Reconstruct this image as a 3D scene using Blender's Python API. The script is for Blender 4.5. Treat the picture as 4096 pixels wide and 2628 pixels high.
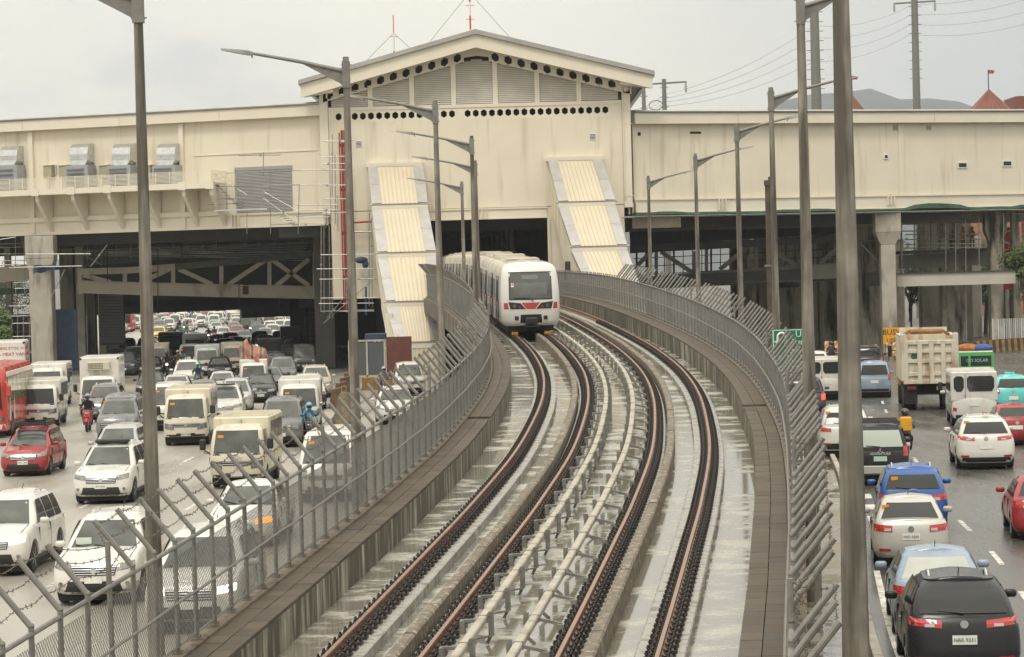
import bpy, bmesh, math, random
from mathutils import Matrix, Vector
R = random.Random(7)
rad = math.radians
scene = bpy.context.scene
for o in list(bpy.data.objects): bpy.data.objects.remove(o)
COL = scene.collection

# ------------------------------------------------------------------ camera
FPX, CAMH, PITCH, ROLL = 2600.0, 6.95, rad(1.245), rad(-1.5)
cam_data = bpy.data.cameras.new('camera')
cam_data.sensor_width = 36.0
cam_data.lens = 36.0 * FPX / 1024.0
cam_data.clip_start = 0.5
cam_data.clip_end = 30000
cam = bpy.data.objects.new('camera', cam_data)
COL.objects.link(cam)
CAMR = Matrix.Rotation(math.pi / 2 - PITCH, 3, 'X') @ Matrix.Rotation(ROLL, 3, 'Z')
cam.matrix_world = Matrix.Translation((0, 0, CAMH)) @ CAMR.to_4x4()
scene.camera = cam

# ------------------------------------------------------------------ sky, sun, exposure
SUN_EL, SUN_AZ = rad(58), rad(200)      # high, behind the camera and a little to the left
world = bpy.data.worlds.new('World')
scene.world = world
world.use_nodes = True
wn, wl = world.node_tree.nodes, world.node_tree.links
wn.clear()
wout = wn.new('ShaderNodeOutputWorld')
sky = wn.new('ShaderNodeTexSky')
sky.sky_type = 'NISHITA'
sky.sun_disc = False
sky.sun_elevation = SUN_EL
sky.sun_rotation = SUN_AZ
bg_sky = wn.new('ShaderNodeBackground'); bg_sky.inputs['Strength'].default_value = 0.09
wl.new(sky.outputs[0], bg_sky.inputs[0])
bg_cl = wn.new('ShaderNodeBackground')
tc = wn.new('ShaderNodeTexCoord')
mp = wn.new('ShaderNodeMapping'); mp.inputs['Scale'].default_value = (3.0, 3.0, 9.0)
mp.inputs['Location'].default_value = (1.2, 0.4, 0.35)
wl.new(tc.outputs['Generated'], mp.inputs[0])
nz = wn.new('ShaderNodeTexNoise'); nz.inputs['Scale'].default_value = 1.6
nz.inputs['Detail'].default_value = 7; nz.inputs['Roughness'].default_value = 0.6
wl.new(mp.outputs[0], nz.inputs['Vector'])
cr = wn.new('ShaderNodeValToRGB')
cr.color_ramp.elements[0].position = 0.30; cr.color_ramp.elements[0].color = (0.66, 0.67, 0.665, 1)
cr.color_ramp.elements[1].position = 0.56; cr.color_ramp.elements[1].color = (0.915, 0.872, 0.755, 1)
e = cr.color_ramp.elements.new(0.42); e.color = (0.85, 0.825, 0.745, 1)
wl.new(nz.outputs['Fac'], cr.inputs[0])
sep = wn.new('ShaderNodeSeparateXYZ'); wl.new(tc.outputs['Generated'], sep.inputs[0])
zr = wn.new('ShaderNodeMapRange')      # an overcast dome is brighter overhead than at the horizon
zr.inputs['From Min'].default_value = 0.0; zr.inputs['From Max'].default_value = 1.0
zr.inputs['To Min'].default_value = 1.0; zr.inputs['To Max'].default_value = 2.2
wl.new(sep.outputs['Z'], zr.inputs[0])
mul = wn.new('ShaderNodeMixRGB'); mul.blend_type = 'MULTIPLY'; mul.inputs[0].default_value = 1
wl.new(cr.outputs[0], mul.inputs[1]); wl.new(zr.outputs[0], mul.inputs[2])
bank = wn.new('ShaderNodeMapRange'); bank.interpolation_type = 'SMOOTHSTEP'      # a greyer cloud bank lies over the hills to the right
bank.inputs['From Min'].default_value = -0.02; bank.inputs['From Max'].default_value = 0.24; bank.inputs['To Max'].default_value = 0.8
wl.new(sep.outputs['X'], bank.inputs[0])
lowf = wn.new('ShaderNodeMapRange'); lowf.interpolation_type = 'SMOOTHSTEP'; lowf.inputs['From Min'].default_value = 0.45; lowf.inputs['From Max'].default_value = 0.06
wl.new(sep.outputs['Z'], lowf.inputs[0])
bm1 = wn.new('ShaderNodeMath'); bm1.operation = 'MULTIPLY'; wl.new(bank.outputs[0], bm1.inputs[0]); wl.new(lowf.outputs[0], bm1.inputs[1])
bmx = wn.new('ShaderNodeMixRGB'); wl.new(bm1.outputs[0], bmx.inputs[0]); wl.new(mul.outputs[0], bmx.inputs[1]); bmx.inputs[2].default_value = (0.50, 0.54, 0.575, 1)
wl.new(bmx.outputs[0], bg_cl.inputs[0]); bg_cl.inputs['Strength'].default_value = 1.05
wmix = wn.new('ShaderNodeMixShader'); wmix.inputs[0].default_value = 0.93
wl.new(bg_sky.outputs[0], wmix.inputs[1]); wl.new(bg_cl.outputs[0], wmix.inputs[2])
wl.new(wmix.outputs[0], wout.inputs[0])

sd = bpy.data.lights.new('sun', 'SUN'); sd.energy = 1.5; sd.angle = rad(14); sd.color = (1, 0.95, 0.86)
sun = bpy.data.objects.new('sun', sd); COL.objects.link(sun)
sun.rotation_euler = (math.pi / 2 - SUN_EL, 0, math.pi - SUN_AZ)
sun.location = (0, -40, 120)

vs = scene.view_settings
vs.view_transform = 'Standard'; vs.look = 'None'; vs.gamma = 1; vs.exposure = 0.0
vs.use_curve_mapping = False
scene.cycles.use_denoising = True
scene.cycles.max_bounces = 6
scene.cycles.transparent_max_bounces = 12
scene.cycles.caustics_reflective = False
scene.cycles.caustics_refractive = False

# ------------------------------------------------------------------ where things stand
def ray(u, v):
    return CAMR @ Vector(((u - 512) / FPX, -(v - 328.5) / FPX, -1))
def at_y(u, v, Y):
    d = ray(u, v); return Vector((0, 0, CAMH)) + d * (Y / d.y)
def on_ground(u, v, z=0.0):
    d = ray(u, v); return Vector((0, 0, CAMH)) + d * ((z - CAMH) / d.z)
K = 2.34375

# ------------------------------------------------------------------ materials
MATS = {}
def mat(name, col, rough=0.6, metal=0.0, noise=0.0, scale=3.0, bump=0.0, stain=None, stain_amt=0.0, stain_scale=(1, 1, 1),
        coat=0.0, spec=0.5, rough_var=0.0, detail=5.0, emit=None, emit_s=0.0, bscale=None, per_obj=0.0, alpha=None):
    if name in MATS: return MATS[name]
    m = bpy.data.materials.new(name); m.use_nodes = True
    n, l = m.node_tree.nodes, m.node_tree.links
    b = n['Principled BSDF']
    b.inputs['Base Color'].default_value = (*col, 1)
    b.inputs['Roughness'].default_value = rough
    b.inputs['Metallic'].default_value = metal
    b.inputs['Specular IOR Level'].default_value = spec
    b.inputs['Coat Weight'].default_value = coat
    b.inputs['Coat Roughness'].default_value = 0.06
    if emit:
        b.inputs['Emission Color'].default_value = (*emit, 1); b.inputs['Emission Strength'].default_value = emit_s
    geo = n.new('ShaderNodeNewGeometry')
    cur = None
    def noise_node(sc, det=detail, vec=None):
        t = n.new('ShaderNodeTexNoise'); t.inputs['Scale'].default_value = sc; t.inputs['Detail'].default_value = det
        l.new(vec if vec else geo.outputs['Position'], t.inputs['Vector']); return t
    if noise > 0:
        t = noise_node(scale)
        r = n.new('ShaderNodeMapRange'); r.inputs[1].default_value = 0.3; r.inputs[2].default_value = 0.7
        r.inputs[3].default_value = 1 - noise; r.inputs[4].default_value = 1 + noise * 0.6
        l.new(t.outputs['Fac'], r.inputs[0])
        mx = n.new('ShaderNodeMixRGB'); mx.blend_type = 'MULTIPLY'; mx.inputs[0].default_value = 1
        mx.inputs[1].default_value = (*col, 1); l.new(r.outputs[0], mx.inputs[2]); cur = mx.outputs[0]
        if rough_var > 0:
            r2 = n.new('ShaderNodeMapRange'); r2.inputs[1].default_value = 0.3; r2.inputs[2].default_value = 0.7
            r2.inputs[3].default_value = max(0.02, rough - rough_var); r2.inputs[4].default_value = min(1, rough + rough_var)
            l.new(t.outputs['Fac'], r2.inputs[0]); l.new(r2.outputs[0], b.inputs['Roughness'])
    if per_obj > 0:
        oi = n.new('ShaderNodeObjectInfo')
        r = n.new('ShaderNodeMapRange'); r.inputs[3].default_value = 1 - per_obj; r.inputs[4].default_value = 1 + per_obj
        l.new(oi.outputs['Random'], r.inputs[0])
        mx = n.new('ShaderNodeMixRGB'); mx.blend_type = 'MULTIPLY'; mx.inputs[0].default_value = 1
        if cur: l.new(cur, mx.inputs[1])
        else: mx.inputs[1].default_value = (*col, 1)
        l.new(r.outputs[0], mx.inputs[2]); cur = mx.outputs[0]
    if stain:
        mpn = n.new('ShaderNodeMapping'); mpn.inputs['Scale'].default_value = stain_scale
        l.new(geo.outputs['Position'], mpn.inputs[0])
        t = noise_node(1.0, 6, mpn.outputs[0])
        r = n.new('ShaderNodeMapRange'); r.inputs[1].default_value = 0.62 - 0.3 * stain_amt; r.inputs[2].default_value = 0.75 - 0.2 * stain_amt
        l.new(t.outputs['Fac'], r.inputs[0])
        mx = n.new('ShaderNodeMixRGB'); l.new(r.outputs[0], mx.inputs[0])
        if cur: l.new(cur, mx.inputs[1])
        else: mx.inputs[1].default_value = (*col, 1)
        mx.inputs[2].default_value = (*stain, 1); cur = mx.outputs[0]
    if cur: l.new(cur, b.inputs['Base Color'])
    if bump > 0:
        t = noise_node(bscale or scale * 4, 6)
        bp = n.new('ShaderNodeBump'); bp.inputs['Strength'].default_value = bump; bp.inputs['Distance'].default_value = 0.02
        l.new(t.outputs['Fac'], bp.inputs['Height']); l.new(bp.outputs[0], b.inputs['Normal'])
    MATS[name] = m
    return m

def wet(name, dry, damp, puddle_lo=0.45, puddle_hi=0.55, scale=0.5, sx=1.0, sy=1.0, r_wet=0.06, r_dry=0.4, bump=0.15, fine=9.0, warp=True):
    """a rain-wet surface: films of standing water (smooth) between rougher damp patches"""
    m = bpy.data.materials.new(name); m.use_nodes = True
    n, l = m.node_tree.nodes, m.node_tree.links
    b = n['Principled BSDF']
    geo = n.new('ShaderNodeNewGeometry')
    mpn = n.new('ShaderNodeMapping'); mpn.inputs['Scale'].default_value = (sx, sy, 1)
    l.new(geo.outputs['Position'], mpn.inputs[0])
    t = n.new('ShaderNodeTexNoise'); t.inputs['Scale'].default_value = scale; t.inputs['Detail'].default_value = 7
    t.inputs['Roughness'].default_value = 0.62
    l.new(mpn.outputs[0], t.inputs['Vector'])
    r = n.new('ShaderNodeMapRange'); r.inputs[1].default_value = puddle_lo; r.inputs[2].default_value = puddle_hi
    l.new(t.outputs['Fac'], r.inputs[0])
    rr = n.new('ShaderNodeMapRange'); rr.inputs[3].default_value = r_dry; rr.inputs[4].default_value = r_wet
    l.new(r.outputs[0], rr.inputs[0]); l.new(rr.outputs[0], b.inputs['Roughness'])
    f = n.new('ShaderNodeTexNoise'); f.inputs['Scale'].default_value = fine; f.inputs['Detail'].default_value = 5
    l.new(geo.outputs['Position'], f.inputs['Vector'])
    fr = n.new('ShaderNodeMapRange'); fr.inputs[1].default_value = .3; fr.inputs[2].default_value = .7; fr.inputs[3].default_value = .75; fr.inputs[4].default_value = 1.2
    l.new(f.outputs['Fac'], fr.inputs[0])
    mx = n.new('ShaderNodeMixRGB'); mx.inputs[1].default_value = (*dry, 1); mx.inputs[2].default_value = (*damp, 1)
    l.new(r.outputs[0], mx.inputs[0])
    m2 = n.new('ShaderNodeMixRGB'); m2.blend_type = 'MULTIPLY'; m2.inputs[0].default_value = 1
    l.new(mx.outputs[0], m2.inputs[1]); l.new(fr.outputs[0], m2.inputs[2]); l.new(m2.outputs[0], b.inputs['Base Color'])
    bp = n.new('ShaderNodeBump'); bp.inputs['Distance'].default_value = 0.01
    inv = n.new('ShaderNodeMapRange'); inv.inputs[3].default_value = bump; inv.inputs[4].default_value = bump * .12
    l.new(r.outputs[0], inv.inputs[0]); l.new(inv.outputs[0], bp.inputs['Strength'])
    l.new(f.outputs['Fac'], bp.inputs['Height']); l.new(bp.outputs[0], b.inputs['Normal'])
    MATS[name] = m
    return m

def paint(col, name=None):
    nm = name or 'paint_%02x%02x%02x' % tuple(int(max(0, min(1, c)) * 255) for c in col)
    return mat(nm, col, 0.28, noise=0.10, scale=1.3, coat=0.3 if max(col) > .1 else .12, spec=.5 if max(col) > .1 else .3, rough_var=0.08, stain=tuple(c * .7 + .004 for c in col), stain_amt=.12, stain_scale=(2.5, 2.5, 1.2))

CREAM = mat('cream_wall', (0.73, 0.665, 0.53), 0.75, noise=0.05, scale=0.5, stain=(0.60, 0.53, 0.41), stain_amt=0.22, stain_scale=(1.7, 1.7, 0.16), bump=0.05)
CREAM2 = mat('cream_trim', (0.74, 0.68, 0.555), 0.6, noise=0.05, scale=0.8)
CREAMSTEEL = mat('cream_steel', (0.58, 0.51, 0.39), 0.55, noise=0.08, scale=1.2, stain=(0.36, 0.30, 0.22), stain_amt=0.25, stain_scale=(1, 1, .4))
ROOFMETAL = mat('roof_metal', (0.42, 0.41, 0.38), 0.35, metal=0.6, noise=0.15, scale=0.6)
GALV = mat('galvanised_steel', (0.215, 0.207, 0.183), 0.55, metal=0.3, noise=0.25, scale=6, rough_var=0.1)
GALVPOLE = mat('galvanised_pole', (0.27, 0.245, 0.20), 0.6, metal=0.25, noise=0.35, scale=2.2, stain=(0.10, 0.085, 0.068), stain_amt=0.75, stain_scale=(5, 5, .45), bump=.05)
GALVB = mat('bright_galvanised', (0.62, 0.63, 0.62), 0.32, metal=0.75, noise=0.15, scale=3)
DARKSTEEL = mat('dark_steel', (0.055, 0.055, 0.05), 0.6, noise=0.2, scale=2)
PIPE = mat('scaffold_pipe', (0.30, 0.295, 0.27), 0.4, metal=0.6, noise=0.3, scale=4)
CONC = mat('concrete', (0.42, 0.385, 0.32), 0.8, noise=0.15, scale=0.9, stain=(0.20, 0.175, 0.14), stain_amt=0.35, stain_scale=(1.4, 1.4, .3), bump=.12)
CONCDIRTY = mat('streaked_concrete', (0.60, 0.545, 0.43), 0.8, noise=0.2, scale=1.5, stain=(0.075, 0.066, 0.052), stain_amt=.55, stain_scale=(1.6, 1.6, .28), bump=.15)
WALLSTREAK = mat('streaked_parapet', (0.44, 0.41, 0.335), 0.75, noise=0.25, scale=2.5, stain=(0.075, 0.06, 0.04), stain_amt=1.15, stain_scale=(3.2, 3.2, .4), bump=.15)
UPSTAND = mat('mossy_concrete', (0.15, 0.122, 0.088), 0.7, noise=0.3, scale=4, stain=(0.42, 0.37, 0.29), stain_amt=0.25, stain_scale=(7, 7, 7), bump=.25, bscale=30)
PLINTH = mat('plinth_concrete', (0.30, 0.285, 0.25), 0.35, noise=0.25, scale=3, rough_var=0.2, stain=(0.14, 0.125, 0.10), stain_amt=.3, stain_scale=(3, 3, 3), bump=.08)
SLAB = mat('walkway_slab', (0.088, 0.070, 0.050), 0.66, noise=0.3, scale=1.6, rough_var=0.14, spec=.3, per_obj=0.16, bump=.1, bscale=25)
DECKM = wet('wet_deck', (0.40, 0.38, 0.325), (0.20, 0.185, 0.15), 0.41, 0.51, scale=0.8, sx=0.8, sy=1.3, r_wet=0.07, r_dry=0.33, bump=.3, fine=16)
ROADL = wet('wet_concrete_road', (0.36, 0.335, 0.285), (0.26, 0.243, 0.207), 0.36, 0.68, scale=0.5, sx=1.0, sy=0.15, r_wet=0.22, r_dry=0.42, bump=.3, fine=20)
ROAD = wet('wet_asphalt', (0.10, 0.096, 0.086), (0.072, 0.069, 0.062), 0.38, 0.66, scale=0.55, sx=1.0, sy=0.18, r_wet=0.16, r_dry=0.34, bump=.35, fine=22)
MEDIAN = wet('wet_pavement', (0.26, 0.24, 0.20), (0.17, 0.155, 0.13), 0.45, 0.52, scale=0.7, r_wet=0.04, r_dry=0.4, bump=.2, fine=12)
SOIL = mat('damp_ground', (0.12, 0.11, 0.092), 0.6, noise=0.3, scale=.5, bump=.2)
RAILTOP = mat('running_rail', (0.30, 0.165, 0.105), 0.33, metal=0.55, noise=0.2, scale=3, rough_var=.1)
FAST = mat('rail_fastener', (0.030, 0.023, 0.018), 0.5, noise=0.3, scale=20, per_obj=.2)
DUCT = mat('cable_duct', (0.40, 0.365, 0.295), 0.55, noise=0.15, scale=2.5, stain=(.24, .205, .155), stain_amt=.35, stain_scale=(3, 3, 3))
BLACK = mat('black_plastic', (0.018, 0.018, 0.018), 0.45, noise=.2, scale=8)
RUBBER = mat('tyre_rubber', (0.022, 0.021, 0.020), 0.75, noise=.3, scale=12)
RIM = mat('alloy_rim', (0.38, 0.38, 0.38), 0.35, metal=0.7)
GLASS = mat('tinted_glass', (0.028, 0.03, 0.029), 0.08, spec=0.38, noise=.25, scale=.9)
GLASSL = mat('clear_windscreen', (0.085, 0.09, 0.08), 0.08, spec=0.45, noise=.45, scale=1.6)
CHROME = mat('chrome_trim', (0.66, 0.66, 0.65), 0.18, metal=0.9)
LAMP = mat('headlamp_lens', (0.24, 0.24, 0.23), 0.10, metal=.5, coat=.8, noise=.6, scale=9)
LIT = mat('lit_headlamp', (0.9, 0.88, 0.75), 0.2, emit=(1, .93, .75), emit_s=3.0)
TAIL = mat('tail_lamp', (0.42, 0.022, 0.02), 0.15, coat=.8)
TAILW = mat('tail_lamp_clear', (0.55, 0.40, 0.38), 0.15, coat=.8)
TAILLIT = mat('lit_brake_lamp', (0.6, 0.03, 0.02), 0.2, emit=(1, .06, .03), emit_s=2.5)
ORANGE = mat('orange_sticker', (0.80, 0.33, 0.035), 0.5)
AMBER = mat('lit_indicator', (0.9, 0.35, 0.03), 0.2, emit=(1, .35, .03), emit_s=2.0)
PLATE = mat('number_plate', (0.68, 0.68, 0.62), 0.45, noise=.1, scale=9)
PLATEG = mat('green_plate', (0.42, 0.60, 0.48), 0.45)
INK = mat('plate_ink', (0.02, 0.025, 0.02), 0.5)
WHITE = mat('white_paint', (0.76, 0.74, 0.68), 0.4, noise=.06, scale=1.5)
LINE = mat('road_paint', (0.62, 0.60, 0.54), 0.5, noise=.3, scale=5, stain=(.2, .19, .17), stain_amt=.4, stain_scale=(3, 3, 3))
UNDER = mat('underbody', (0.012, 0.012, 0.012), 0.8)

# ------------------------------------------------------------------ mesh helpers
class MB:
    def __init__(s, xf=None): s.v = []; s.f = []; s.xf = xf
    def add(s, vs, fs):
        o = len(s.v)
        if s.xf is not None: vs = [s.xf @ Vector(p) for p in vs]
        s.v += [tuple(p) for p in vs]; s.f += [tuple(i + o for i in f) for f in fs]
        return s
    def box(s, x0, x1, y0, y1, z0, z1):
        return s.add([(x, y, z) for z in (z0, z1) for y in (y0, y1) for x in (x0, x1)],
                     [(0, 2, 3, 1), (4, 5, 7, 6), (0, 1, 5, 4), (2, 6, 7, 3), (0, 4, 6, 2), (1, 3, 7, 5)])
    def bevbox(s, x0, x1, y0, y1, z0, z1, b):
        xs, ys, zs = (x0, x1), (y0, y1), (z0, z1)
        vs = []; idx = {}
        for i in (0, 1):
            for j in (0, 1):
                for k in (0, 1):
                    sx, sy, sz = 1 - 2 * i, 1 - 2 * j, 1 - 2 * k
                    c = (xs[i], ys[j], zs[k])
                    for a in range(3):
                        p = [c[0] + sx * b, c[1] + sy * b, c[2] + sz * b]; p[a] = c[a]
                        idx[(i, j, k, a)] = len(vs); vs.append(p)
        fs = []
        for i in (0, 1): fs.append([idx[(i, j, k, 0)] for j, k in ((0, 0), (1, 0), (1, 1), (0, 1))])
        for j in (0, 1): fs.append([idx[(i, j, k, 1)] for i, k in ((0, 0), (1, 0), (1, 1), (0, 1))])
        for k in (0, 1): fs.append([idx[(i, j, k, 2)] for i, j in ((0, 0), (1, 0), (1, 1), (0, 1))])
        for i in (0, 1):
            for j in (0, 1): fs.append([idx[(i, j, 0, 0)], idx[(i, j, 1, 0)], idx[(i, j, 1, 1)], idx[(i, j, 0, 1)]])
        for i in (0, 1):
            for k in (0, 1): fs.append([idx[(i, 0, k, 0)], idx[(i, 1, k, 0)], idx[(i, 1, k, 2)], idx[(i, 0, k, 2)]])
        for j in (0, 1):
            for k in (0, 1): fs.append([idx[(0, j, k, 1)], idx[(1, j, k, 1)], idx[(1, j, k, 2)], idx[(0, j, k, 2)]])
        for i in (0, 1):
            for j in (0, 1):
                for k in (0, 1): fs.append([idx[(i, j, k, a)] for a in range(3)])
        return s.add(vs, fs)
    def tube(s, p0, p1, r, n=6, r2=None, caps=True):
        p0, p1 = Vector(p0), Vector(p1); d = (p1 - p0)
        if d.length < 1e-6: return s
        d.normalize(); a = d.orthogonal().normalized(); b = d.cross(a); r2 = r if r2 is None else r2
        vs = []
        for (p, rr) in ((p0, r), (p1, r2)):
            for i in range(n):
                t = 2 * math.pi * i / n; vs.append(p + a * (rr * math.cos(t)) + b * (rr * math.sin(t)))
        fs = [(i, (i + 1) % n, n + (i + 1) % n, n + i) for i in range(n)]
        if caps: fs += [tuple(range(n))[::-1], tuple(range(n, 2 * n))]
        return s.add(vs, fs)
    def path(s, pts, r, n=5, flat=None):
        pts = [Vector(p) for p in pts]; vs = []; fs = []
        for i, p in enumerate(pts):
            d = (pts[min(i + 1, len(pts) - 1)] - pts[max(i - 1, 0)])
            d = d.normalized() if d.length > 1e-9 else Vector((0, 0, 1))
            a = d.cross(Vector((0, 0, 1)))
            a = a.normalized() if a.length > 1e-4 else Vector((1, 0, 0))
            b = a.cross(d)
            rr = r[i] if isinstance(r, (list, tuple)) else r
            for k in range(n):
                t = 2 * math.pi * k / n; vs.append(p + a * (rr * math.cos(t)) + b * (rr * math.sin(t)))
        for i in range(len(pts) - 1):
            for k in range(n): fs.append((i * n + k, i * n + (k + 1) % n, (i + 1) * n + (k + 1) % n, (i + 1) * n + k))
        fs += [tuple(range(n))[::-1], tuple(range((len(pts) - 1) * n, len(pts) * n))]
        return s.add(vs, fs)
    def beam(s, p0, p1, w, h):
        """rectangular bar: w sideways, h in the vertical-ish direction"""
        p0, p1 = Vector(p0), Vector(p1); d = (p1 - p0).normalized()
        a = d.cross(Vector((0, 0, 1)))
        a = a.normalized() if a.length > 1e-3 else Vector((1, 0, 0))
        b = a.cross(d); vs = []
        for p in (p0, p1):
            for (i, j) in ((-1, -1), (1, -1), (1, 1), (-1, 1)): vs.append(p + a * (w / 2 * i) + b * (h / 2 * j))
        return s.add(vs, [(0, 1, 5, 4), (1, 2, 6, 5), (2, 3, 7, 6), (3, 0, 4, 7), (3, 2, 1, 0), (4, 5, 6, 7)])
    def lathe(s, prof, n=16, axis='X', c=(0, 0, 0)):
        vs = []
        for (r, h) in prof:
            for i in range(n):
                t = 2 * math.pi * i / n; a, b = r * math.cos(t), r * math.sin(t)
                p = {'X': (h, a, b), 'Y': (a, h, b), 'Z': (a, b, h)}[axis]
                vs.append((p[0] + c[0], p[1] + c[1], p[2] + c[2]))
        fs = []
        for j in range(len(prof) - 1):
            for i in range(n): fs.append((j * n + i, j * n + (i + 1) % n, (j + 1) * n + (i + 1) % n, (j + 1) * n + i))
        fs += [tuple(range(n))[::-1], tuple(range((len(prof) - 1) * n, len(prof) * n))]
        return s.add(vs, fs)
    def ball(s, c, r, n=10, m=6, sq=(1, 1, 1)):
        vs = [(c[0], c[1], c[2] - r * sq[2])]
        for j in range(1, m):
            p = math.pi * j / m - math.pi / 2
            for i in range(n):
                t = 2 * math.pi * i / n
                vs.append((c[0] + r * sq[0] * math.cos(p) * math.cos(t), c[1] + r * sq[1] * math.cos(p) * math.sin(t), c[2] + r * sq[2] * math.sin(p)))
        vs.append((c[0], c[1], c[2] + r * sq[2])); top = len(vs) - 1; fs = []
        for i in range(n):
            fs.append((0, 1 + (i + 1) % n, 1 + i)); fs.append((top, 1 + (m - 2) * n + i, 1 + (m - 2) * n + (i + 1) % n))
            for j in range(m - 2): fs.append((1 + j * n + i, 1 + j * n + (i + 1) % n, 1 + (j + 1) * n + (i + 1) % n, 1 + (j + 1) * n + i))
        return s.add(vs, fs)
    def prism(s, poly, y0, y1):
        """polygon in (x,z) pushed from y0 to y1"""
        n = len(poly)
        vs = [(x, y0, z) for x, z in poly] + [(x, y1, z) for x, z in poly]
        return s.add(vs, [tuple(range(n)), tuple(range(2 * n - 1, n - 1, -1))] + [(i, n + i, n + (i + 1) % n, (i + 1) % n) for i in range(n)])
    def mesh(s, name, smooth=None):
        me = bpy.data.meshes.new(name); me.from_pydata(s.v, [], s.f)
        bm = bmesh.new(); bm.from_mesh(me); bmesh.ops.recalc_face_normals(bm, faces=bm.faces); bm.to_mesh(me); bm.free()
        if smooth is not None:
            me.polygons.foreach_set('use_smooth', [True] * len(me.polygons)); me.set_sharp_from_angle(angle=rad(smooth))
        return me

def link(name, data, m=None, parent=None, loc=None, rot=None):
    o = bpy.data.objects.new(name, data)
    COL.objects.link(o)
    if m is not None and data is not None:
        if len(data.materials) == 0: data.materials.append(m)
        elif data.materials[0] != m:
            o.material_slots[0].link = 'OBJECT'; o.material_slots[0].material = m
    if loc is not None: o.location = loc
    if rot is not None: o.rotation_euler = rot
    if parent is not None:
        o.parent = parent
    return o
def put(name, mb, m, parent=None, smooth=None, world=True):
    """a mesh in world coordinates; under a root it is moved into the root's frame"""
    o = link(name, mb.mesh(name, smooth), m)
    if parent is not None:
        o.parent = parent
        if world: o.location = -root_loc(parent)
    return o
def root_loc(p):
    v = Vector((0, 0, 0))
    while p is not None: v += p.location; p = p.parent
    return v
def tag(o, label, cat, group=None):
    o['label'] = label; o['category'] = cat
    if group: o['group'] = group
    return o
def thing(name, label, cat, loc=(0, 0, 0), rz=0.0, group=None):
    o = bpy.data.objects.new(name, None); COL.objects.link(o); o.empty_display_size = .2
    o.location = loc; o.rotation_euler = (0, 0, rz); return tag(o, label, cat, group)
def structure(o): o['kind'] = 'structure'; return o
def stuff(o): o['kind'] = 'stuff'; return o
def copy_tree(o, parent=None):
    c = o.copy(); COL.objects.link(c); c.parent = parent
    for ch in o.children: copy_tree(ch, c)
    return c
TEXTS = {}
def text_mesh(s, size=1.0, depth=0.004):
    k = (s, size, depth)
    if k not in TEXTS:
        cu = bpy.data.curves.new('lettering', 'FONT'); cu.body = s; cu.size = size; cu.extrude = depth
        cu.align_x = 'CENTER'; cu.align_y = 'CENTER'; cu.resolution_u = 2
        to = bpy.data.objects.new('lettering', cu)
        TEXTS[k] = bpy.data.meshes.new_from_object(to)
        bpy.data.objects.remove(to)
    return TEXTS[k]

# ------------------------------------------------------------------ the alignment of the railway
CPTS = [(10, -3.45), (20, -2.42), (30, -1.30), (38, -.40), (42.5, .11), (48, .72), (55, 1.48), (65, 2.42), (75, 3.06), (82, 3.36), (89, 3.48), (95, 3.42),
        (102, 3.20), (108, 2.90), (115, 2.48), (130, 1.52), (150, .26), (170, -.98), (190, -2.2), (230, -4.6), (300, -8.8)]
def hermite(pts, x):
    if x <= pts[0][0]: i = 0
    elif x >= pts[-1][0]: i = len(pts) - 2
    else: i = max(k for k in range(len(pts) - 1) if pts[k][0] <= x)
    def sl(k):
        a, b = pts[max(k - 1, 0)], pts[min(k + 1, len(pts) - 1)]; return (b[1] - a[1]) / (b[0] - a[0])
    (x0, y0), (x1, y1) = pts[i], pts[i + 1]; h = x1 - x0; t = (x - x0) / h
    return ((2 * t**3 - 3 * t**2 + 1) * y0 + (t**3 - 2 * t**2 + t) * h * sl(i) + (-2 * t**3 + 3 * t**2) * y1 + (t**3 - t**2) * h * sl(i + 1))
ZPTS = [(0, 0), (20, .746), (60, 2.238), (100, 3.73), (112, 4.16), (125, 4.56), (140, 4.86), (160, 5.06), (190, 5.15), (300, 5.15)]
def cx(Y): return hermite(CPTS, Y)
def rz_(Y): return hermite(ZPTS, Y) if Y > 100 else .0373 * Y
def track(Y, off=0.0, z=0.0):
    """point beside the centre line: off metres to the right, z metres above the rail heads"""
    if off > 3.3: off -= .30 * max(0.0, min(1.0, (Y - 42) / 52.0))      # the right walkway draws in on the curve
    s = (cx(Y + .5) - cx(Y - .5)); n = math.sqrt(1 + s * s)
    return Vector((cx(Y) + off / n, Y - off * s / n, rz_(Y) + z))
def heading(Y): return -math.atan(cx(Y + .5) - cx(Y - .5))
def grade(Y): return math.atan(rz_(Y + .5) - rz_(Y - .5))
def sweep(mb, prof, y0, y1, step=1.0, closed=True):
    """a cross-section [(offset, z)] drawn along the railway"""
    n = max(2, int(math.ceil((y1 - y0) / step)) + 1); m = len(prof); vs = []; fs = []
    for i in range(n):
        Y = y0 + (y1 - y0) * i / (n - 1); vs += [track(Y, o, z) for o, z in prof]
    for i in range(n - 1):
        for k in range(m if closed else m - 1): fs.append((i * m + k, i * m + (k + 1) % m, (i + 1) * m + (k + 1) % m, (i + 1) * m + k))
    if closed: fs += [tuple(range(m)), tuple(range((n - 1) * m, n * m))[::-1]]
    mb.add(vs, fs); return mb
# ================================================================== ground and roads
mb = MB(); g = 6000
mb.add([(-4900, -140, -.03), (4900, -140, -.03), (4900, 4350, -.03), (-4900, 4350, -.03)], [(0, 1, 2, 3)])
structure(put('ground', mb, SOIL))

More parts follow.
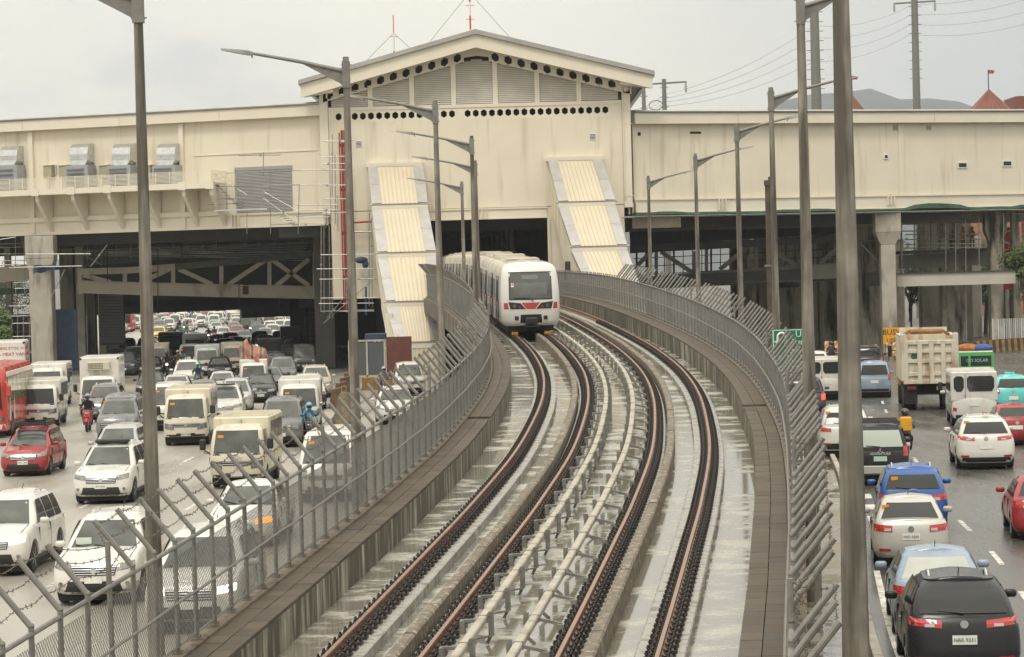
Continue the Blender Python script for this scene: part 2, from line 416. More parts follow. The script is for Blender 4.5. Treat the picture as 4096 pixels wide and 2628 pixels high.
LEDGE = [(-10, -8.2), (45, -5.2), (60, -4.7), (80, -3.9), (100, -3.5), (120, -4.2), (150, -6.5), (190, -10.2), (230, -14.6), (300, -21.5), (400, -31), (560, -46)]
def ledge(Y): return hermite(LEDGE, Y)
REDGE = [(-10, 1.6), (45, 6.2), (58, 7.6), (70, 9.0), (85, 10.6), (100, 12.0), (120, 14.2), (150, 17.6), (185, 23.5), (215, 31), (260, 46)]
def redge(Y): return hermite(REDGE, Y)
def strip(mb, fa, fb, y0, y1, z, step=4.0):
    n = int((y1 - y0) / step) + 1; vs = []
    for i in range(n + 1):
        Y = y0 + (y1 - y0) * i / n; vs += [(fa(Y), Y, z), (fb(Y), Y, z)]
    mb.add(vs, [(2 * i, 2 * i + 1, 2 * i + 3, 2 * i + 2) for i in range(n)]); return mb
road_l = structure(put('road_northbound', strip(MB(), lambda y: ledge(y) - 46, ledge, -10, 560, 0.0), ROADL))
road_r = structure(put('road_southbound', strip(MB(), redge, lambda y: redge(y) + 34, -10, 250, 0.0), ROAD))
med = structure(put('median_pavement', strip(MB(), lambda y: ledge(y) + .15, lambda y: redge(y) - .15, -10, 250, .06), MEDIAN))
def kerb(name, f, y0, y1, w, h):
    mb = MB(); n = int((y1 - y0) / 2.5); vs = []
    for i in range(n):
        a, b = y0 + (y1 - y0) * i / n + .015, y0 + (y1 - y0) * (i + 1) / n - .015
        xa, xb = f(a), f(b)
        mb.add([(xa - w, a, -.02), (xa + w, a, -.02), (xb + w, b, -.02), (xb - w, b, -.02), (xa - w * .9, a, h), (xa + w * .9, a, h), (xb + w * .9, b, h), (xb - w * .9, b, h)],
               [(0, 1, 5, 4), (1, 2, 6, 5), (2, 3, 7, 6), (3, 0, 4, 7), (4, 5, 6, 7)])
    return structure(put(name, mb, CONC))
kerb('kerb', ledge, 20, 160, .09, .15)
kerb('kerb', redge, 20, 190, .09, .15)

# painted lines: each dash its own sheet lying 4 mm over the asphalt
def dash(parent, f, y0, y1, w=.13, z=.004):
    mb = MB(); strip(mb, lambda y: f(y) - w / 2, lambda y: f(y) + w / 2, y0, y1, z, 1.5)
    o = put('lane_marking', mb, LINE); o.parent = parent
LL1 = [(40, -11.6), (56, -10.95), (81, -9.95), (106, -9.3), (125, -10.0)]
LL2 = [(56, -14.7), (78, -13.6), (106, -12.6), (125, -13.2)]
for L in (LL1, LL2):
    for k in range(9):
        y = 40.2 + k * 9.6 + (0 if L is LL1 else 1.6)
        dash(road_l, lambda q, L=L: hermite(L, q), y, y + 2.8)
RL1 = [(40, 9.0), (53.4, 10.4), (61, 11.2), (71.4, 12.0), (90, 13.9), (120, 17.2), (150, 21)]
for k in range(12):
    y = 43.6 + k * 7.6 + .2; dash(road_r, lambda q: hermite(RL1, q), y, y + 2.8)
dash(road_r, lambda q: redge(q) + .42, 30, 58.5, .14)
for k in range(6): dash(road_r, lambda q: redge(q) + .62, 59.5 + k * 3.4, 61 + k * 3.4, .3)

# ================================================================== the railway viaduct
VIA = thing('viaduct', 'ramped concrete railway viaduct carrying two tracks up to the station', 'viaduct', (cx(30), 30, 0))
Y0, Y1 = 26.0, 262.0
FLOOR = -.36
put('deck', sweep(MB(), [(-3.6, FLOOR), (3.65, FLOOR), (3.65, FLOOR - .5), (-3.6, FLOOR - .5)], Y0, Y1, 1.5), DECKM, VIA)
KERBDIRT = mat('rusty_kerb', (.20, .165, .12), .8, noise=.4, scale=4, stain=(.09, .06, .04), stain_amt=.5, stain_scale=(4, 4, 4), bump=.3)
WTS, INN, FO = {-1: .27, 1: .34}, {-1: 3.55, 1: 3.64}, {-1: 4.30, 1: 4.42}     # walkway level over the rails, inner edge, fence line (the track is canted)
for sgn in (-1, 1):
    WT = WTS[sgn]; pr = [(sgn * INN[sgn], FLOOR - .4), (sgn * INN[sgn], WT - .06), (sgn * 4.58, WT - .06), (sgn * 4.58, WT - 1.0), (sgn * 4.1, WT - 1.5), (sgn * INN[sgn], WT - 1.5)]
    put('parapet_wall', sweep(MB(), pr, Y0, Y1, 1.5), WALLSTREAK, VIA)
    put('fence_kerb', sweep(MB(), [(sgn * (FO[sgn] - .12), WT - .06), (sgn * (FO[sgn] - .12), WT + .03), (sgn * (FO[sgn] + .14), WT + .03), (sgn * (FO[sgn] + .14), WT - .06)], Y0, Y1, 1.5), KERBDIRT, VIA)
# the embankment walls under the low end, box girder on piers further on
vs = []; n = 40
mb = MB()
for i in range(n + 1):
    Y = 4 + 104.0 * i / n
    for o, zz in ((-4.3, None), (-4.3, -.1), (4.3, -.1), (4.3, None)):
        p = track(Y, o, FLOOR - .45)
        if zz is not None: p.z = zz
        vs.append(p)
mb.add(vs, [(i * 4 + k, i * 4 + k + 1, i * 4 + 5 + k, i * 4 + 4 + k) for i in range(n) for k in range(3)] + [(0, 1, 2, 3), (n * 4, n * 4 + 3, n * 4 + 2, n * 4 + 1)])
put('retaining_wall', mb, CONCDIRTY, VIA)
put('girder', sweep(MB(), [(-2.6, FLOOR - .45), (2.6, FLOOR - .45), (1.9, FLOOR - 2.0), (-1.9, FLOOR - 2.0)], 107, Y1, 3), CONC, VIA)
for Y in (126, 152, 178, 204, 230):
    p = track(Y, 0, FLOOR - 2.0); mb = MB()
    mb.lathe([(.85, 0), (.85, p.z - 1.2), (1.7, p.z)], 12, 'Z', (p.x, p.y, 0)); put('pier', mb, CONC, VIA, 40)

RAILX = [-1.72 - .7175, -1.72 + .7175, 1.72 - .7175, 1.72 + .7175]
RAILLAB = ['brown steel rail beside the left streaked parapet wall of the viaduct', 'brown steel rail between the left mossy upstand and the pale cable ducts',
           'brown steel rail between the pale cable ducts and the right mossy upstand', 'brown steel rail next to the right walkway of the viaduct']
# plinth blocks under each rail and the upstands inside each track
PL = [(-.34, .40), (-.30, .32), (-.32, .30), (-.40, .36)]
for r, (a, b) in zip(RAILX, PL):
    Y = Y0
    while Y < 150:
        e = Y + 4.55
        put('plinth_block', sweep(MB(), [(r + a, FLOOR), (r + a, -.19), (r + a + .02, -.175), (r + b - .02, -.175), (r + b, -.19), (r + b, FLOOR)], Y + .015, e - .015, 1.2), PLINTH, VIA)
        Y = e
    put('plinth_run', sweep(MB(), [(r + a, FLOOR), (r + a, -.175), (r + b, -.175), (r + b, FLOOR)], Y, Y1, 4), PLINTH, VIA)
for r, a, b in ((RAILX[1], -.54, -.34), (RAILX[2], .34, .54)):
    Y = Y0 + 1.3
    while Y < 150:
        e = Y + 3.0; h = .04 + R.uniform(-.012, .012)
        put('upstand_block', sweep(MB(), [(r + a, FLOOR), (r + a, h - .03), (r + a + .03, h), (r + b - .03, h), (r + b, h - .03), (r + b, FLOOR)], Y + .012, e - .012, 1.0), UPSTAND, VIA)
        Y = e
    put('upstand_run', sweep(MB(), [(r + a, FLOOR), (r + a, .04), (r + b, .04), (r + b, FLOOR)], Y, Y1, 4), UPSTAND, VIA)

# walkway slabs: two rows each side, laid singly as far as they can be told apart
sl = MB().bevbox(-.5, .5, -.292, .292, -.055, 0, .008).mesh('walkway_slab')
nslab = 0
for sgn in (-1, 1):
    for row in (0, 1):
        WT = WTS[sgn]; wd_ = (FO[sgn] - .13 - INN[sgn]) / 2; off = sgn * (INN[sgn] + wd_ * (row + .5)); Y = 27.5
        while Y < (71 if sgn < 0 else 72.5):
            p = track(Y, off, WT + R.uniform(-.004, .006))
            o = link('walkway_slab', sl, SLAB, VIA, p - VIA.location, (grade(Y), R.uniform(-.006, .006), heading(Y) + R.uniform(-.008, .008)))
            o.scale.x = wd_ - .012; Y += .595; nslab += 1
    for row in (0, 1):
        a = sgn * (INN[sgn] + wd_ * row + .006); b = sgn * (INN[sgn] + wd_ * (row + 1) - .006)
        put('walkway_run', sweep(MB(), [(a, WT - .055), (a, WT), (b, WT), (b, WT - .055)], 72 if sgn < 0 else 73, Y1, 1.5), SLAB, VIA)

# rails with their fasteners
RP = [(-.036, .0), (-.03, .012), (.03, .012), (.036, 0), (.036, -.03), (.009, -.045), (.009, -.125), (.07, -.145), (.07, -.158), (-.07, -.158), (-.07, -.145), (-.009, -.125), (-.009, -.045), (-.036, -.03)]
fm = MB()
for s in (-1, 1):
    fm.box(min(s * .075, s * .23), max(s * .075, s * .23), -.11, .11, -.172, -.135)        # base plate
    fm.tube((s * .125, 0, -.14), (s * .125, 0, -.02), .02, 6); fm.tube((s * .125, 0, -.075), (s * .125, 0, -.045), .036, 6)
    fm.tube((s * .20, .0, -.14), (s * .20, .0, -.06), .022, 6); fm.tube((s * .20, 0, -.115), (s * .20, 0, -.09), .036, 6)
    ring = [(s * (.10 + .04 * math.cos(t)), .085 * math.sin(t), -.075 + .03 * math.cos(2 * t)) for t in [i * math.pi / 3 for i in range(7)]]
    fm.path(ring, .019, 4)
fmesh = fm.mesh('fastener')
for i, r in enumerate(RAILX):
    t = thing('running_rail', RAILLAB[i], 'rail', track(Y0, r, -.16))
    put('rail_bar', sweep(MB(), [(r + a, b) for a, b in RP], Y0, Y1, 1.0), RAILTOP, t, 35)
    Y = Y0 + .2; k = 0
    while k < 216:
        link('fastener', fmesh, FAST, t, track(Y, r, 0) - t.location, (grade(Y), 0, heading(Y)))
        Y += .46; k += 1

# the two cable ducts between the tracks, strapped to galvanised brackets
DUCTOFF = (-.45, .36)
for i, off in enumerate(DUCTOFF):
    t = thing('cable_duct', ('pale square cable duct beside the train track with zigzag brackets on its right' if i == 0 else
                             'pale square cable duct beside the empty right track with long galvanised arms'), 'duct', track(Y0, off, FLOOR))
    h0, h1 = -.01, .10
    Y = Y0
    while Y < 152:
        e = Y + 2.3
        put('duct_length', sweep(MB(), [(off - .068, h0 + .015), (off - .068, h1 - .02), (off - .05, h1), (off + .05, h1), (off + .068, h1 - .02), (off + .068, h0 + .015), (off + .05, h0), (off - .05, h0)], Y + .006, e - .006, .8), DUCT, t)
        Y = e
    bm_ = MB()
    bm_.box(-.075, .075, -.02, .02, -.018, .107)
    if i == 0:
        bm_.beam((.13, 0, .16), (.13, 0, -.22), .09, .012).beam((.13, -.04, -.22), (-.16, -.30, -.22), .07, .02)
        bm_.beam((.13, .0, -.20), (.06, .0, -.34), .05, .05); bm_.beam((-.08, 0, .02), (-.32, 0, .02), .06, .05); bm_.box(-.36, -.28, -.08, .08, FLOOR, .03)
        bm_.tube((.10, -.03, .12), (.10, .03, .12), .03, 6)
    else:
        bm_.beam((-.13, 0, .14), (-.13, 0, -.24), .09, .012); bm_.beam((-.13, 0, -.24), (.0, 0, FLOOR), .05, .05)
        bm_.beam((.07, 0, .03), (.30, .05, -.03), .06, .05).beam((.30, .05, -.03), (.42, .05, -.06), .06, .05); bm_.box(.36, .46, -.05, .12, FLOOR, -.05)
    bmesh_ = bm_.mesh('bracket'); Y = Y0 + .6
    while Y < 150:
        link('bracket', bmesh_, GALV, t, track(Y, off, 0) - t.location, (grade(Y), 0, heading(Y))); Y += 2.3

# ================================================================== the fences
def post_mesh(s, straight=False, H=1.62, plain=False):
    m = MB()
    m.tube((0, 0, 0), (0, 0, H), .036, 8)
    if plain: m.ball((0, 0, H), .038, 8, 4)
    elif straight: m.tube((0, 0, H - .02), (0, 0, H + .48), .036, 8)
    else: m.tube((0, 0, H - .02), (s * .50, 0, H + .6), .039, 8); m.ball((0, 0, H - .01), .043, 8, 4)
    m.box(-.075, .075, -.075, .075, 0, .014)
    for a in (-.05, .05): m.tube((a, .05, 0), (a, .05, .05), .012, 5); m.tube((a, -.05, 0), (a, -.05, .05), .012, 5)
    return m.mesh('post', 40)
def panel_mesh(w, h, cell=.046):
    """woven wire: zigzag wires hooked into one another"""
    m = MB(); n = int(w / cell); rows = int(h / cell); r = .0033
    for i in range(n + 1):
        pts = []
        for j in range(rows + 1): pts.append((-w / 2 + (i + (.5 if (i + j) % 2 else -.5) * 1.06) * cell, .002 * (1 if (i + j) % 2 else -1), j * cell))
        pts = [(max(-w / 2, min(w / 2, p[0])), p[1], p[2]) for p in pts]
        vs = []; fs = []
        for k, p in enumerate(pts):
            vs += [(p[0] - r, p[1] + r, p[2]), (p[0] + r, p[1] + r, p[2]), (p[0], p[1] - r, p[2])]
        for k in range(len(pts) - 1):
            for q in range(3): fs.append((3 * k + q, 3 * k + (q + 1) % 3, 3 * k + 3 + (q + 1) % 3, 3 * k + 3 + q))
        m.add(vs, fs)
    return m.mesh('mesh_panel')
PSP = 1.15
FOFF = 0
pmesh = panel_mesh(1.10, 1.33)
WIRE = mat('fence_wire', (0.20, 0.195, 0.175), 0.5, metal=.3, noise=.2, scale=9)
BARB = mat('barbed_wire', (0.10, 0.075, 0.055), 0.6, noise=.3, scale=9)
for sgn, lab in ((-1, 'galvanised mesh fence with barbed wire arms between the tracks and the crowded road'), (1, 'galvanised mesh fence with barbed wire arms between the tracks and the u turn sign')):
    FOFF, WT, PH = FO[sgn], WTS[sgn], {-1: 1.62, 1: 1.50}[sgn]
    T = thing('track_fence', lab, 'fence', track(Y0, sgn * FOFF, WT))
    pa, ps = post_mesh(sgn, False, PH), post_mesh(sgn, True, PH); pp_ = post_mesh(sgn, False, PH, True)
    top = []; mid = []; strands = [[], [], []]; Y = Y0; k = 0; ends = []
    while Y < 184:
        jit = R.uniform(-.01, .01)
        p = track(Y, sgn * FOFF, WT + .03)
        straight = (k % 13 == (6 if sgn < 0 else 3)); h = heading(Y)
        plain = sgn > 0 and Y > 134
        o = link('post', pp_ if plain else (ps if straight else pa), GALV, T, p - T.location, (R.uniform(-.012, .012), R.uniform(-.012, .012), h + R.uniform(-.06, .06)))
        ends.append((Y, p))
        for q, fr in enumerate((.34, .66, .96) if not plain else ()):
            a = p + Vector((0, 0, PH - .02)) + (Vector((sgn * .5 * fr * math.cos(h), sgn * .5 * fr * math.sin(h), .62 * fr)) if not straight else Vector((sgn * .04, 0, .46 * fr)))
            strands[q].append(a)
        mid.append(track(Y, sgn * (FOFF - .10), WT + .80 + R.uniform(-.012, .012)))
        Y += PSP; k += 1
    for k in range(len(ends) - 1):
        (ya, a), (yb, b) = ends[k], ends[k + 1]; c = (a + b) / 2; d = b - a
        rot = (0, -math.atan2(d.z, math.hypot(d.x, d.y)), math.atan2(d.y, d.x))
        link('mesh_panel', pmesh, WIRE, T, c + Vector((0, 0, .09)) - T.location, rot)
        put('top_rail', MB().tube(a + Vector((0, 0, PH - .1)), b + Vector((0, 0, PH - .1)), .033, 7), GALV, T, 40)
        put('bottom_rail', MB().tube(a + Vector((0, 0, .1)), b + Vector((0, 0, .1)), .02, 6), GALV, T, 40)
    put('handrail', MB().path(mid, .022, 6), GALV, T, 40)
    for s_ in strands:
        m = MB(); pts = []
        for k in range(len(s_) - 1):
            for q in range(6):
                t = q / 6; p = s_[k].lerp(s_[k + 1], t); p.z -= .05 * 4 * t * (1 - t) + R.uniform(-.006, .006); pts.append(p)
        m.path(pts, .0065, 3)
        for p in pts:
            if p.y < 100:
                for _ in range(3):
                    v = Vector((R.uniform(-1, 1), R.uniform(-.3, .3), R.uniform(-1, 1))).normalized() * .028
                    m.tube(p - v, p + v, .0035, 3, caps=False)
        put('barbed_wire', m, BARB, T)

# ================================================================== lamp posts
def lamp_post(X, Y, h, sgn, lab, group=None, arm=2.0, z0=0.0, yaw=0.0, thick=1.0):
    t = thing('lamp_post', lab, 'lamp post', (X, Y, z0), yaw, group)
    m = MB()
    n = 8; prof = [(.135 * thick, 0), (.128 * thick, 1.5), (.066 * thick, h)]
    m.lathe(prof, n, 'Z'); put('pole', m, GALVPOLE, t, 30, world=False)
    put('base_plate', MB().box(-.22, .22, -.22, .22, 0, .03), GALV, t, world=False)
    za = h - .32
    put('arm', MB().path([(0, 0, za), (sgn * arm * .5, 0, za + .24), (sgn * arm, 0, za + .44)], [.048, .042, .034], 8), GALV, t, 40, world=False)
    put('gusset', MB().prism([(sgn * .06, za - .30), (sgn * .06, za), (sgn * arm * .52, za + .24)], -.006, .006), GALV, t, world=False)
    put('clamp', MB().box(-.085, .085, -.085, .085, za - .36, za + .22).tube((-.12, .06, za + .15), (.12, .06, za + .15), .012, 5).tube((-.12, .06, za - .28), (.12, .06, za - .28), .012, 5), GALV, t, world=False)
    e = Vector((sgn * arm, 0, za + .44)); hd = MB()
    vs = []
    for x, w, th in ((0, .05, .05), (.12, .11, .10), (.30, .15, .085), (.62, .14, .045), (.72, .10, .03)):
        cxx = e.x + sgn * x; cz = e.z + x * .16
        vs += [(cxx, -w, cz - th * .5), (cxx, w, cz - th * .5), (cxx, w * .7, cz + th * .5), (cxx, -w * .7, cz + th * .5)]
    hd.add(vs, [(i * 4 + k, i * 4 + (k + 1) % 4, i * 4 + 4 + (k + 1) % 4, i * 4 + 4 + k) for i in range(4) for k in range(4)] + [(0, 1, 2, 3), (16, 19, 18, 17)])
    hd.tube((e.x + sgn * .05, 0, e.z + .05), (e.x + sgn * .05, 0, e.z - .09), .018, 5)
    put('lamp_head', hd, GALV, t, 30, world=False)
    return t
LP = [(145, 39.5, 'tall grey lamp post with its arm over the crowded road, nearest the white seven-seater'), (351, 57, 'grey lamp post with its arm reaching out left of the station gable'),
      (439, 75, 'grey lamp post rising beside the stair roof left of the train'), (474.5, 94, 'thick grey lamp post just left of the train side'),
      (477.5, 111, 'grey lamp post standing tight behind the thick one beside the train'), (463.5, 129, 'slim grey lamp post between the left stair roof and the train')]
for u, Y, lab in LP:
    p = at_y(u, 250, Y); lamp_post(p.x, Y, {39.5: 11.55, 57: 11.75, 75: 11.95, 94: 11.9, 111: 11.75, 129: 11.5}[Y], -1, lab)
RPS = [(848.5, 34, 11.9, 'massive grey lamp post standing right in front of the dump truck side of the road'), (808, 53, 12.5, 'grey lamp post hiding the right half of the green u turn sign'),
       (776.5, 74, 12.0, 'grey lamp post next to the short brown post'), (741.5, 92, 12.0, 'grey lamp post second along from the brown post towards the train'),
       (699.5, 110, 11.75, 'grey lamp post third along from the brown post towards the train'), (652, 128, 11.5, 'slim grey lamp post beside the right stair roof')]
for u, Y, h, lab in RPS:
    p = at_y(u, 330, Y); lamp_post(p.x, Y, h, 1, lab, arm=1.75, thick={34: 1.45, 53: 1.2}.get(Y, 1.0))
p = at_y(771, 300, 98)
t = thing('steel_post', 'short rusty brown steel post with a loose cap behind the lamp posts', 'post', (p.x, 98, 0))
BROWN = mat('rusty_brown', (0.085, 0.06, 0.042), 0.65, noise=.35, scale=2, bump=.1)
put('shaft', MB().lathe([(.16, 0), (.13, 10.0)], 8, 'Z'), BROWN, t, 30, False)
put('cap', MB().box(-.15, .15, -.15, .15, 9.95, 10.15).tube((.05, 0, 10.1), (.05, 0, 10.28), .05, 6), BROWN, t, None, False)
put('band', MB().box(-.2, .28, -.17, .17, 6.9, 6.97), GALV, t, None, False)
# ================================================================== the station building
class Wall:
    """a vertical wall plane: a runs to the right along it, depth away from the camera"""
    def __init__(s, p0, ang):
        s.p0 = Vector((p0[0], p0[1], 0)); s.ang = ang
        s.m = Matrix.Translation(s.p0) @ Matrix.Rotation(ang, 4, 'Z')
        s.d = Vector((math.cos(ang), math.sin(ang), 0)); s.n = Vector((-math.sin(ang), math.cos(ang), 0))
    def at(s, U, V, depth=0.0):
        d = ray(U / K, V / K); c = Vector((0, 0, CAMH)); p0 = s.p0 + s.n * depth
        t = (p0 - c).dot(s.n) / d.dot(s.n); p = c + d * t
        return (p - s.p0).dot(s.d), p.z
    def mb(s): return MB(s.m)
GAB = Wall((0, 188), 0)
LW = Wall((-13, 188.5), rad(-22.5))
RW = Wall((8.4, 188.5), rad(21))
STN = thing('station_building', 'cream station building with a louvred gable spanning both roads and the tracks', 'station', (-2.2, 188, 0))
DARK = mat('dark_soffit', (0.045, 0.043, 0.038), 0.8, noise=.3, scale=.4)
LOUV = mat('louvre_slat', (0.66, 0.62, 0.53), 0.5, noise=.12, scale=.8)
UNLIT = mat('interior_shade', (0.02, 0.02, 0.018), 0.9)  # near-black that paints in the unlit space behind openings
def sp(name, mb_, m, sm=None, par=None): return put(name, mb_, m, par or STN, sm)

GX0, GX1, GZ0, GZ1 = -12.86, 8.33, 10.8, 18.05          # the gable wall under the hexagons
mb = GAB.mb(); mb.box(GX0, GX1, 0, .35, 11.65, GZ1); sp('gable_wall', mb, CREAM)
mb = GAB.mb(); mb.box(-6.4, 2.75, -.12, .3, 10.8, 11.6).box(-6.4, 2.75, -.2, -.125, 10.8, 10.9).box(-6.4, 2.75, -.2, -.125, 11.5, 11.62); sp('portal_beam', mb, CREAM2)
mb = GAB.mb(); mb.box(GX0, -6.4, -.05, .5, 5.3, 11.6); sp('left_pier', mb, CREAM)
mb = GAB.mb(); mb.box(2.75, 8.33, -.05, .5, 0, 11.6); mb.box(2.75, 2.95, -.15, -.055, 0, 10.75).box(3.9, 4.1, -.15, -.055, 0, 10.75); sp('right_pier', mb, CREAM)
for a in (GX1 + .02, GX0 - .62):
    mb = GAB.mb(); mb.box(a, a + .6, -.1, .5, 11.4, 20.6); sp('pilaster', mb, CREAM2)
mb = GAB.mb()
for z in (19.9, 18.4, 17.4, 12.2): mb.box(GX1 - .02, GX1 + .7, -.13, -.105, z, z + .06)
mb.tube((GX1 + .12, -.16, 12), (GX1 + .05, -.16, 20.5), .045, 6); sp('downpipe', mb, CREAM2)

# hexagon band: real holes
def hexband(mb_, cells, z0, z1, r, y0, y1):
    """cells: [(x0,x1)]; every cell is a plate with a hexagonal opening"""
    for x0, x1 in cells:
        c = ((x0 + x1) / 2, (z0 + z1) / 2)
        hexp = [(c[0] + r * .88 * math.sin(k * math.pi / 3), c[1] + r * math.cos(k * math.pi / 3)) for k in range(6)]
        outp = [(c[0], z1), (x1, z1), (x1, z0), (c[0], z0), (x0, z0), (x0, z1)]
        vs = [(x, y0, z) for x, z in hexp] + [(x, y0, z) for x, z in outp] + [(x, y1, z) for x, z in hexp]
        fs = [(k, (k + 1) % 6, 6 + (k + 1) % 6, 6 + k) for k in range(6)] + [(k, 12 + k, 12 + (k + 1) % 6, (k + 1) % 6) for k in range(6)]
        mb_.add(vs, fs)
mb = GAB.mb(); HX = []
x = GX0 + .45
n1 = 15
for k in range(n1): HX.append((x, x + .585)); x += .585
mb.box(GX0, GX0 + .45, 0, .2, GZ1, 18.9); mb.box(x, x + .55, 0, .2, GZ1, 18.9); x += .55
while x + .585 < GX1 - .3: HX.append((x, x + .585)); x += .585
mb.box(x, GX1, 0, .2, GZ1, 18.9)
hexband(mb, HX, GZ1, 18.9, .275, 0, .2)
sp('hexagon_band', mb, CREAM2)
mb = GAB.mb(); mb.box(GX0, GX1, 1.0, 1.1, 17.5, 19.3); sp('band_shade_sheet', mb, UNLIT)  # dark sheet painting the shade behind the holes
mb = GAB.mb(); mb.box(GX0, GX1, -.06, .3, 18.9, 19.15); sp('sill_beam', mb, CREAM2)

# louvre bays between posts, each slat its own piece
def gz(x):                       # underside of the sloping beam
    return 22.45 - abs(x + 2.07) * (2.45 / 10.6)
bays = []; px = [GX0 + .05]
W_ = (GX1 - GX0 - .1) / 7
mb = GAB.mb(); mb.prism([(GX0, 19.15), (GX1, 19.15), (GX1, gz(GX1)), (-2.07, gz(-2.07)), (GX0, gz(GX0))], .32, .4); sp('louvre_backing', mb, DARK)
for k in range(7):
    a, b = GX0 + .05 + k * W_, GX0 + .05 + (k + 1) * W_
    if k:
        mb = GAB.mb(); mb.prism([(a - .18, 19.15), (a + .18, 19.15), (a + .18, gz(a + .18)), (a - .18, gz(a - .18))], -.04, .3); sp('louvre_post', mb, CREAM2)
    bay = sp('louvre_bay', GAB.mb().box(a + .2, b - .2, .26, .31, 19.16, 19.2), DARK)
    z = 19.2
    while True:
        lo, hi = a + .19, b - .19
        # keep the slat under the slope
        lim = 10.6 / 2.45 * (22.45 - (z + .12))
        lo, hi = max(lo, -2.07 - lim), min(hi, -2.07 + lim)
        if hi - lo < .15: break
        m = GAB.mb(); m.add([(lo, .02, z), (hi, .02, z), (hi, .05, z + .012), (lo, .05, z + .012), (lo, .10, z + .115), (hi, .10, z + .115), (hi, .12, z + .12), (lo, .12, z + .12)],
                            [(0, 1, 5, 4), (3, 7, 6, 2), (0, 3, 2, 1), (4, 5, 6, 7)])
        o = put('slat', m, LOUV, bay); z += .132

# raking beam with its own hexagons, and the roof with its fascia standing forward
def rake(s, d0, d1, z_top, z_bot, mat_, name):
    """a sloping band on one side (s) of the ridge between depths d0 and d1"""
    xe = -2.07 + s * 12.6; mb_ = GAB.mb()
    drop = 12.6 * (3.28 / 12.65)
    P = [(-2.07, z_top), (xe, z_top - drop), (xe, z_bot - drop), (-2.07, z_bot)]
    mb_.prism(P, d0, d1); return sp(name, mb_, mat_)
SLP = 3.28 / 12.65
for s in (-1, 1):
    m = GAB.mb(); x = .9
    # inner raking beam with hexagonal openings
    while x < 10.3:
        c = (-2.07 + s * (x + .465)); zt = 23.22 - (x + .465) * SLP
        zb = zt - .80
        hexp = []; outp = []
        for k in range(6):
            hx_, hz_ = .30 * math.sin(k * math.pi / 3), .33 * math.cos(k * math.pi / 3)
            hexp.append((c + hx_, (zt + zb) / 2 + hz_ - s * hx_ * SLP))
        def zz(xx): return -(abs(xx + 2.07) - (x + .465)) * SLP
        for (dx, top) in ((0, 1), (.465, 1), (.465, 0), (0, 0), (-.465, 0), (-.465, 1)):
            xx = c + dx; outp.append((xx, (zt if top else zb) + zz(xx)))
        vs = [(a, -.1, b) for a, b in hexp] + [(a, -.1, b) for a, b in outp] + [(a, .1, b) for a, b in hexp]
        m.add(vs, [(k, (k + 1) % 6, 6 + (k + 1) % 6, 6 + k) for k in range(6)] + [(k, 12 + k, 12 + (k + 1) % 6, (k + 1) % 6) for k in range(6)])
        x += .93
    sp('hexagon_rafter', m, CREAM2)
    m = GAB.mb(); m.prism([(-2.07, 23.5), (-2.07 + s * 11, 23.5 - 11 * SLP), (-2.07 + s * 11, 22.3 - 11 * SLP), (-2.07, 22.3)], .45, .6); sp('rafter_shade_sheet', m, UNLIT)  # another dark sheet for the shade behind the rafter holes
    m = GAB.mb(); m.prism([(-2.07, 22.62), (-2.07 + s * .9, 22.5), (-2.07 + s * .9, 23.05), (-2.07, 23.2)], -.1, .1); sp('ridge_plate', m, CREAM2)
    rake(s, -1.6, -1.42, 24.02, 23.08, CREAM2, 'fascia')
    # roof sheet, its folded metal edge and the brackets under it
    xe = -2.07 + s * 12.75
    m = GAB.mb(); m.prism([(-2.07, 24.36), (xe, 24.36 - 12.75 * SLP), (xe, 24.22 - 12.75 * SLP), (-2.07, 24.22)], -1.75, 85); rf = sp('roof', m, ROOFMETAL)
    m = GAB.mb(); m.prism([(-2.07, 24.37), (xe, 24.37 - 12.75 * SLP), (xe, 24.05 - 12.75 * SLP), (-2.07, 24.05)], -1.82, -1.64); put('roof_edge', m, ROOFMETAL, rf)
    for k in range(14):
        xx = -2.07 + s * (k + .4) * .9; zz_ = 24.0 - abs(xx + 2.07) * SLP
        m = GAB.mb(); m.box(xx - .03, xx + .03, -1.68, -1.61, zz_ - .12, zz_ + .1); put('roof_clip', m, CREAM2, rf)
    m = GAB.mb(); m.prism([(-2.07 + s * 10.3, 20.2), (-2.07 + s * 12.5, 19.95), (-2.07 + s * 12.5, 20.75), (-2.07 + s * 10.3, 21.3)], -1.4, .3); sp('eave_end', m, CREAM2)
    m = GAB.mb(); m.box(min(xe, xe - s * .3), max(xe, xe - s * .3), -1.4, 80, 20.7, 20.98); put('gutter', m, ROOFMETAL, rf)
sp('gable_soffit', GAB.mb().prism([(-2.07, 24.2), (10.5, 24.2 - 12.57 * SLP), (10.5, 24.1 - 12.57 * SLP), (-2.07, 24.1), (-14.64, 24.1 - 12.57 * SLP), (-14.64, 24.2 - 12.57 * SLP)], -1.4, 1.2), CREAM2)

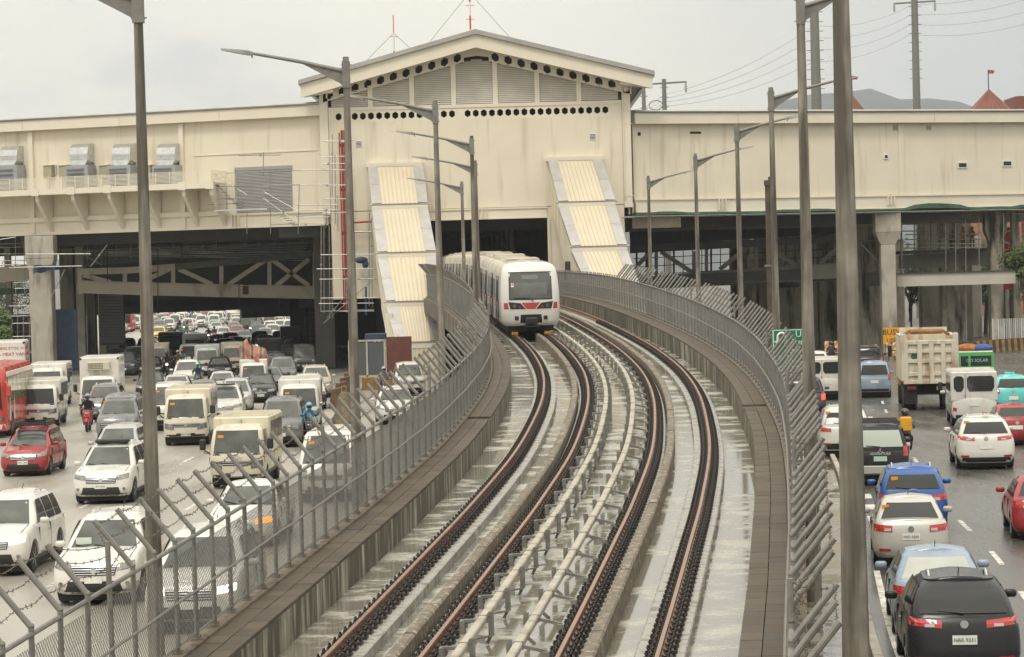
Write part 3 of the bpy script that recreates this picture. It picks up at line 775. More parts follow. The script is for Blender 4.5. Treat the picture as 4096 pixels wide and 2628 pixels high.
# wings: wall, fascia, metal roof edge, floor beam
def wing(W, a0, a1, zb, zw, ztop, name):
    m = W.mb(); m.box(a0, a1, 0, .4, zb + .95, zw); sp(name + '_wall', m, CREAM)
    m = W.mb(); m.box(a0, a1, -.12, .35, zb + .08, zb + .95); m.box(a0, a1, -.22, -.125, zb, zb + .075); m.box(a0, a1, -.22, -.125, zb + .95, zb + 1.04); sp(name + '_floor_beam', m, CREAM2)
    n = int(abs(a1 - a0) / 7.5); st = (a1 - a0) / n
    for k in range(n):
        m = W.mb(); m.box(a0 + st * k + .012, a0 + st * (k + 1) - .012, -.55, -.33, zw - .12, ztop - .22); sp('fascia', m, CREAM2)
    m = W.mb(); m.box(a0, a1, -.33, .3, zw - .02, zw + .1); sp('soffit', m, CREAM2)
    m = W.mb(); m.add([(a0, -.65, ztop - .2), (a1, -.65, ztop - .2), (a1, -.7, ztop - .1), (a0, -.7, ztop - .1), (a0, -.55, ztop), (a1, -.55, ztop), (a1, 60, ztop + 1.2), (a0, 60, ztop + 1.2), (a0, -.3, ztop - .2), (a1, -.3, ztop - .2)],
                     [(0, 1, 2, 3), (3, 2, 5, 4), (4, 5, 6, 7), (0, 8, 9, 1)]); sp('wing_roof', m, ROOFMETAL)
wing(LW, -34, -.05, 10.68, 18.75, 19.62, 'left_wing')
wing(RW, .75, 42, 10.95, 17.55, 18.42, 'right_wing')
# big floors overhead keep the road underneath in the shade
pl = [(-13, 189.2), (-44, 202.1), (-80, 222), (-80, 272), (3.4, 272), (3.4, 214), (62, 214), (46, 203.6), (9, 189.4)]
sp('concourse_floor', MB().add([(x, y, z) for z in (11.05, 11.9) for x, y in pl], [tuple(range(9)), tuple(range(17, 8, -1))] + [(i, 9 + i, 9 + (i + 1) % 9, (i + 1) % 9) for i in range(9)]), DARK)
# cross beams under it
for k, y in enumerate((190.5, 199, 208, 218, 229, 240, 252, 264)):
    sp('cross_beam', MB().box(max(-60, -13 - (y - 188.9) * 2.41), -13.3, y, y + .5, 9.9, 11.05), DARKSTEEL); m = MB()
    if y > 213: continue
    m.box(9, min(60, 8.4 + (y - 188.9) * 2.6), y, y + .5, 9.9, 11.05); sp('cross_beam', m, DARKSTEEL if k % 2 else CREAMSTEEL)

# ---- left wing details
def LB(U0, V0, U1, V1, d0, d1, W=LW):
    a0, z1 = W.at(U0, V0, d0); a1, z0 = W.at(U1, V1, d0); return W.mb().box(min(a0, a1), max(a0, a1), d0, d1, min(z0, z1), max(z0, z1))
for U in (75, 428):
    a, _ = LW.at(U, 400); sp('wall_post', LW.mb().box(a - .14, a + .24, -.25, .0, 10.8, 18.6), CREAM2)
a, z = LW.at(600, 358); sp('string_course', LW.mb().box(a - 5.2, a + 5.0, -.06, 0, z - .04, z + .05), CREAM2)
# plant balcony with brackets and a slatted railing
aL, zb_ = -34, None
_, zd = LW.at(300, 448, -2.2); aR, _ = LW.at(497, 440, -2.2)
bal = sp('balcony', LW.mb().box(-34, aR, -2.3, 0, zd - .02, zd + .42), CREAM2)
_, zt = LW.at(300, 408, -2.2)
za = zd + .42; hgt = zt - za
for k in range(9):
    zz = za + .08 + (hgt - .1) * k / 8
    put('rail_slat', LW.mb().box(-34, aR, -2.29, -2.265, zz - .022, zz + .022), CREAM2, bal)
a = aR
while a > -34:
    put('rail_post', LW.mb().box(a - .03, a + .03, -2.34, -2.295, za, zt + .03), CREAM2, bal); a -= 1.15
for k in range(9):
    zz = za + .08 + (hgt - .1) * k / 8
    put('rail_slat', LW.mb().box(aR - .02, aR, -2.2, -.02, zz - .02, zz + .02), CREAM2, bal)
for U in (88, 172, 257, 343, 432, 497):
    a, _ = LW.at(U, 470, -2.0); _, zl = LW.at(U, 545, -.5)
    m = LW.mb(); m.add([(a - .14, -2.15, zd), (a + .14, -2.15, zd), (a - .14, -2.05, zd - .5), (a + .14, -2.05, zd - .5), (a - .14, -.13, zd), (a + .14, -.13, zd), (a - .14, -.13, 10.9), (a + .14, -.13, 10.9)],
                        [(0, 1, 3, 2), (2, 3, 7, 6), (0, 2, 6, 4), (1, 5, 7, 3)])
    sp('balcony_bracket', m, CREAM2)
    sp('bolt_plate', LW.mb().box(a - .32, a + .32, -2.34, -2.31, zd - .08, zd + .48), CREAM2)
a0, zc = LW.at(250, 487, -.15); sp('waist_rail', LW.mb().box(-34, aR + .1, -.3, -.05, zc - .9, zc - .55), CREAM2)
# air outlets: curved galvanised hood over a grey louvre box, with control boxes beside
GREYBOX = mat('grey_enclosure', (0.33, 0.34, 0.35), 0.5, noise=.1, scale=2)
KHAKI = mat('khaki_box', (0.36, 0.34, 0.22), 0.55, noise=.1, scale=3)
for i, U in enumerate((24, 189, 288, 393)):
    a, z1 = LW.at(U, 336 + (0 if i else 6), -.6); _, z0 = LW.at(U, 386, -.6); w = .78
    t = thing('air_outlet', ['galvanised air outlet hood on the far end of the plant balcony', 'galvanised air outlet hood beside two khaki control boxes', 'galvanised air outlet hood half hidden by the tall lamp post', 'galvanised air outlet hood next to the wall post over the balcony'][i], 'air outlet', LW.m @ Vector((a, -.6, zd + .42)))
    m = LW.mb(); pr = [(-.02, z1), (-.5, z1 - .05), (-.85, z1 - .32), (-.95, z1 - .8), (-.95, z0 + .35), (-.02, z0 + .1)]
    n = len(pr); vs = [(a - w, d, z) for d, z in pr] + [(a + w, d, z) for d, z in pr]
    m.add(vs, [(k, (k + 1) % n, n + (k + 1) % n, n + k) for k in range(n)] + [tuple(range(n)), tuple(range(2 * n - 1, n - 1, -1))]); put('hood', m, GALVB, t)
    m = LW.mb(); m.add([(a - w, -.95, z0 + .35), (a + w, -.95, z0 + .35), (a - w * .72, -1.0, z0 - .05), (a + w * .72, -1.0, z0 - .05), (a - w, -.1, z0 + .35), (a + w, -.1, z0 + .35), (a - w * .72, -.1, z0 - .05), (a + w * .72, -.1, z0 - .05)], [(0, 1, 3, 2), (0, 2, 6, 4), (1, 5, 7, 3)]); put('neck', m, GALVB, t)
    for zz in (z0 + .37, z0 + .62): put('flange', LW.mb().box(a - w - .02, a + w + .02, -.98, -.94, zz, zz + .04), GALVB, t)
    bx = put('louvre_box', LW.mb().box(a - .95, a + 1.0, -1.35, -.2, zd + .43, z0 - .06), GREYBOX, t)
    for k in range(5):
        zz = zd + .5 + k * (z0 - zd - .6) / 5
        put('blade', LW.mb().add([(a - .8, -1.36, zz + .1), (a + .7, -1.36, zz + .1), (a - .8, -1.46, zz), (a + .7, -1.46, zz)], [(0, 1, 3, 2)]), mat('dark_louvre', (.10, .10, .115), .5), bx)
for U in (112, 148, 243, 344):
    a, z1 = LW.at(U, 388, -.4); _, z0 = LW.at(U, 412, -.4)
    t = thing('control_box', {112: 'khaki control box nearest the wall post on the plant balcony', 148: 'khaki control box second along from the wall post on the plant balcony', 243: 'khaki control box left of the half hidden air outlet hood', 344: 'khaki control box with green lamp beside the last air outlet hood'}[U], 'control box', LW.m @ Vector((a, -.3, z0)))
    put('cabinet', LW.mb().bevbox(a - .36, a + .36, -.5, -.02, z0 - .2, z1, .02), KHAKI, t)
    put('rain_hood', LW.mb().box(a - .42, a + .42, -.58, -.0, z1 + .005, z1 + .06), CREAM2, t)
    put('conduit', LW.mb().path([(a + .4, -.06, z0), (a + .55, -.06, z0 + .15), (a + .55, -.06, z1 + .05)], .025, 5), GREYBOX, t)
# roller shutter
SHUT = mat('shutter_grey', (0.33, 0.315, 0.31), 0.5, noise=.06, scale=1)
a0, z1 = LW.at(551, 393); a1, z0 = LW.at(688, 494)
sh = sp('roller_shutter', LW.mb().box(a0, a1, -.08, -.0, z1 - .25, z1), SHUT)
zz = z0; k = 0
while zz < z1 - .3:
    m = LW.mb(); m.add([(a0 + .05, -.03, zz), (a1 - .05, -.03, zz), (a1 - .05, -.065, zz + .05), (a0 + .05, -.065, zz + .05), (a0 + .05, -.03, zz + .1), (a1 - .05, -.03, zz + .1)], [(0, 1, 2, 3), (3, 2, 5, 4)])
    put('shutter_slat', m, SHUT, sh); zz += .105
# ---- gable wall small things
for U, V in ((841, 337), (1389, 320)):
    a, z = GAB.at(U, V); v = sp('wall_vent', GAB.mb().box(a - .24, a + .24, -.04, 0, z - .24, z + .24), WHITE)
    for k in range(4): put('vent_slot', GAB.mb().box(a - .2, a + .2, -.05, -.042, z - .19 + k * .1, z - .14 + k * .1), DARK, v)
PATCH = mat('paint_patch', (0.74, 0.66, 0.53), .7, noise=.1, scale=2)
a, z = GAB.at(916, 297); sp('paint_patch', GAB.mb().prism([(a - .6, z - .3), (a + .3, z - .36), (a + .62, z - .2), (a + .6, z + .35), (a - .55, z + .33)], -.008, 0), PATCH)
for W, U, V in ((GAB, 1130, 497), (RW, 1480, 488), (RW, 1690, 478), (RW, 2085, 467), (LW, 555, 515)):
    a, z = W.at(U, V); m = W.mb()
    for da in (-.28, 0, .28): m.box(a + da - .04, a + da + .04, -.3, -.125, z - .45, z + .4)
    sp('splice_plate', m, CREAM2)
# ---- right wing details
a, _ = RW.at(2110, 300); sp('wall_post', RW.mb().box(a - .22, a + .22, -.1, 0, 12.0, 17.4), CREAM)
a, z = RW.at(1498, 314); sp('opening_shade_patch', RW.mb().box(a - .12, a + .12, -.01, .0, z - .13, z + .13), UNLIT)  # near-black plates stand for the shade inside small openings
a, z = RW.at(1630, 311); sp('opening_shade_patch', RW.mb().box(a - .45, a + .45, -.01, .0, z - .08, z + .08), UNLIT)
for U in (2098, 2176):
    a, z = RW.at(U, 299); v = sp('wall_vent', RW.mb().box(a - .27, a + .27, -.05, 0, z - .22, z + .2), CREAM2)
    for k in range(5): put('vent_slot', RW.mb().box(a - .22, a + .22, -.06, -.052, z - .17 + k * .07, z - .135 + k * .07), DARK, v)
for U, V, w, h in ((2255, 387, .42, .23), (2360, 383, .42, .23), (2076, 367, .2, .19)):
    a, z = RW.at(U, V); f = sp('window', RW.mb().box(a - w, a + w, -.07, .0, z - h, z + h), WHITE)
    put('pane', RW.mb().box(a - w + .08, a + w - .08, -.085, -.072, z - h + .08, z + h - .08), GLASS, f)

# ================================================================== stair roofs coming down beside the tracks
SHEET = mat('cream_sheeting', (0.60, 0.525, 0.395), 0.5, noise=.05, scale=.8, stain=(.58, .47, .30), stain_amt=.12, stain_scale=(1.5, .3, .3))
FLASH = mat('grey_flashing', (0.47, 0.45, 0.425), 0.4, metal=.25, noise=.12, scale=1.5, bump=.05, bscale=2)
def stair(label, tops, ys, lab2):
    """tops: (Uleft, Uright, V) at every joint from top to bottom"""
    base = at_y((tops[-1][0] + tops[-1][1]) / 2 / K, tops[-1][2] / K, ys[-1]); base.z = 0
    t = thing('stair_canopy', label, 'stair roof', base)
    for k in range(len(tops) - 1):
        (l0, r0, v0), (l1, r1, v1) = tops[k], tops[k + 1]
        ya, yb = ys[k], ys[k + 1]
        A, B = at_y(l0 / K, v0 / K, ya), at_y(r0 / K, (v0 - (r0 - l0) * .026) / K, ya)
        C, D = at_y(l1 / K, v1 / K, yb), at_y(r1 / K, (v1 - (r1 - l1) * .026) / K, yb)
        w0 = B - A; w1 = D - C; wd = w0.length
        dn = Vector((0, -.5, .866)) if True else None
        run = (C - A).normalized(); nrm = w0.normalized().cross(-run).normalized()
        if nrm.z < 0: nrm = -nrm
        off = nrm * (.0 if k == 0 else -.0)
        def S(s, tt, h=0): return A.lerp(C, tt).lerp(B.lerp(D, tt), s) + nrm * h + Vector((0, 0, .38 * tt))
        cl, crr = (.16, .83) if k < len(tops) - 2 else (.22, .77)
        # ribbed sheeting, one sheet per rib bay
        nb = 9
        for q in range(nb):
            s0 = cl + (crr - cl) * q / nb; s1 = cl + (crr - cl) * (q + 1) / nb; e = (s1 - s0) * .13
            prof = [(s0, 0), (s0 + e * .4, .05), (s0 + e, .05), (s0 + e * 1.4, 0), (s1, 0)]
            m = MB(); vs = []
            for tt in (0.0, .33, .66, 1.01):
                vs += [S(s, tt, h + .02) for s, h in prof]
            m.add(vs, [(i * 5 + j, i * 5 + j + 1, i * 5 + 6 + j, i * 5 + 5 + j) for i in range(3) for j in range(4)]); put('roof_sheet', m, SHEET, t)
        for s0, s1 in ((0, cl + .012), (crr - .012, 1)):
            m = MB(); out = 0 if s0 == 0 else 1
            h0, h1 = ((.05, .10) if out == 0 else (.10, .05))
            for (ta, tb) in ((0, .49), (.495, 1.0)):
                m = MB(); m.add([S(s0, ta, h0), S(s1, ta, h1), S(s1, tb, h1), S(s0, tb, h0), S(s0, ta, -.22), S(s1, ta, -.1), S(s1, tb, -.1), S(s0, tb, -.22)],
                      [(0, 1, 2, 3), (4, 7, 6, 5), (0, 3, 7, 4), (1, 5, 6, 2), (0, 4, 5, 1), (3, 2, 6, 7)]); put('flashing', m, FLASH, t)
        # gutter lip at the lower edge
        m = MB(); m.tube(S(-.04, 1.0, -.08), S(1.04, 1.0, -.08), .07, 6); put('gutter', m, FLASH, t)
        m = MB(); m.add([S(.0, .995, 0), S(1, .995, 0), S(1, .995, 0) - Vector((0, 0, .4)), S(0, .995, 0) - Vector((0, 0, .4))], [(0, 1, 2, 3)]); put('bay_end', m, CREAM2, t)
        # underside and side walls to the ground
        P = [S(.04, 0, -.15), S(.96, 0, -.15), S(.96, 1, -.15), S(.04, 1, -.15)]
        lo = [Vector((p.x, p.y, max(0.0, p.z - 3.4) if k < len(tops) - 2 else 0)) for p in P]
        m = MB(); m.add(P + lo, [(0, 1, 2, 3), (0, 3, 7, 4), (1, 5, 6, 2), (2, 6, 7, 3)] if k == len(tops) - 2 else [(0, 1, 2, 3), (0, 3, 7, 4), (1, 5, 6, 2)])
        put('stair_wall', m, CREAM, t)
    return t
st = stair('cream ribbed stair roof stepping down in four bays left of the train', [(862, 992, 393), (872, 1003, 491), (885, 1022, 604), (905, 1030, 719), (928, 1034, 815)], [187.2, 183.6, 179.6, 175.4, 172.2], '')
st2 = stair('cream ribbed stair roof stepping down right of the train behind the fence', [(1285, 1412, 379), (1309, 1443, 485), (1340, 1470, 590), (1380, 1502, 690), (1412, 1530, 790)], [187.2, 183.6, 179.6, 175.6, 172.2], '')
# head flashing boxes against the gable
for (U0, U1, V) in ((862, 990, 389), (1283, 1412, 375)):
    a0, z = GAB.at(U0, V); a1, _ = GAB.at(U1, V); sp('head_flashing', GAB.mb().box(a0 - .1, a1, -.5, -.0, z - .1, z + .18), CREAM2)
# support columns and the railings below the left stair
for (U, Y, zt_) in ((913, 174.5, 4.4), (945, 172.6, 2.2), (1018, 172.6, 2.4)):
    p = at_y(U / K, 800 / K, Y); put('stair_column', MB().box(p.x - .25, p.x + .25, Y - .25, Y + .25, 0, zt_), CREAM2, st)
p0, p1 = at_y(880 / K, 850 / K, 170), at_y(1010 / K, 846 / K, 169.5)
t = thing('entrance_railing', 'cream steel railing in front of the left stair foot', 'railing', (p0.x, 170, 0))
n = 13
for k in range(n):
    q = p0.lerp(p1, k / (n - 1)); put('baluster', MB().box(q.x - .03, q.x + .03, q.y - .03, q.y + .03, 0, 3.1 - (0 if k < 6 else .9)), CREAM2, t)
put('top_bar', MB().beam((p0.x, p0.y, 2.2), (p1.x, p1.y, 2.2), .07, .08), CREAM2, t); put('low_bar', MB().beam((p0.x, p0.y, .6), (p1.x, p1.y, .6), .07, .08), CREAM2, t)
# signal with the number five at the platform end
p = at_y(1331 / K, 640 / K, 165); zs_ = at_y(568.5, 272.5, 165).z - rz_(165)
t = thing('track_signal', 'black railway signal over a number five plate by the right stair', 'signal', (p.x, 165, rz_(165)))
put('mast', MB().tube((0, 0, -.4), (0, 0, zs_ + .6), .05, 6), GALV, t, None, False)
put('housing', MB().bevbox(-.17, .17, -.2, .1, zs_, zs_ + .72, .04), BLACK, t, None, False)
for k in range(3): put('lens', MB().lathe([(.085, -.26), (.085, -.2)], 10, 'Y', (0, 0, zs_ + .14 + k * .22)), DARKSTEEL, t, None, False)
put('number_board', MB().box(-.2, .2, -.1, -.04, zs_ - .47, zs_ - .04), BLACK, t, None, False)
link('numeral', text_mesh('5', .46, .01), WHITE, t, (0, -.115, zs_ - .255), (math.pi / 2, 0, 0))
# little red-white aerials and guy wires behind the ridge, distant pylons and roofs
AER = mat('aerial_red', (0.55, 0.075, 0.04), .5); 
def aerial(U, Vt, Vb, Y, lab, rings):
    p0, p1 = at_y(U / K, Vb / K, Y), at_y((U - 4) / K, Vt / K, Y)
    t = thing('aerial_mast', lab, 'aerial', (p0.x, Y, 0)); n = rings; h0, h1 = p0.z - 4, p1.z
    for k in range(n):
        a, b = h0 + (h1 - h0) * k / n, h0 + (h1 - h0) * (k + 1) / n
        put('mast_section', MB().tube((0, 0, a), (0, 0, b), .075 if k < n - 1 else .04, 6), AER if k % 2 == 0 else WHITE, t, None, False)
        if k < n - 1: put('rung', MB().tube((-.35, 0, b - .3), (.35, 0, b - .3), .03, 4), AER, t, None, False)
    put('mast_foot', MB().tube((0, 0, 0), (0, 0, h0), .09, 6), GALV, t, None, False)
    for s in (-1, 1): put('guy_wire', MB().tube((0, 0, h1 - 1.5), (s * 7.5, 2, h0 - 1), .018, 3), DARKSTEEL, t, None, False)
aerial(924, 35, 133, 215, 'short red and white aerial on guy wires left of the ridge', 5)
aerial(1103, -60, 84, 215, 'tall red and white aerial on guy wires by the roof ridge', 8)
# ================================================================== what stands under the station
def grd(U, V): return on_ground(U / K, V / K)
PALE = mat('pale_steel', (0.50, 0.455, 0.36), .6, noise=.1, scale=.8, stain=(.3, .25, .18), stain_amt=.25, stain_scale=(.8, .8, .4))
TARPG = mat('green_netting', (0.030, 0.075, 0.045), .85, noise=.4, scale=3, bump=.3)
TARPB = mat('blue_tarpaulin', (0.028, 0.05, 0.10), .6, noise=.3, scale=2, bump=.3)
def col(X, Y, w, z1, lab, m=CONC, cap=None, d=None):
    d = d or w; t = thing('column', lab, 'column', (X, Y, 0))
    zt = z1 - (2.6 if cap else 0)
    put('shaft', MB().bevbox(-w / 2, w / 2, -d / 2, d / 2, 0, zt, .06), m, t, None, False)
    if cap:
        c = cap / 2; put('neck', MB().add([(-w / 2, -d / 2, zt), (w / 2, -d / 2, zt), (w / 2, d / 2, zt), (-w / 2, d / 2, zt), (-c, -c * .8, zt + .9), (c, -c * .8, zt + .9), (c, c * .8, zt + .9), (-c, c * .8, zt + .9)],
            [(0, 1, 5, 4), (1, 2, 6, 5), (2, 3, 7, 6), (3, 0, 4, 7)]), m, t, None, False)
        put('capital', MB().bevbox(-c, c, -c * .8, c * .8, zt + .9, z1, .03), m, t, None, False)
    return t
p = at_y(100 / K, 700 / K, 196.5); col(p.x, 196.5, 1.65, 10.6, 'pale concrete column with a square capital behind the meat van', CONC, 2.15)
p = at_y(2082 / K, 700 / K, 196.5); col(p.x, 196.5, 1.12, 10.9, 'pale concrete column with a square capital behind the dump truck', CONC, 1.95)
p = at_y(2335 / K, 700 / K, 203); col(p.x, 203, 1.0, 10.9, 'streaked concrete column with capital near the red hoarding', CONCDIRTY, 1.7)
# dark columns deep under the left side
for i, (U, w, Y) in enumerate(((160, 1.2, 222), (190, .7, 212), (214, .8, 226), (240, .7, 218), (262, 1.4, 236))):
    p = at_y(U / K, 700 / K, Y)
    col(p.x, Y, w, 11, ['broad shaded column next to the blue tarpaulin', 'slim shaded column at the end of the pale truss', 'shaded column between two slim ones under the station', 'slim shaded column beside the ribbed steel panel', 'broad shaded column behind the ribbed steel panel'][i], CONC)
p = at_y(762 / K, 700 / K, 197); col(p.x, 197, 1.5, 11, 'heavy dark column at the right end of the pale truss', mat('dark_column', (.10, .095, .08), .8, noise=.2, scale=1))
# ribbed panel hung beside the road
p = at_y(263 / K, 760 / K, 214); t = thing('ribbed_panel', 'dark ribbed steel panel hanging beside the shaded road', 'panel', (p.x, 214, 3))
for k in range(17): put('rib', MB().bevbox(-1.0, 1.0, -.06, .06, .25 * k - 1.0, .25 * k - .77, .03), mat('panel_grey', (.13, .13, .125), .5, noise=.1, scale=2), t, None, False)
put('panel_frame', MB().box(-1.05, 1.05, .065, .2, -1.2, 3.4).box(.9, 1.02, -.02, .06, 3.4, 8), DARKSTEEL, t, None, False)
# blue sheet and tarpaulin by the column
p = at_y(148 / K, 800 / K, 199); t = tag(put('blue_hoarding', MB().box(p.x - .9, p.x + 1.1, 199, 199.2, .3, 5.0), TARPB), 'dark blue sheet hoarding leaning beside the pale left column', 'hoarding')
mb = MB(); vs = []
for i in range(9):
    for j in range(4):
        q = at_y((78 + i * 8.5) / K, (622 + j * 6 + (i > 3) * -j * 2 + R.uniform(-2, 2)) / K, 195.2 - .4 * math.sin(i * 1.3)); vs.append(q)
mb.add(vs, [(i * 4 + j, i * 4 + j + 1, i * 4 + 5 + j, i * 4 + 4 + j) for i in range(8) for j in range(3)])
tag(put('blue_tarpaulin', mb, TARPB, smooth=60), 'crumpled blue tarpaulin slung across the pale left column', 'tarpaulin')

# the pale truss footbridge over the left road
Yt = 205
def tp(x, y, Y=Yt):            # a pixel of the close-up study
    return at_y(x / 1.711 / 4, (850 + y / 1.711) / 4, Y)
TR = thing('truss_footbridge', 'pale steel truss footbridge under construction across the crowded road', 'footbridge', tp(1300, 530))
ch = [(560, 508), (1000, 522), (1510, 534), (2165, 547)]
for k in range(3): put('lower_chord', MB().beam(tp(*ch[k]), tp(*ch[k + 1]), .5, 1.02), PALE, TR)
for k in range(3): put('chord_flange', MB().beam(tp(ch[k][0], ch[k][1] - 37), tp(ch[k + 1][0], ch[k + 1][1] - 37), .8, .07), PALE, TR)
uc = [(560, 405), (900, 395), (1200, 372), (1700, 330), (2140, 275)]
for k in range(4): put('upper_chord', MB().beam(tp(*uc[k]), tp(*uc[k + 1]), .45, .5), PALE if k < 2 else mat('green_grey_steel', (.10, .115, .085), .7, noise=.3, scale=1.5), TR)
for a, b in (((960, 480), (1160, 388)), ((1225, 388), (1455, 492)), ((1560, 495), (1820, 325)), ((1865, 325), (2115, 500)), ((1890, 502), (2115, 320)), ((575, 430), (760, 478))):
    put('diagonal', MB().beam(tp(*a), tp(*b), .3, .34), PALE, TR)
for x, a, b in ((855, 405, 480), (1186, 380, 495), (1516, 360, 500), (1845, 310, 508), (548, 380, 560), (2155, 270, 590)):
    put('vertical', MB().beam(tp(x, a), tp(x, b), .32, .32), PALE, TR)
for x in (1022, 1683): put('red_net_panel', MB().box(*sum([[tp(x - 19, 500).x, tp(x + 19, 500).x], [Yt - .34, Yt - .3], [tp(x, 560).z, tp(x, 492).z]], [])), mat('maroon_net', (.07, .03, .028), .8), TR)
# hanging rods
for x, a, b in ((735, 100, 470), (1080, 250, 650), (1240, 120, 330), (1635, 480, 660), (1412, 10, 255), (1487, 130, 240), (1910, 590, 665), (640, 360, 220)):
    put('hanger_rod', MB().tube(tp(x, a, Yt - .5), tp(x, b, Yt - .5), .035, 5), DARKSTEEL, TR)
# ramp deck with green netting behind the truss
RD = thing('shaded_ramp', 'shaded ramp deck with green netting above the pale truss', 'ramp', tp(1300, 320, 212))
for (a, b, h) in (((560, 330), (2150, 215), .9), ((560, 255), (2150, 165), .3)):
    put('ramp_beam', MB().beam(tp(*a, 212), tp(*b, 212), .6, h), mat('dim_steel', (.11, .105, .09), .7, noise=.2, scale=1), RD)
put('ramp_wall', MB().beam(tp(545, 365, 214), tp(2160, 300, 214), .3, 4.3), mat('ramp_dark', (.05, .05, .045), .7), RD)  # ramp side enlarged into a dark panel to fill the bright gap
put('safety_net', MB().beam(tp(1280, 300, 211), tp(2130, 238, 211), .05, .7), TARPG, RD)
for k in range(16):
    x = 600 + k * 98; put('ramp_post', MB().tube(tp(x, 330 - k * 7, 211.4), tp(x, 195 - k * 3, 211.4), .05, 5), PIPE, RD)
for dz in (0, 26, 52):
    put('ramp_rail', MB().tube(tp(560, 262 + dz, 211.3), tp(2140, 180 + dz, 211.3), .04, 5), PIPE, RD)
# the far dark beam with shaped openings that closes the view along the road
FB = thing('haunched_beam', 'dark haunched steel beam crossing the road behind the pale truss', 'beam', tp(1400, 640, 262))
put('bottom_flange', MB().beam(tp(560, 668, 262), tp(2060, 610, 262), .8, 1.15), DARKSTEEL, FB)
put('top_flange', MB().beam(tp(560, 575, 262), tp(2060, 545, 262), .8, 2.2), DARKSTEEL, FB)
for k, x in enumerate((820, 880, 1010, 1070, 1200, 1240, 1320, 1380, 1440, 1640, 1700, 1760)):
    put('web_strut', MB().beam(tp(x, 655, 262), tp(x + (45 if k % 2 else -45), 565, 262), .3, .55 if k % 3 else 1.0), DARKSTEEL, FB)
put('web_plate', MB().beam(tp(1650, 615, 262.3), tp(2050, 598, 262.3), .2, 3.2), DARKSTEEL, FB)
t = thing('black_box_section', 'black box hung over the lattice tower at the right edge of the road', 'box', tp(2108, 655, 222))
a, b = tp(2045, 660, 222), tp(2172, 570, 222); put('casing', MB().bevbox(a.x, b.x, 222, 224, a.z, b.z, .05), DARKSTEEL, t)
LT = thing('lattice_tower', 'thin black lattice shoring tower between the traffic and the dark column', 'tower', (tp(2120, 900, 222).x, 222.5, 0))
xa, xb = tp(2085, 700, 222).x, tp(2155, 700, 222).x
for x in (xa, (xa + xb) / 2, xb): put('leg', MB().tube((x, 222.5, 0), (x, 222.5, 6.4), .06, 5), DARKSTEEL, LT)
for k in range(14): put('rung', MB().tube((xa, 222.45, .4 + k * .44), (xb, 222.45, .4 + k * .44), .03, 4), DARKSTEEL, LT)

# tube scaffolding: by the gable, by the shutter, and at the left end
def scaff(name_lab, base, pipes, r=.035):
    t = thing('scaffold', name_lab, 'scaffolding', base)
    for a, b in pipes: put('scaffold_tube', MB().tube(a, b, r * R.uniform(.85, 1.1), 5), PIPE, t)
    for a, b in pipes[::3]:
        c = Vector(a).lerp(Vector(b), R.uniform(.2, .8)); put('coupler', MB().box(c.x - .07, c.x + .07, c.y - .07, c.y + .07, c.z - .07, c.z + .07), PIPE, t)
    return t
def q6(x, y, Y=186.6): return at_y((1200 + x / 1.588) / 4, (480 + y / 1.588) / 4, Y)
P = []
for x, a, b in ((205, 90, 490), (222, 220, 660), (238, 480, 710), (135, 660, 1220), (152, 660, 1230), (185, 670, 1260), (205, 1000, 1260), (295, 1000, 1225), (440, 590, 1180), (455, 620, 1190), (165, 570, 660), (195, 590, 660)):
    P.append((q6(x, a), q6(x + R.uniform(-2, 6), b)))
for a, b, y in ((140, 345, 131), (165, 300, 140), (145, 300, 232), (140, 300, 278), (0, 340, 319), (0, 180, 410), (125, 305, 415), (150, 300, 502), (0, 245, 538), (0, 240, 572), (160, 305, 588), (0, 190, 618), (0, 155, 664), (130, 470, 855), (105, 470, 945), (125, 490, 1010), (130, 490, 1130), (120, 470, 1165), (130, 470, 1215), (345, 455, 710)):
    P.append((q6(a, y + 1.5, 186.3), q6(b, y - 2, 186.3)))
P += [(q6(150, 1290, 186.2), q6(480, 1000, 186.2)), (q6(170, 1260, 186.2), q6(320, 1080, 186.2))]
SC1 = scaff('tube scaffolding round the red pipes at the left corner of the gable', (q6(250, 700).x, 186.5, 0), P)
put('scaffold_board', MB().beam(q6(130, 1215, 185.9), q6(470, 1203, 185.9), .5, .06), PIPE, SC1)
def q1(x, y): 
    a, z = LW.at(x / 1.711 / 4 * K, y / 1.711 / 4 * K, -1.4); return LW.m @ Vector((a, -1.4, z))
P = [(q1(1630, 1065), q1(1920, 1060)), (q1(1803, 1042), q1(1800, 1200)), (q1(1545, 1185), q1(2230, 1160)), (q1(1608, 1150), q1(1612, 1400)), (q1(1850, 1165), q1(1852, 1600)), (q1(1465, 1276), q1(2245, 1260)),
     (q1(1460, 1185), q1(1690, 1335)), (q1(1460, 1240), q1(1650, 1430)), (q1(1805, 1312), q1(2040, 1445)), (q1(1800, 1355), q1(2045, 1530)), (q1(1460, 1365), q1(1900, 1340)), (q1(1425, 1400), q1(1900, 1382)),
     (q1(1655, 1350), q1(1655, 1460)), (q1(2048, 1260), q1(2040, 1600)), (q1(1850, 1535), q1(2240, 1530)), (q1(2035, 1405), q1(2320, 1395)), (q1(2030, 1480), q1(2250, 1465)), (q1(1690, 1440), q1(1690, 1600)), (q1(2230, 1440), q1(2230, 1560))]
SC2 = scaff('tube scaffolding with stairs in front of the grey roller shutter', q1(1800, 1600) * 1, P, .03)
put('walk_board', MB().beam(q1(1480, 1442), q1(1840, 1430), .6, .1), GALVB, SC2)
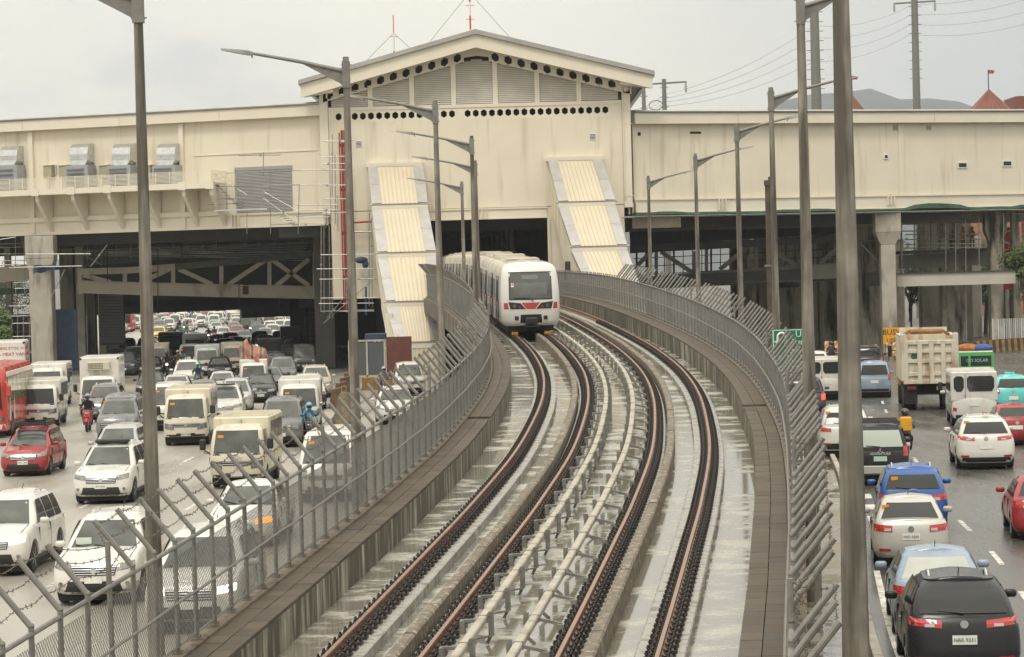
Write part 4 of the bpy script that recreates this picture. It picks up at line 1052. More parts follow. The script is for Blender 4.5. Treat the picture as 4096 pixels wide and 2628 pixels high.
for k in range(7):
    c = q1(1480 + k * 26, 1265 + k * 25); put('stair_tread', MB().box(c.x - .2, c.x + .2, c.y - .35, c.y + .1, c.z - .03, c.z + .02), PIPE, SC2)
    c = q1(1900 + k * 20, 1450 + k * 15); put('stair_tread', MB().box(c.x - .2, c.x + .2, c.y - .35, c.y + .1, c.z - .03, c.z + .02), PIPE, SC2)
def q4(x, y, Y=200): return at_y(x / 1.711 / 4, (850 + y / 1.711) / 4, Y)
P = [(q4(x, a), q4(x + 3, b)) for x, a, b in ((105, 160, 640), (165, 200, 560), (205, 330, 620), (235, 330, 1040), (120, 620, 1030), (160, 700, 1040), (200, 720, 1040), (80, 700, 980))]
P += [(q4(a, y), q4(b, y - 4)) for a, b, y in ((0, 170, 240), (0, 175, 285), (0, 250, 330), (60, 240, 380), (100, 240, 480), (100, 240, 520), (60, 240, 640), (60, 245, 710), (70, 240, 760), (70, 240, 850), (60, 240, 960), (0, 180, 215), (0, 180, 360))]
P += [(q4(345, 590, 194), q4(445, 390, 194)), (q4(0, 185, 196), q4(108, 168, 196)), (q4(100, 640), q4(230, 480)), (q4(95, 376, 194), q4(560, 366, 194)), (q4(180, 285, 194), q4(620, 283, 194)), (q4(500, 250, 200), q4(700, 360, 200)), (q4(620, 370, 194), q4(735, 220, 194))]
SC3 = scaff('dense tube scaffolding left of the pale capital column', (q4(150, 900).x, 200, 0), P)
for k in range(10): put('scaffold_tube', MB().tube(q4(570 + k * 3, 262 + k * 9 % 40, 208), q4(2100, 205 + k * 14, 208), .03, 4), PIPE, SC3)
# dark shapes left of the column: shaded sheds
SH = thing('site_shed', 'shaded site shed with a rusty roof behind the scaffolding on the left', 'shed', (q4(110, 980, 215).x, 216, 0))
a, b = q4(-40, 1040, 215), q4(215, 700, 215)
put('shed_wall', MB().box(a.x, b.x, 216, 222, 0, b.z), DARKSTEEL, SH); put('shed_roof', MB().box(a.x, b.x + .3, 214.5, 222, 3.0, 3.12), mat('rust_sheet', (.13, .06, .04), .7, noise=.3, scale=2), SH)
put('shed_beam', MB().beam(q4(-30, 430, 206), q4(230, 405, 206), .5, 1.2), PALE, SH); put('shed_net', MB().beam(q4(-30, 545, 205), q4(200, 530, 205), .1, .5), TARPG, SH)
put('shed_post', MB().box(a.x + 1, a.x + 1.5, 215.5, 216, 0, 10), CONC, SH)

# red sprinkler pipes up the gable corner
RED = mat('red_pipe', (0.30, 0.035, 0.03), .4, noise=.15, scale=3)
PT = thing('red_pipes', 'bundle of red fire pipes climbing the gable corner behind the lamp post', 'pipes', (q6(270, 900).x, 187.6, 0))
for x, a, r in ((248, 80, .05), (264, 65, .09), (282, 65, .09)):
    put('riser', MB().tube(q6(x, a, 187.4), q6(x + 33, 1200, 187.4), r, 8), RED, PT, 40)
    for k in range(4): c = q6(x + 3 + k * 8.5, 160 + k * 280, 187.4); put('pipe_joint', MB().tube(c - Vector((0, 0, .12)), c + Vector((0, 0, .12)), r * 1.35, 8), RED, PT, 40)
put('branch', MB().tube(q6(345, 652, 187.3), q6(455, 645, 187.3), .07, 6), RED, PT); put('branch', MB().tube(q6(300, 715, 187.3), q6(455, 708, 187.3), .06, 6), RED, PT)
put('blue_prop', MB().tube(q6(418, 1060, 186.8), q6(420, 1240, 186.8), .08, 6), mat('blue_steel', (.04, .09, .22), .5), SC1)
mb = MB(); c = q6(388, 890, 187.2); mb.ball((c.x, c.y, c.z), .42, 7, 5, (1.2, .5, .6)).ball((c.x + .3, c.y, c.z - .3), .3, 6, 4, (.8, .5, 1.1)); tag(put('blue_bundle', mb, TARPB, smooth=40), 'dark blue tarpaulin bundle tied to the gable scaffolding', 'bundle')
# green netting along the foot of the right wing
mb = MB(); n = 44; vs = []
for i in range(n):
    a = .5 + 40 * i / (n - 1); lump = max(0, math.sin(i * .55) * .12 + R.uniform(-.06, .1)) + (.25 if 24 < i < 30 else 0)
    for d, z in ((-.5, 10.72), (-.85, 10.8 + lump * .4), (-.75, 10.93 + lump), (-.35, 10.97 + lump * .8), (-.1, 10.85)): vs.append(RW.m @ Vector((a, d, z + R.uniform(-.03, .03))))
mb.add(vs, [(i * 5 + j, i * 5 + j + 1, i * 5 + 6 + j, i * 5 + 5 + j) for i in range(n - 1) for j in range(4)])
tag(put('debris_net', mb, TARPG, smooth=60), 'green debris netting bundled along the foot of the right wall', 'netting')
t = thing('net_outrigger', 'thin tubes holding the green netting under the right wall', 'tube frame', RW.m @ Vector((10, -.9, 10.7)))
for d, z in ((-.95, 10.72), (-.6, 10.66)): put('tube', MB().tube(RW.m @ Vector((-.5, d, z)), RW.m @ Vector((41, d, z)), .035, 5), PIPE, t)

# ---- under the right wing: dark truss, ramp, beams
def q3(x, y, Y=205): return at_y((2500 + x / 1.504) / 4, (300 + y / 1.504) / 4, Y)
T2 = thing('dark_truss_footbridge', 'shaded steel truss footbridge behind the right fence', 'footbridge', q3(700, 1200))
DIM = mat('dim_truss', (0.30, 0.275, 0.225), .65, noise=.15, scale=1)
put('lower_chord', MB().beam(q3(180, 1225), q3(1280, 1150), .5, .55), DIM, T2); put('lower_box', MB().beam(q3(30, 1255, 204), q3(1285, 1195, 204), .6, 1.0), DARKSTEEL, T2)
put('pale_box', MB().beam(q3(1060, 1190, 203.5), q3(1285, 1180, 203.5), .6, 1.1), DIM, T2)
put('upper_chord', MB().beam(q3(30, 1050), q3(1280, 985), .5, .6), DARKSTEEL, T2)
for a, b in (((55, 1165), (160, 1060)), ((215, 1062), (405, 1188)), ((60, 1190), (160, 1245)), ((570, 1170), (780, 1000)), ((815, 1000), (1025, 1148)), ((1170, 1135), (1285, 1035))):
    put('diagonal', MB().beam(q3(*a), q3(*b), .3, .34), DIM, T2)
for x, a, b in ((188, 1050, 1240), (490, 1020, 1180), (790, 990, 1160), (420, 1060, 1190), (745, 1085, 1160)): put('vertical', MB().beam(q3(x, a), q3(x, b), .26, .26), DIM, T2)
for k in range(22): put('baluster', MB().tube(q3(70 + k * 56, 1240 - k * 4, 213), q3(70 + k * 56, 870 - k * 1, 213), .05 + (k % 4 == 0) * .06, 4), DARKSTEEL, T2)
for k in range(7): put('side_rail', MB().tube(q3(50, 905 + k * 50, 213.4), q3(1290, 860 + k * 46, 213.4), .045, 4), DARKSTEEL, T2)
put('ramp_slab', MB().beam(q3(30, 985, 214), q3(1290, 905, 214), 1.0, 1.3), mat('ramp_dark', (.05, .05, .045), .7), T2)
put('edge_tube', MB().tube(q3(690, 1250, 202), q3(1080, 1236, 202), .04, 5), PIPE, T2)
# the light cross beam and the gallery with workers
T3 = thing('gallery_frame', 'steel gallery frame over the dump truck with a long pale beam', 'gallery', q3(2000, 1230, 198))
put('pale_beam', MB().beam(q3(1632, 1235, 198), q3(2345, 1215, 198), .6, .98), mat('pale_beam', (.50, .47, .40), .6, noise=.08, scale=1), T3)
put('beam_flange', MB().beam(q3(1632, 1196, 198), q3(2345, 1176, 198), .85, .08), DARKSTEEL, T3)
put('back_beam', MB().beam(q3(1650, 1125, 207), q3(2180, 1100, 207), .5, 1.1), DIM, T3)
put('gallery_floor', MB().beam(q3(1640, 1070, 205), q3(2200, 1050, 205), 2.5, .25), DARKSTEEL, T3)
put('brace', MB().tube(q3(1425, 1020, 199), q3(1520, 1120, 199), .05, 5), PIPE, T3)
for x in (1520, 1560, 1660, 1665, 1740, 1840, 1930, 1990, 2050, 2130, 2278): put('standard', MB().tube(q3(x, 800 + (x % 90), 200), q3(x, 1230, 200), .04, 5), PIPE if x % 20 else DARKSTEEL, T3)
for y, a, b in ((998, 1400, 1660), (990, 1680, 2150), (1040, 1680, 2150), (960, 1690, 2130), (840, 2210, 2400), (1175, 1490, 1690), (940, 1620, 1900), (1018, 1680, 2150)): put('ledger', MB().tube(q3(a, y, 200), q3(b, y - 3, 200), .04, 5), PIPE, T3)
put('dark_wall', MB().box(q3(1280, 900, 212).x, q3(1540, 900, 212).x, 212, 212.4, 0, 10.9), CONCDIRTY, T3)
put('bracket_block', MB().box(q3(1445, 1200, 203).x, q3(1535, 1200, 203).x, 203, 204, q3(1500, 1270, 203).z, q3(1500, 1190, 203).z), DARKSTEEL, T3)
# stained columns standing close together beyond
def q5(x, y, Y): return at_y((3050 + x / 2.566) / 4, (900 + y / 2.566) / 4, Y)
def q4b(x, y, Y): return at_y((3400 + x / 3.422) / 4, (1050 + y / 3.422) / 4, Y)
cols = [(q3(690, 1300, 226).x, 1.5, 226), (q3(760, 1300, 232).x, .9, 232), (q3(835, 1300, 226).x, 1.4, 226), (q5(228, 800, 224).x, 1.3, 224), (q5(305, 800, 236).x, 1.2, 236), (q5(372, 800, 224).x, 1.7, 224), (q5(575, 800, 226).x, 1.3, 226), (q5(690, 800, 218).x, 1.9, 218),
        (q4b(255, 600, 216).x, 2.1, 216), (q4b(665, 600, 232).x, 1.0, 232), (q4b(1125, 600, 222).x, 2.1, 222), (q4b(1405, 600, 218).x, 2.1, 218), (q4b(1620, 600, 226).x, .75, 226), (q4b(1700, 600, 232).x, 1.2, 232), (q4b(2035, 600, 224).x, 1.6, 224), (q4b(2275, 600, 206).x, .6, 206)]
clab = ['stained pale column behind the right fence beside the slim lamp post', 'narrow dark stained column in the row behind the right fence', 'pale stained column right of the narrow one behind the fence', 'pale stained column just right of the brown post', 'stained column standing back behind the u turn sign', 'wide black-streaked column above the u turn sign', 'streaked column between two grey lamp posts', 'heavily blackened column behind the motorcyclist with the red light',
        'smooth grey column left of the pale capital column', 'slim brown column right of the pale capital column', 'grey column rising from the dump truck front', 'column with peeling render above the dump truck', 'thin grey post right of the peeling column', 'dim column deep behind the thin grey post', 'broad grey column above the green and white van', 'thin post at the end of the long pale beam']
for (x, w, Y), lab in zip(cols, clab): col(x, Y, w, 10.9 if Y < 230 else 9, lab, CONCDIRTY if 'grey' not in lab else CONC, d=min(w, 1.4))
DRUM = thing('ceiling_fixture', 'dark round fixture under the ramp by the pale stained columns', 'fixture', q5(260, 615, 222)); put('drum', MB().lathe([(.9, -.25), (1.1, 0), (1.1, .2)], 14, 'Z', q5(260, 610, 222)), DARKSTEEL, DRUM)
# inside the portal: platform walls, columns and an added dark end wall to shut out daylight
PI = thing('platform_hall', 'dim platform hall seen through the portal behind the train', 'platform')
put('added_end_wall', MB().box(-22, 4, 258, 258.5, 0, 11), UNLIT, PI); put('side_wall', MB().add([(3.2, 189, 0), (-1.0, 258, 0), (-1.0, 258, 11), (3.2, 189, 11)], [(0, 1, 2, 3)]), DARK, PI)
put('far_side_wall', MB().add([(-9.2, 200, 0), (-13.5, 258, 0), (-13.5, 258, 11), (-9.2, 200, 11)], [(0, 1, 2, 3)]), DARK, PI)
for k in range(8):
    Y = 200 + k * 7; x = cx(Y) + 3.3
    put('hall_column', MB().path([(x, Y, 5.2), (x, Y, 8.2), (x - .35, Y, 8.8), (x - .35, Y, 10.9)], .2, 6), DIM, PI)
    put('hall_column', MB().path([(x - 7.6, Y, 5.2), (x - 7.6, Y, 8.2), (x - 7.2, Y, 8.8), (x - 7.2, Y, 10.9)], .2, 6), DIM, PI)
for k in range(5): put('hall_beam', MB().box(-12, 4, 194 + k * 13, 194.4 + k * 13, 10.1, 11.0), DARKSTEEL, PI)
# ================================================================== the train
TW = mat('train_white', (0.66, 0.65, 0.61), .3, noise=.06, scale=1.2, coat=.4)
TROOF = mat('train_roof', (0.50, 0.455, 0.37), .6, noise=.2, scale=1.2, stain=(.3, .26, .2), stain_amt=.4, stain_scale=(1, 1, 1))
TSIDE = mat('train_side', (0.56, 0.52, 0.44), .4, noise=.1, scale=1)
TRED = mat('train_red', (0.40, 0.045, 0.035), .35, coat=.4, noise=.06, scale=2)
TGLASS = mat('train_window', (0.10, 0.10, 0.088), .12, spec=.5, noise=.3, scale=1.2)  # base greyed to put a pale reflection into the glass colour
TY, TO = 113.6, -1.72
TRAIN = thing('metro_train', 'white metro train with a red band and grey roof coming out of the station', 'train', track(TY, TO, 0))
TM = Matrix.Translation(track(TY, TO, 0)) @ Matrix.Rotation(heading(TY + 1), 4, 'Z') @ Matrix.Rotation(grade(TY), 4, 'X')
TLEV = [(.36, 1.12, .16), (.42, 1.2, .08), (.6, 1.27, .02), (1.1, 1.30, .0), (1.6, 1.30, .03), (2.1, 1.275, .12), (2.6, 1.23, .27), (2.85, 1.17, .38), (3.0, 1.05, .52), (3.1, .85, .72), (3.14, .5, .95), (3.155, .08, 1.3)]
def tl(z):
    for a, b in zip(TLEV, TLEV[1:]):
        if a[0] <= z <= b[0]:
            t = (z - a[0]) / (b[0] - a[0]); return a[1] + (b[1] - a[1]) * t, a[2] + (b[2] - a[2]) * t
    return TLEV[0][1:] if z < TLEV[0][0] else TLEV[-1][1:]
TR_, TB = .42, .16
def tfront(x, z):
    hw, yf = tl(z); r = min(TR_, hw * .5); ax = min(abs(x), hw * .999); xc = hw - r
    yb = yf + TB * (min(ax, xc) / hw) ** 2
    if ax <= xc: return yb
    d = (ax - xc) / r; return yb + r * (1 - math.sqrt(max(0, 1 - d * d)))
m = MB(TM); vs = []; NX = 11; rows = []
for z, hw, yf in TLEV:
    r = min(TR_, hw * .5); xs = [(hw - r) * k / 5 for k in range(5)] + [hw - r + r * math.sin(k * math.pi / 14) for k in range(7)]
    row = [(x, tfront(x, z), z) for x in xs] + [(hw, 1.0, z), (hw, 1.7, z)]
    rows.append([(-x, y, z) for x, y, z in row[::-1]] + row[1:])
n = len(rows[0])
m.add([p for r_ in rows for p in r_], [(i * n + j, i * n + j + 1, (i + 1) * n + j + 1, (i + 1) * n + j) for i in range(len(rows) - 1) for j in range(n - 1)])
nose = put('nose', m, TW, TRAIN, 50)
def tpatch(name, c, mt, par, nx=8, nz=4, e=.012):
    """c: four (x,z) corners bl, br, tr, tl laid on the nose"""
    m_ = MB(TM); vs_ = []
    for j in range(nz + 1):
        for i in range(nx + 1):
            s, t = i / nx, j / nz
            x = (c[0][0] * (1 - s) + c[1][0] * s) * (1 - t) + (c[3][0] * (1 - s) + c[2][0] * s) * t
            z = (c[0][1] * (1 - s) + c[1][1] * s) * (1 - t) + (c[3][1] * (1 - s) + c[2][1] * s) * t
            vs_.append((x, tfront(x, z) - e, z + e * .3))
    m_.add(vs_, [(j * (nx + 1) + i, j * (nx + 1) + i + 1, (j + 1) * (nx + 1) + i + 1, (j + 1) * (nx + 1) + i) for j in range(nz) for i in range(nx)])
    return put(name, m_, mt, par, 50)
tpatch('window_surround', [(-.95, 1.5), (.95, 1.5), (.93, 2.72), (-.93, 2.72)], BLACK, nose, e=.008)
ws = tpatch('windscreen', [(-.91, 1.55), (.91, 1.55), (.88, 2.66), (-.88, 2.66)], TGLASS, nose, e=.016)
tpatch('destination_panel', [(-.36, 2.40), (.34, 2.40), (.34, 2.57), (-.36, 2.57)], mat('dest_panel', (.17, .17, .16), .3), nose, 4, 2, e=.022)
tpatch('lower_screen', [(-.72, 1.72), (.72, 1.72), (.72, 2.24), (-.72, 2.24)], mat('screen_dim', (.10, .105, .10), .1, spec=.7, coat=.4, noise=.3, scale=2), nose, e=.02)
tpatch('notice', [(-.84, 2.06), (-.73, 2.06), (-.73, 2.23), (-.84, 2.23)], WHITE, nose, 2, 2, e=.026)
tpatch('notice_mark', [(-.82, 2.13), (-.75, 2.13), (-.75, 2.21), (-.82, 2.21)], TRED, nose, 2, 2, e=.03)
tpatch('red_band', [(-1.29, 1.10), (1.29, 1.10), (1.29, 1.38), (-1.29, 1.38)], TRED, nose, 20, 3, e=.006)
for s in (-1, 1):
    tpatch('white_sweep', [(s * .95, 1.07), (s * .17, 1.07), (s * .42, 1.39), (s * 1.03, 1.46)], TW, nose, 6, 3, e=.010)
    tpatch('lamp_cluster', [(s * .90, 1.10), (s * .22, 1.10), (s * .45, 1.36), (s * .98, 1.42)], BLACK, nose, 6, 3, e=.014)
    for x, z, r, mm in ((.72, 1.25, .075, LAMP), (.5, 1.21, .045, TAIL)):
        c = (s * x, tfront(x, z), z); put('lamp', MB(TM).lathe([(r, c[1] - .03), (r, c[1] + .05)], 10, 'Y', (c[0], 0, c[2])), mm, nose)
    c = s * .63; put('step_pad', MB(TM).box(c - .085, c + .085, tfront(c, .72) - .025, tfront(c, .72) + .1, .63, .80), BLACK, nose)
put('wiper', MB(TM).path([(.12, tfront(.12, 1.45) - .04, 1.44), (-.05, tfront(0, 1.6) - .05, 1.58), (-.75, tfront(.75, 1.6) - .04, 1.60)], .018, 4), BLACK, nose)
m = MB(TM); 
tpatch('coupler_shade_patch', [(-.50, .36), (.50, .36), (.45, .86), (-.45, .86)], UNDER, nose, 6, 3, e=.014)  # black patch laid on the nose for the shade round the coupler
put('coupler', MB(TM).bevbox(-.26, .26, -.35, .2, .42, .74, .04).lathe([(.09, -.45), (.09, -.3)], 10, 'Y', (0, 0, .58)).box(-.32, .32, -.3, .1, .33, .40), BLACK, TRAIN)
put('under_frame', MB(TM).box(-1.0, 1.0, .35, 9, .12, .42), UNDER, TRAIN)
for s in (-1, 1):
    put('rail_guard', MB(TM).box(s * .72 - .14, s * .72 + .14, .2, .34, -.02, .10), mat('guard_orange', (.5, .22, .02), .6), TRAIN)
    put('wheel', MB(TM).lathe([(.33, s * .72 - .06), (.33, s * .72 + .06)], 16, 'X', (0, 1.1, .33)), DARKSTEEL, TRAIN)
# body sections following the curve
HW = 1.30
prof = [(-1.12, .36), (-1.27, .6), (-HW, 1.1), (-HW, 1.6), (-1.275, 2.3), (-1.23, 2.6), (1.23, 2.6), (1.275, 2.3), (HW, 1.6), (HW, 1.1), (1.27, .6), (1.12, .36)]
rprof = [(-1.23, 2.6), (-1.17, 2.85), (-1.02, 3.0), (-.6, 3.1), (0, 3.14), (.6, 3.1), (1.02, 3.0), (1.17, 2.85), (1.23, 2.6)]
O = lambda pr: [(a + TO, b) for a, b in pr]
secs = [(115.25, 124.0), (124.5, 133.5), (134.0, 143), (143.6, 152.5), (153, 162), (162.5, 171.5), (172, 181), (181.5, 190.5), (191, 200), (200.5, 210)]
for k, (a, b) in enumerate(secs):
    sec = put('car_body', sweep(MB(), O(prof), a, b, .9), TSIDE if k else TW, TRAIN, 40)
    put('car_roof', sweep(MB(), O(rprof), a, b, .9), TROOF, TRAIN, 40)
    put('gangway', sweep(MB(), O([(x * .93, z * .98) for x, z in prof[:6] + prof[6:]]), b, b + .52, .3), BLACK, TRAIN)
    put('gangway_roof', sweep(MB(), O([(x * .96, z * .985) for x, z in rprof]), b, b + .52, .3), mat('bellows', (.30, .27, .22), .8), TRAIN)
    y = a + .5
    put('roof_unit', sweep(MB(), O([(-.75, 3.0), (-.7, 3.2), (.7, 3.2), (.75, 3.0)]), a + 2.2, a + 4.6, .6), TROOF, TRAIN)
    for q in range(5): put('roof_rib', sweep(MB(), O([(-.9, 3.05), (-.9, 3.09), (0, 3.16), (.9, 3.09), (.9, 3.05)]), a + .6 + q * 1.8, a + .68 + q * 1.8, .1), TROOF, TRAIN)
    if k < 7:
        put('side_band', sweep(MB(), [(TO - HW - .006, 1.12), (TO - HW - .006, 1.40)], a, b, .9, False), TRED, sec)
        for q in range(4):
            y0 = a + .35 + q * 2.15
            put('door', sweep(MB(), [(TO - 1.305, .55), (TO - 1.322, 1.3), (TO - 1.285, 2.45)], y0, y0 + .95, .5, False), TSIDE, sec)
            put('door_window', sweep(MB(), [(TO - 1.330, 1.35), (TO - 1.297, 2.3)], y0 + .15, y0 + .8, .4, False), TGLASS, sec)
            for dy in (-.03, .98): put('door_rail', sweep(MB(), [(TO - 1.31, .5), (TO - 1.35, .5), (TO - 1.345, 1.5), (TO - 1.30, 2.5), (TO - 1.27, 2.5)], y0 + dy, y0 + dy + .05, .1), CHROME if q % 2 else BLACK, sec)
            put('side_window', sweep(MB(), [(TO - HW - .012, 1.5), (TO - 1.275, 2.3)], y0 + 1.15, y0 + 2.0, .4, False), TGLASS, sec)
    for q in (a + .9, b - 1.2):
        p = track(q, TO, .3)
        put('bogie', MB(Matrix.Translation(p) @ Matrix.Rotation(heading(q), 4, 'Z')).box(-1.0, 1.0, -.9, .9, -.2, .1).lathe([(.33, -.8), (.33, -.65)], 12, 'X', (0, -.6, .03)).lathe([(.33, .65), (.33, .8)], 12, 'X', (0, -.6, .03)), UNDER, TRAIN)
# ================================================================== vehicles
def lerp_levels(levels, f):
    if f <= levels[0][0]: return levels[0][1:]
    for a, b in zip(levels, levels[1:]):
        if f <= b[0]:
            t = (f - a[0]) / (b[0] - a[0]); return tuple(p + (q - p) * t for p, q in zip(a[1:], b[1:]))
    return levels[-1][1:]
def pw(pts, y):
    if y <= pts[0][0]: return pts[0][1]
    for a, b in zip(pts, pts[1:]):
        if y <= b[0]:
            t = (y - a[0]) / (b[0] - a[0]); t = t * t * (3 - 2 * t) * .5 + t * .5; return a[1] + (b[1] - a[1]) * t
    return pts[-1][1]
class Shell:
    """a rounded body as a stack of plan outlines. levels: (f, half width, y front, y rear), f from 0 to 1 between z0 and ztop(y)"""
    def __init__(s, levels, z0, ztop, rf, rr, bf=.08, br=.05, ys=None, axles=(), ra=.4, rw=.33, crown=.03, taper=0.0):
        s.L, s.z0, s.zt, s.rf, s.rr, s.bf, s.br, s.ax, s.ra, s.rw, s.crown = levels, z0, ztop, rf, rr, bf, br, axles, ra, rw, crown
        s.taper = taper
        a0 = max(l[2] for l in levels) + bf + rf + .02; a1 = min(l[3] for l in levels) - br - rr - .02
        n = max(3, int((a1 - a0) / .35)); yl = [a0 + (a1 - a0) * i / n for i in range(n + 1)]
        for ax in axles:
            yl = [y for y in yl if abs(y - ax) > ra + .05 or y in (a0, a1)]
            yl += [ax + ra * math.cos(math.pi * k / 10) for k in range(11)] + [ax - ra - .03, ax + ra + .03]
        s.yl = sorted(y for y in set(yl) if a0 <= y <= a1)
    def ztop(s, y): return pw(s.zt, y) if isinstance(s.zt, list) else s.zt
    def z_of(s, f, y): return s.z0 + f * (s.ztop(y) - s.z0)
    def chain(s, f):
        hw, yf, yr = lerp_levels(s.L, f); rf, rr = s.rf, s.rr; pts = []
        for k in range(5): x = (hw - rf) * k / 5; pts.append((x, yf + s.bf * (x / hw) ** 2))
        yc = yf + s.bf * ((hw - rf) / hw) ** 2
        for k in range(6): t = k * math.pi / 10; pts.append((hw - rf + rf * math.sin(t), yc + rf * (1 - math.cos(t))))
        for y in s.yl: pts.append((hw, y))
        yc = yr - s.br * ((hw - rr) / hw) ** 2
        for k in range(5, -1, -1): t = k * math.pi / 10; pts.append((hw - rr + rr * math.sin(t), yc - rr * (1 - math.cos(t))))
        for k in range(4, -1, -1): x = (hw - rr) * k / 5; pts.append((x, yr - s.br * (x / hw) ** 2))
        return pts
    def build(s, fs, m, floor=True):
        rows = []
        for f in fs:
            row = []
            for x, y in s.chain(f):
                z = s.z_of(f, y)
                for ax in s.ax:
                    d = abs(y - ax)
                    if d < s.ra and x > .5 * s.L[0][1]: z = max(z, s.rw + math.sqrt(max(0, s.ra ** 2 - d * d)) + .0015 * f)
                row.append((x, y, z))
            rows.append(row)
        n = len(rows[0]); vs = []; fc = []
        for row in rows:
            vs += row; vs += [(-x, y, z) for x, y, z in row]
        for i in range(len(rows) - 1):
            for h in (0, 1):
                for j in range(n - 1):
                    a = i * 2 * n + h * n + j; b = a + 2 * n; fc.append((a, a + 1, b + 1, b) if h == 0 else (a, b, b + 1, a + 1))
        base = len(vs); top = rows[-1]; T = (1, .8, .5, .2, -.2, -.5, -.8, -1); w = len(T)
        for x, y, z in top:
            for t in T: vs.append((x * t, y, z + s.crown * (1 - t * t) * min(1, x / .4)))
        for j in range(n - 1):
            for k in range(w - 1): fc.append((base + j * w + k, base + j * w + k + 1, base + (j + 1) * w + k + 1, base + (j + 1) * w + k))
        m.add(vs, fc); return m
    def front(s, x, z):
        y = s.L[0][2]
        for _ in range(3):
            f = max(0, min(1, (z - s.z0) / max(.05, s.ztop(y) - s.z0))); hw, yf, yr = lerp_levels(s.L, f)
            ax = min(abs(x), hw * .998); xc = hw - s.rf; y = yf + s.bf * (min(ax, xc) / hw) ** 2
            if ax > xc: d = (ax - xc) / s.rf; y += s.rf * (1 - math.sqrt(max(0, 1 - d * d)))
        return y
    def rear(s, x, z):
        y = s.L[0][3]
        for _ in range(3):
            f = max(0, min(1, (z - s.z0) / max(.05, s.ztop(y) - s.z0))); hw, yf, yr = lerp_levels(s.L, f)
            ax = min(abs(x), hw * .998); xc = hw - s.rr; y = yr - s.br * (min(ax, xc) / hw) ** 2
            if ax > xc: d = (ax - xc) / s.rr; y -= s.rr * (1 - math.sqrt(max(0, 1 - d * d)))
        return y
    def side(s, y, z):
        f = max(0, min(1, (z - s.z0) / max(.05, s.ztop(y) - s.z0))); return lerp_levels(s.L, f)[0]
def patch(sh, where, c, nx=4, nz=2, e=.008):
    m = MB(); vs = []
    for j in range(nz + 1):
        for i in range(nx + 1):
            s, t = i / nx, j / nz
            a = (c[0][0] * (1 - s) + c[1][0] * s) * (1 - t) + (c[3][0] * (1 - s) + c[2][0] * s) * t
            z = (c[0][1] * (1 - s) + c[1][1] * s) * (1 - t) + (c[3][1] * (1 - s) + c[2][1] * s) * t
            if where == 'F': vs.append((a, sh.front(a, z) - e, z + e * .5))
            elif where == 'R': vs.append((a, sh.rear(a, z) + e, z + e * .5))
            elif where == 'L': vs.append((-sh.side(a, z) - e, a, z))
            else: vs.append((sh.side(a, z) + e, a, z))
    m.add(vs, [(j * (nx + 1) + i, j * (nx + 1) + i + 1, (j + 1) * (nx + 1) + i + 1, (j + 1) * (nx + 1) + i) for j in range(nz) for i in range(nx)])
    return m
WHEEL = {}
def wheel_mesh(r, w):
    k = (r, w)
    if k not in WHEEL:
        ty = MB().lathe([(r * .66, -w / 2), (r * .93, -w / 2), (r, -w * .36), (r, w * .36), (r * .93, w / 2), (r * .66, w / 2)], 20, 'X').mesh('tyre', 40)
        ri = MB(); ri.lathe([(r * .66, -w * .46), (r * .6, -w * .3), (r * .6, w * .3), (r * .66, w * .46)], 20, 'X')
        for s in (-1, 1):
            ri.lathe([(r * .16, s * w * .42), (r * .16, s * w * .2)], 8, 'X')
            for q in range(5):
                t = q * 2 * math.pi / 5; c, d = math.cos(t), math.sin(t)
                ri.beam((s * w * .38, c * r * .1, d * r * .1), (s * w * .4, c * r * .64, d * r * .64), r * .2, w * .12)
        WHEEL[k] = (ty, ri.mesh('rim', 40))
    return WHEEL[k]
def kid(name, mb_, m, t, sm=None): 
    return link(name, mb_.mesh(name, sm), m, t)
def add_wheels(t, axles, hw, r, w, rim=RIM):
    ty, ri = wheel_mesh(r, w)
    for ax in axles:
        for s in (-1, 1):
            o = link('wheel', ty, RUBBER, t, (s * (hw - w / 2 - .015), ax, r)); link('rim', ri, rim, o)
def mirror_mesh(): 
    return MB().bevbox(-.11, .11, -.06, .055, -.065, .075, .035).mesh('mirror', 60)
MIR = mirror_mesh()
TEMPL = {}
GLASSES = GLASS
def template(kind):
    if kind in TEMPL: return TEMPL[kind]
    t = bpy.data.objects.new('template_' + kind, None); COL.objects.link(t)
    {'sedan': t_sedan, 'suv': t_suv, 'cross': t_cross, 'mpv': t_mpv, 'pickup': t_pickup, 'van': t_van, 'auv': t_auv, 'fb': t_fb, 'box': t_box, 'minivan': t_minivan, 'bus': t_bus, 'hatch': t_hatch, 'eco': t_eco}[kind](t)
    TEMPL[kind] = t; return t

